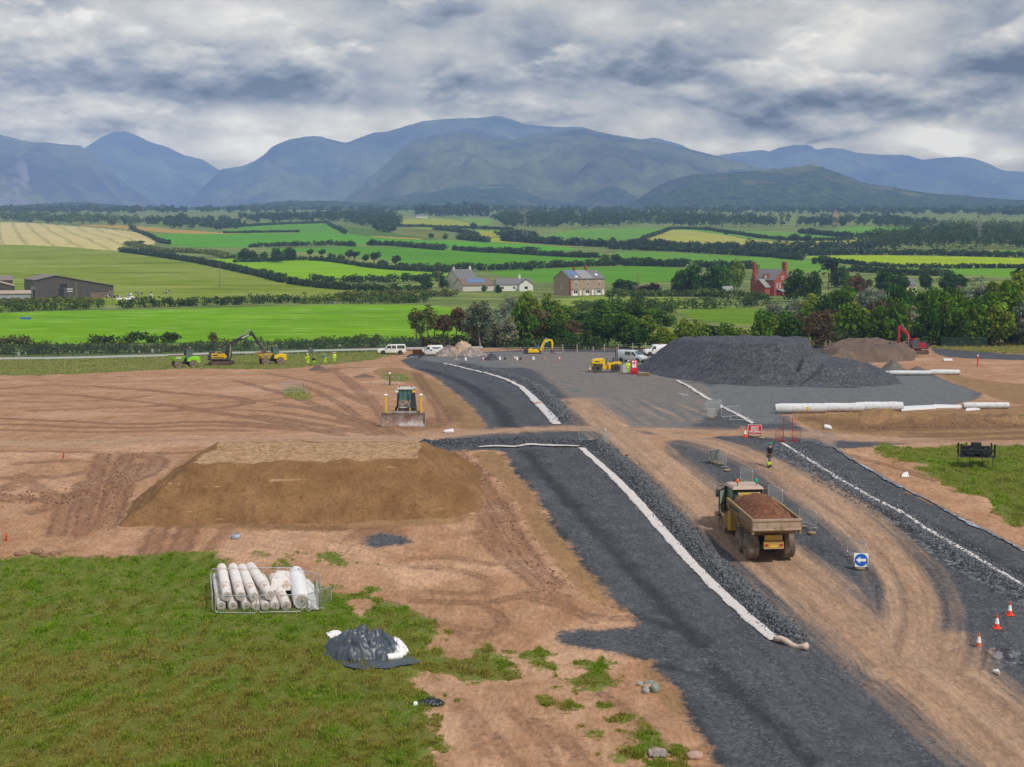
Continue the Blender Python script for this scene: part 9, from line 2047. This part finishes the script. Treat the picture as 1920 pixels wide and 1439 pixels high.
# red board by the roller, pallet
e = empty('fire_point_board', 'red safety board with white panel standing right of the roller', 'board', G(1189, 703), R(-6))
b = MB(); b.box(-.5, .5, -.04, .04, .1, 2.1); pn = b.build('panel', 'sign_red', e, .02)
b = MB(); b.box(-.28, .3, -.06, -.04, 1.0, 1.65); b.box(-.33, .33, -.06, -.04, 1.75, 2.0); b.build('white_notice', 'sign_white', pn)
b = MB(); b.box(-.1, .12, -.07, -.06, 1.45, 1.85); b.build('symbol', 'sign_red', pn)
b = MB(); b.box(-.55, .55, -.3, .3, 0, .55); b.build('base', 'red_paint', e, .04)
e = empty('cabinet', 'small grey white cabinet behind the yellow worker by the roller', 'cabinet', G(1171, 701)); b = MB(); b.box(-.3, .3, -.2, .2, 0, 1.3); b.build('cabinet_body', 'grey_light', e, .03); b = MB(); b.box(-.42, .42, -.3, .3, 0, .12); b.build('base', 'dark_grey', e)
e = empty('pallet', 'wooden pallet stack at the foot of the dark stone mound', 'pallet', G(1207, 706), R(4))
for k in range(3):
 z = k * .15; b = MB()
 for y in (-.45, 0, .45): b.box(-.75, .75, y - .06, y + .06, z, z + .09)
 b.build('bearer', 'pole_wood', e); b = MB()
 for i in range(7): b.box(-.78 + i * .23, -.62 + i * .23, -.55, .55, z + .09, z + .12)
 b.build('boards', M('board_wood', (.42, .29, .17), .9), e)
# posts and stakes
M('stake_red', (.55, .03, .02), .6); M('stake_wood', (.36, .24, .13), .9)
for x, y, h, mt, lab in [(12, 1015, .45, 'stake_red', 'short red stake near the left edge above the grass'), (119, 860, .45, 'stake_red', 'short red stake left of the sand stockpile'), (1833, 688, 1.9, 'stake_red', 'tall red marker post on the sandy ground at the right'), (577, 697, 1.3, 'stake_wood', 'dark stake with orange board beside the workers')]:
 r = .09 if h > 1.5 else .05
 e = empty('marker_post', lab, 'post', G(x, y)); b = MB(); b.box(-r, r, -r, r, -.2, h); b.build('post', mt, e, .01); b = MB(); b.box(-r - .006, r + .006, -r - .006, r + .006, h - (.12 if h < 1 else .2), h + .006); b.build('post_top', 'cone_faded' if 'orange' in lab else ('sign_white' if h > 1.5 else 'cone_red'), e)
for i, (x, y, ty) in enumerate([(734, 691, 668), (745, 694, 672), (762, 699, 680), (775, 703, 685), (801, 717, 697), (814, 812, 788), (828, 727, 703), (846, 745, 728), (872, 773, 754)]):
 h = (y - ty) / PX(y); e = empty('survey_stake', f'{ORD[i]} thin wooden survey stake from the left beside the upper gravel road', 'stake', G(x, y), .3 * i, 'survey stakes'); b = MB(); b.prism([(-.02, .12), (0, -.15), (.02, .12), (.02, h), (-.02, h)], -.02, .02, 'y'); b.build('stake', 'stake_wood', e); b = MB(); b.box(-.024, .024, -.024, .024, h - .12, h + .01); b.build('stake_top', 'cone_faded', e)
e = empty('survey_pole', 'red and dark survey pole with white cap behind the bulldozer', 'pole', G(731, 722)); b = MB(); b.cyl((0, 0, 0), (0, 0, .55), .09); b.build('base', 'black_steel', e); b = MB(); b.cyl((0, 0, .55), (0, 0, 1.45), .085); b.build('pole', M('pole_red', (.22, .05, .035), .6), e); b = MB(); b.lathe([(.1, 1.45), (.16, 1.5), (.16, 1.62), (.05, 1.7)], 14); b.build('cap', 'sign_white', e)
e = empty('marker_board', 'pale wooden T shaped marker in front of the rubbish heap', 'marker', G(856, 675)); b = MB(); b.box(-.05, .05, -.03, .03, 0, 1.6); b.box(-.42, .42, -.25, .25, 0, .08); b.box(-.4, .4, -.04, -.03, 1.25, 1.45); b.build('frame', M('pine_wood', (.55, .42, .25), .8), e)
for i, (x, c) in enumerate([(873, 'sign_white'), (937, 'sign_white'), (947, 'dark_grey'), (969, 'sign_white'), (976, 'dark_grey'), (1000, 'sign_white'), (1020, 'stake_wood')]):
 e = empty('duct_end', f'{ORD[i]} small {"white" if c == "sign_white" else "dark"} pipe end from the left along the yard edge', 'pipe end', G(x, 676), 0, 'pipe ends along the yard'); b = MB(); b.lathe([(.2, 0), (.2, .42), (.15, .5), (.12, .5), (.12, .3)], 12); b.build('duct', c, e, smooth=False)
# fences
M('fence_green', (.012, .045, .032), .6)
mm_ = bpy.data.materials.new('wire_mesh'); mm_.use_nodes = True; nt = mm_.node_tree; T = NT(nt)
pb = [n for n in nt.nodes if n.type == 'BSDF_PRINCIPLED'][0]; pb.inputs['Base Color'].default_value = (.015, .05, .035, 1); pb.inputs['Roughness'].default_value = .6
tr = T.n('ShaderNodeBsdfTransparent'); mx = T.n('ShaderNodeMixShader'); mx.inputs[0].default_value = .42
T.link(tr.outputs[0], mx.inputs[1]); T.link(pb.outputs[0], mx.inputs[2]); T.link(mx.outputs[0], [n for n in nt.nodes if n.type == 'OUTPUT_MATERIAL'][0].inputs[0])
def mesh_fence(label, pa, pb_, H, step):
 p, q = G(*pa), G(*pb_); L = (q - p).length; n = int(L / step)
 e = empty('mesh_fence', label, 'fence', p)
 pts = [Vector((p.x + (q.x - p.x) * i / n, p.y + (q.y - p.y) * i / n, 0)) for i in range(n + 1)]
 for v in pts: v.z = float(ground_z(v.x, v.y)) - p.z; v.x -= p.x; v.y -= p.y
 b = MB()
 for i in range(n):
  a, c = pts[i], pts[i + 1]; u = Vector((0, 0, H)); b.add([a, c, c + u, a + u], [(0, 1, 2, 3)])
 b.build('wire_mesh', mm_, e)
 for z in (.1, H - .05): b = MB(); b.tube([v + Vector((0, 0, z)) for v in pts], .03, 4); b.build('rail', 'fence_green', e)
 me = None
 for v in pts:
  if me is None:
   b = MB(); b.box(-.05, .05, -.05, .05, -.3, H + .12); o = b.build('post', 'fence_green', e); me = o.data
  else: o = link_mesh('post', me, e)
  o.location = v
 return e
mesh_fence('long dark green mesh fence behind the crash barrier on the left', (-60, 676), (790, 658), 2.45, 2.45)
mesh_fence('grey green mesh fence before the trees on the right', (1765, 652), (1850, 651), 2.1, 2.6)
for x, y, w, h, l in [(35, 664, .5, .75, 'white notice on the green fence at the left'), (48, 663, .2, .4, 'small yellow white notice on the green fence'), (163, 661, .6, .3, 'wide white notice on the green fence'), (261, 660, .3, .4, 'small white notice on the green fence left of the dumper'), (286, 658, .45, .7, 'large white notice on the green fence left of the dumper'), (298, 657, .2, .4, 'narrow white notice on the green fence'), (637, 648, .5, .3, 'white notice on the green fence above the workers')]:
 Yf = float(np.interp(x, [-60, 790], [float(row_depth(676)), float(row_depth(658))])) - .12; p = AT(x, y, Yf); e = empty('notice', l, 'notice', p, 0, 'notices on the mesh fence'); b = MB(); b.box(-w / 2, w / 2, -.01, .01, -h / 2, h / 2); b.build('plate', 'sign_white', e)
pts = [(-60, 681), (100, 679), (300, 674), (420, 668.5), (560, 665), (760, 660), (905, 657)]
W = to_world(pts); e = empty('crash_barrier', 'long pale grey crash barrier along the road at the back left', 'crash barrier', (0, 0, 0))
P = [Vector((x, y, float(ground_z(x, y)))) for x, y in smooth_line(W, 2)]
for z in (.5,):
 b = MB()
 for i in range(len(P) - 1):
  a, c = P[i], P[i + 1]; b.hexa([a + Vector((0, -.06, z)), c + Vector((0, -.06, z)), c + Vector((0, 0, z)), a + Vector((0, 0, z))], [a + Vector((0, -.06, z + .31)), c + Vector((0, -.06, z + .31)), c + Vector((0, 0, z + .31)), a + Vector((0, 0, z + .31))])
 b.build('rail', M('rail_grey', (.44, .46, .48), .5, vary=.1), e)
acc = 0; sup = None
for i in range(len(P) - 1):
 L = (P[i + 1] - P[i]).length; k = 0
 while acc < L:
  v = P[i].lerp(P[i + 1], acc / L); acc += 3.2
  if sup is None: b = MB(); b.box(-.05, .05, 0, .1, -.2, .75); o = b.build('support', 'galvanised', e); sup = o.data
  else: o = link_mesh('support', sup, e)
  o.location = v
 acc -= L
e = empty('post_fence', 'row of weathered wooden fence posts with wire before the tree belt', 'fence', G(1055, 660)); o0 = G(1055, 660); b = MB(); pp = []
for x, y, ty in [(1018, 661, 646), (1055, 660, 646), (1082, 660, 646), (1112, 659, 650), (1133, 659, 645), (1159, 659, 646), (1186, 658, 644), (1210, 658, 643), (1262, 657, 643)]:
 p = G(x, y) - o0; h = (y - ty) / PX(y); pp.append(p + Vector((0, 0, h * .85))); q = MB(); q.cyl(p + Vector((0, 0, -.2)), p + Vector((0, 0, h)), .12, .1, 8); q.build('post', M('post_pale', (.34, .31, .25), .95), e)
for z in (0, -.4, -.8): b.tube([p + Vector((0, 0, z)) for p in pp], .012, 4)
b.build('wire', 'galvanised', e)
for x, y, l in [(1556, 655, 'pair of pale posts behind the dark mound, left one'), (1548, 655, 'pair of pale posts behind the dark mound, thin one'), (1591, 655, 'single post behind the brown spoil heap')]:
 e = empty('fence_post', l, 'post', G(x, y)); b = MB(); b.cyl((0, 0, -.2), (0, 0, 1.6), .1, n=8); b.build('post', 'post_pale', e)
e = empty('road_works_sign', 'grey triangular sign back standing by the crash barrier', 'sign', G(583, 672)); b = MB(); b.prism([(-.65, 1.0), (.65, 1.0), (0, 2.1)], -.02, .02, 'y'); b.build('panel', 'sign_back', e); b = MB(); b.tube([(-.5, 0, 1.0), (-.55, 0, 0)], .03, 5); b.tube([(.5, 0, 1.0), (.55, 0, 0)], .03, 5); b.build('leg', 'galvanised', e)
# black steel attachment on four thin legs
c = G(1831, 879); s = PX(879); e = empty('machine_attachment', 'black steel machine attachment raised on four thin legs on the grass', 'attachment', c, R(-8))
k = 1 / s
for x, y in ((-31, 0), (-14, -22), (14, 0), (28, -22)):
 xx, yy = x * k, -y * k * 0 + (.9 if y == 0 else -.3); b = MB(); b.cyl((xx, yy, -.1), (xx, yy, 26 * k), .025, n=6); b.build('leg', 'black_steel', e)
z = 24 * k; b = MB(); b.box(-32 * k, 31 * k, -.55, .95, z - .06, z); b.build('tray', 'black_steel', e)
b = MB()
for x in (-31, 30): b.box(x * k - .06, x * k + .06, -.55, -.4, z, z + 24 * k); b.box(x * k - .06, x * k + .06, .8, .95, z, z + 22 * k)
for x in (-14, -8, 6, 18): b.box(x * k - .05, x * k + .05, -.5, .2, z, z + 14 * k, rx=.0)
b.box(-31 * k, 30 * k, -.5, -.4, z + 10 * k, z + 13 * k); b.box(-26 * k, 26 * k, .5, .8, z, z + 17 * k); b.box(-20 * k, -6 * k, -.5, .3, z + 2 * k, z + 8 * k); b.box(8 * k, 22 * k, -.5, .3, z + 2 * k, z + 9 * k)
b.build('side_frame', M('attachment_paint', (.012, .014, .016), .55), e, .02)
b = MB(); b.box(-9 * k, 9 * k, .2, .75, z + 8 * k, z + 24 * k); b.box(-6 * k, 6 * k, -.45, .3, z + 4 * k, z + 12 * k); b.build('motor_housing', 'attachment_paint', e, .04)
b = MB(); b.cyl((-12 * k, -.2, z + 15 * k), (-4 * k, .4, z + 6 * k), .03, n=6); b.cyl((14 * k, -.2, z + 15 * k), (20 * k, .4, z + 4 * k), .03, n=6); b.box(-7 * k, 6 * k, -.47, -.45, z + 11 * k, z + 13 * k); b.build('hydraulic_rod', 'chrome', e)
e = empty('blue_trough', 'small flat blue trough on the bright field at the far left', 'trough', G(48, 599)); b = MB(); b.box(-1.4, 1.4, -.3, .3, 0, .5); b.build('trough_body', 'sign_blue', e, .05)
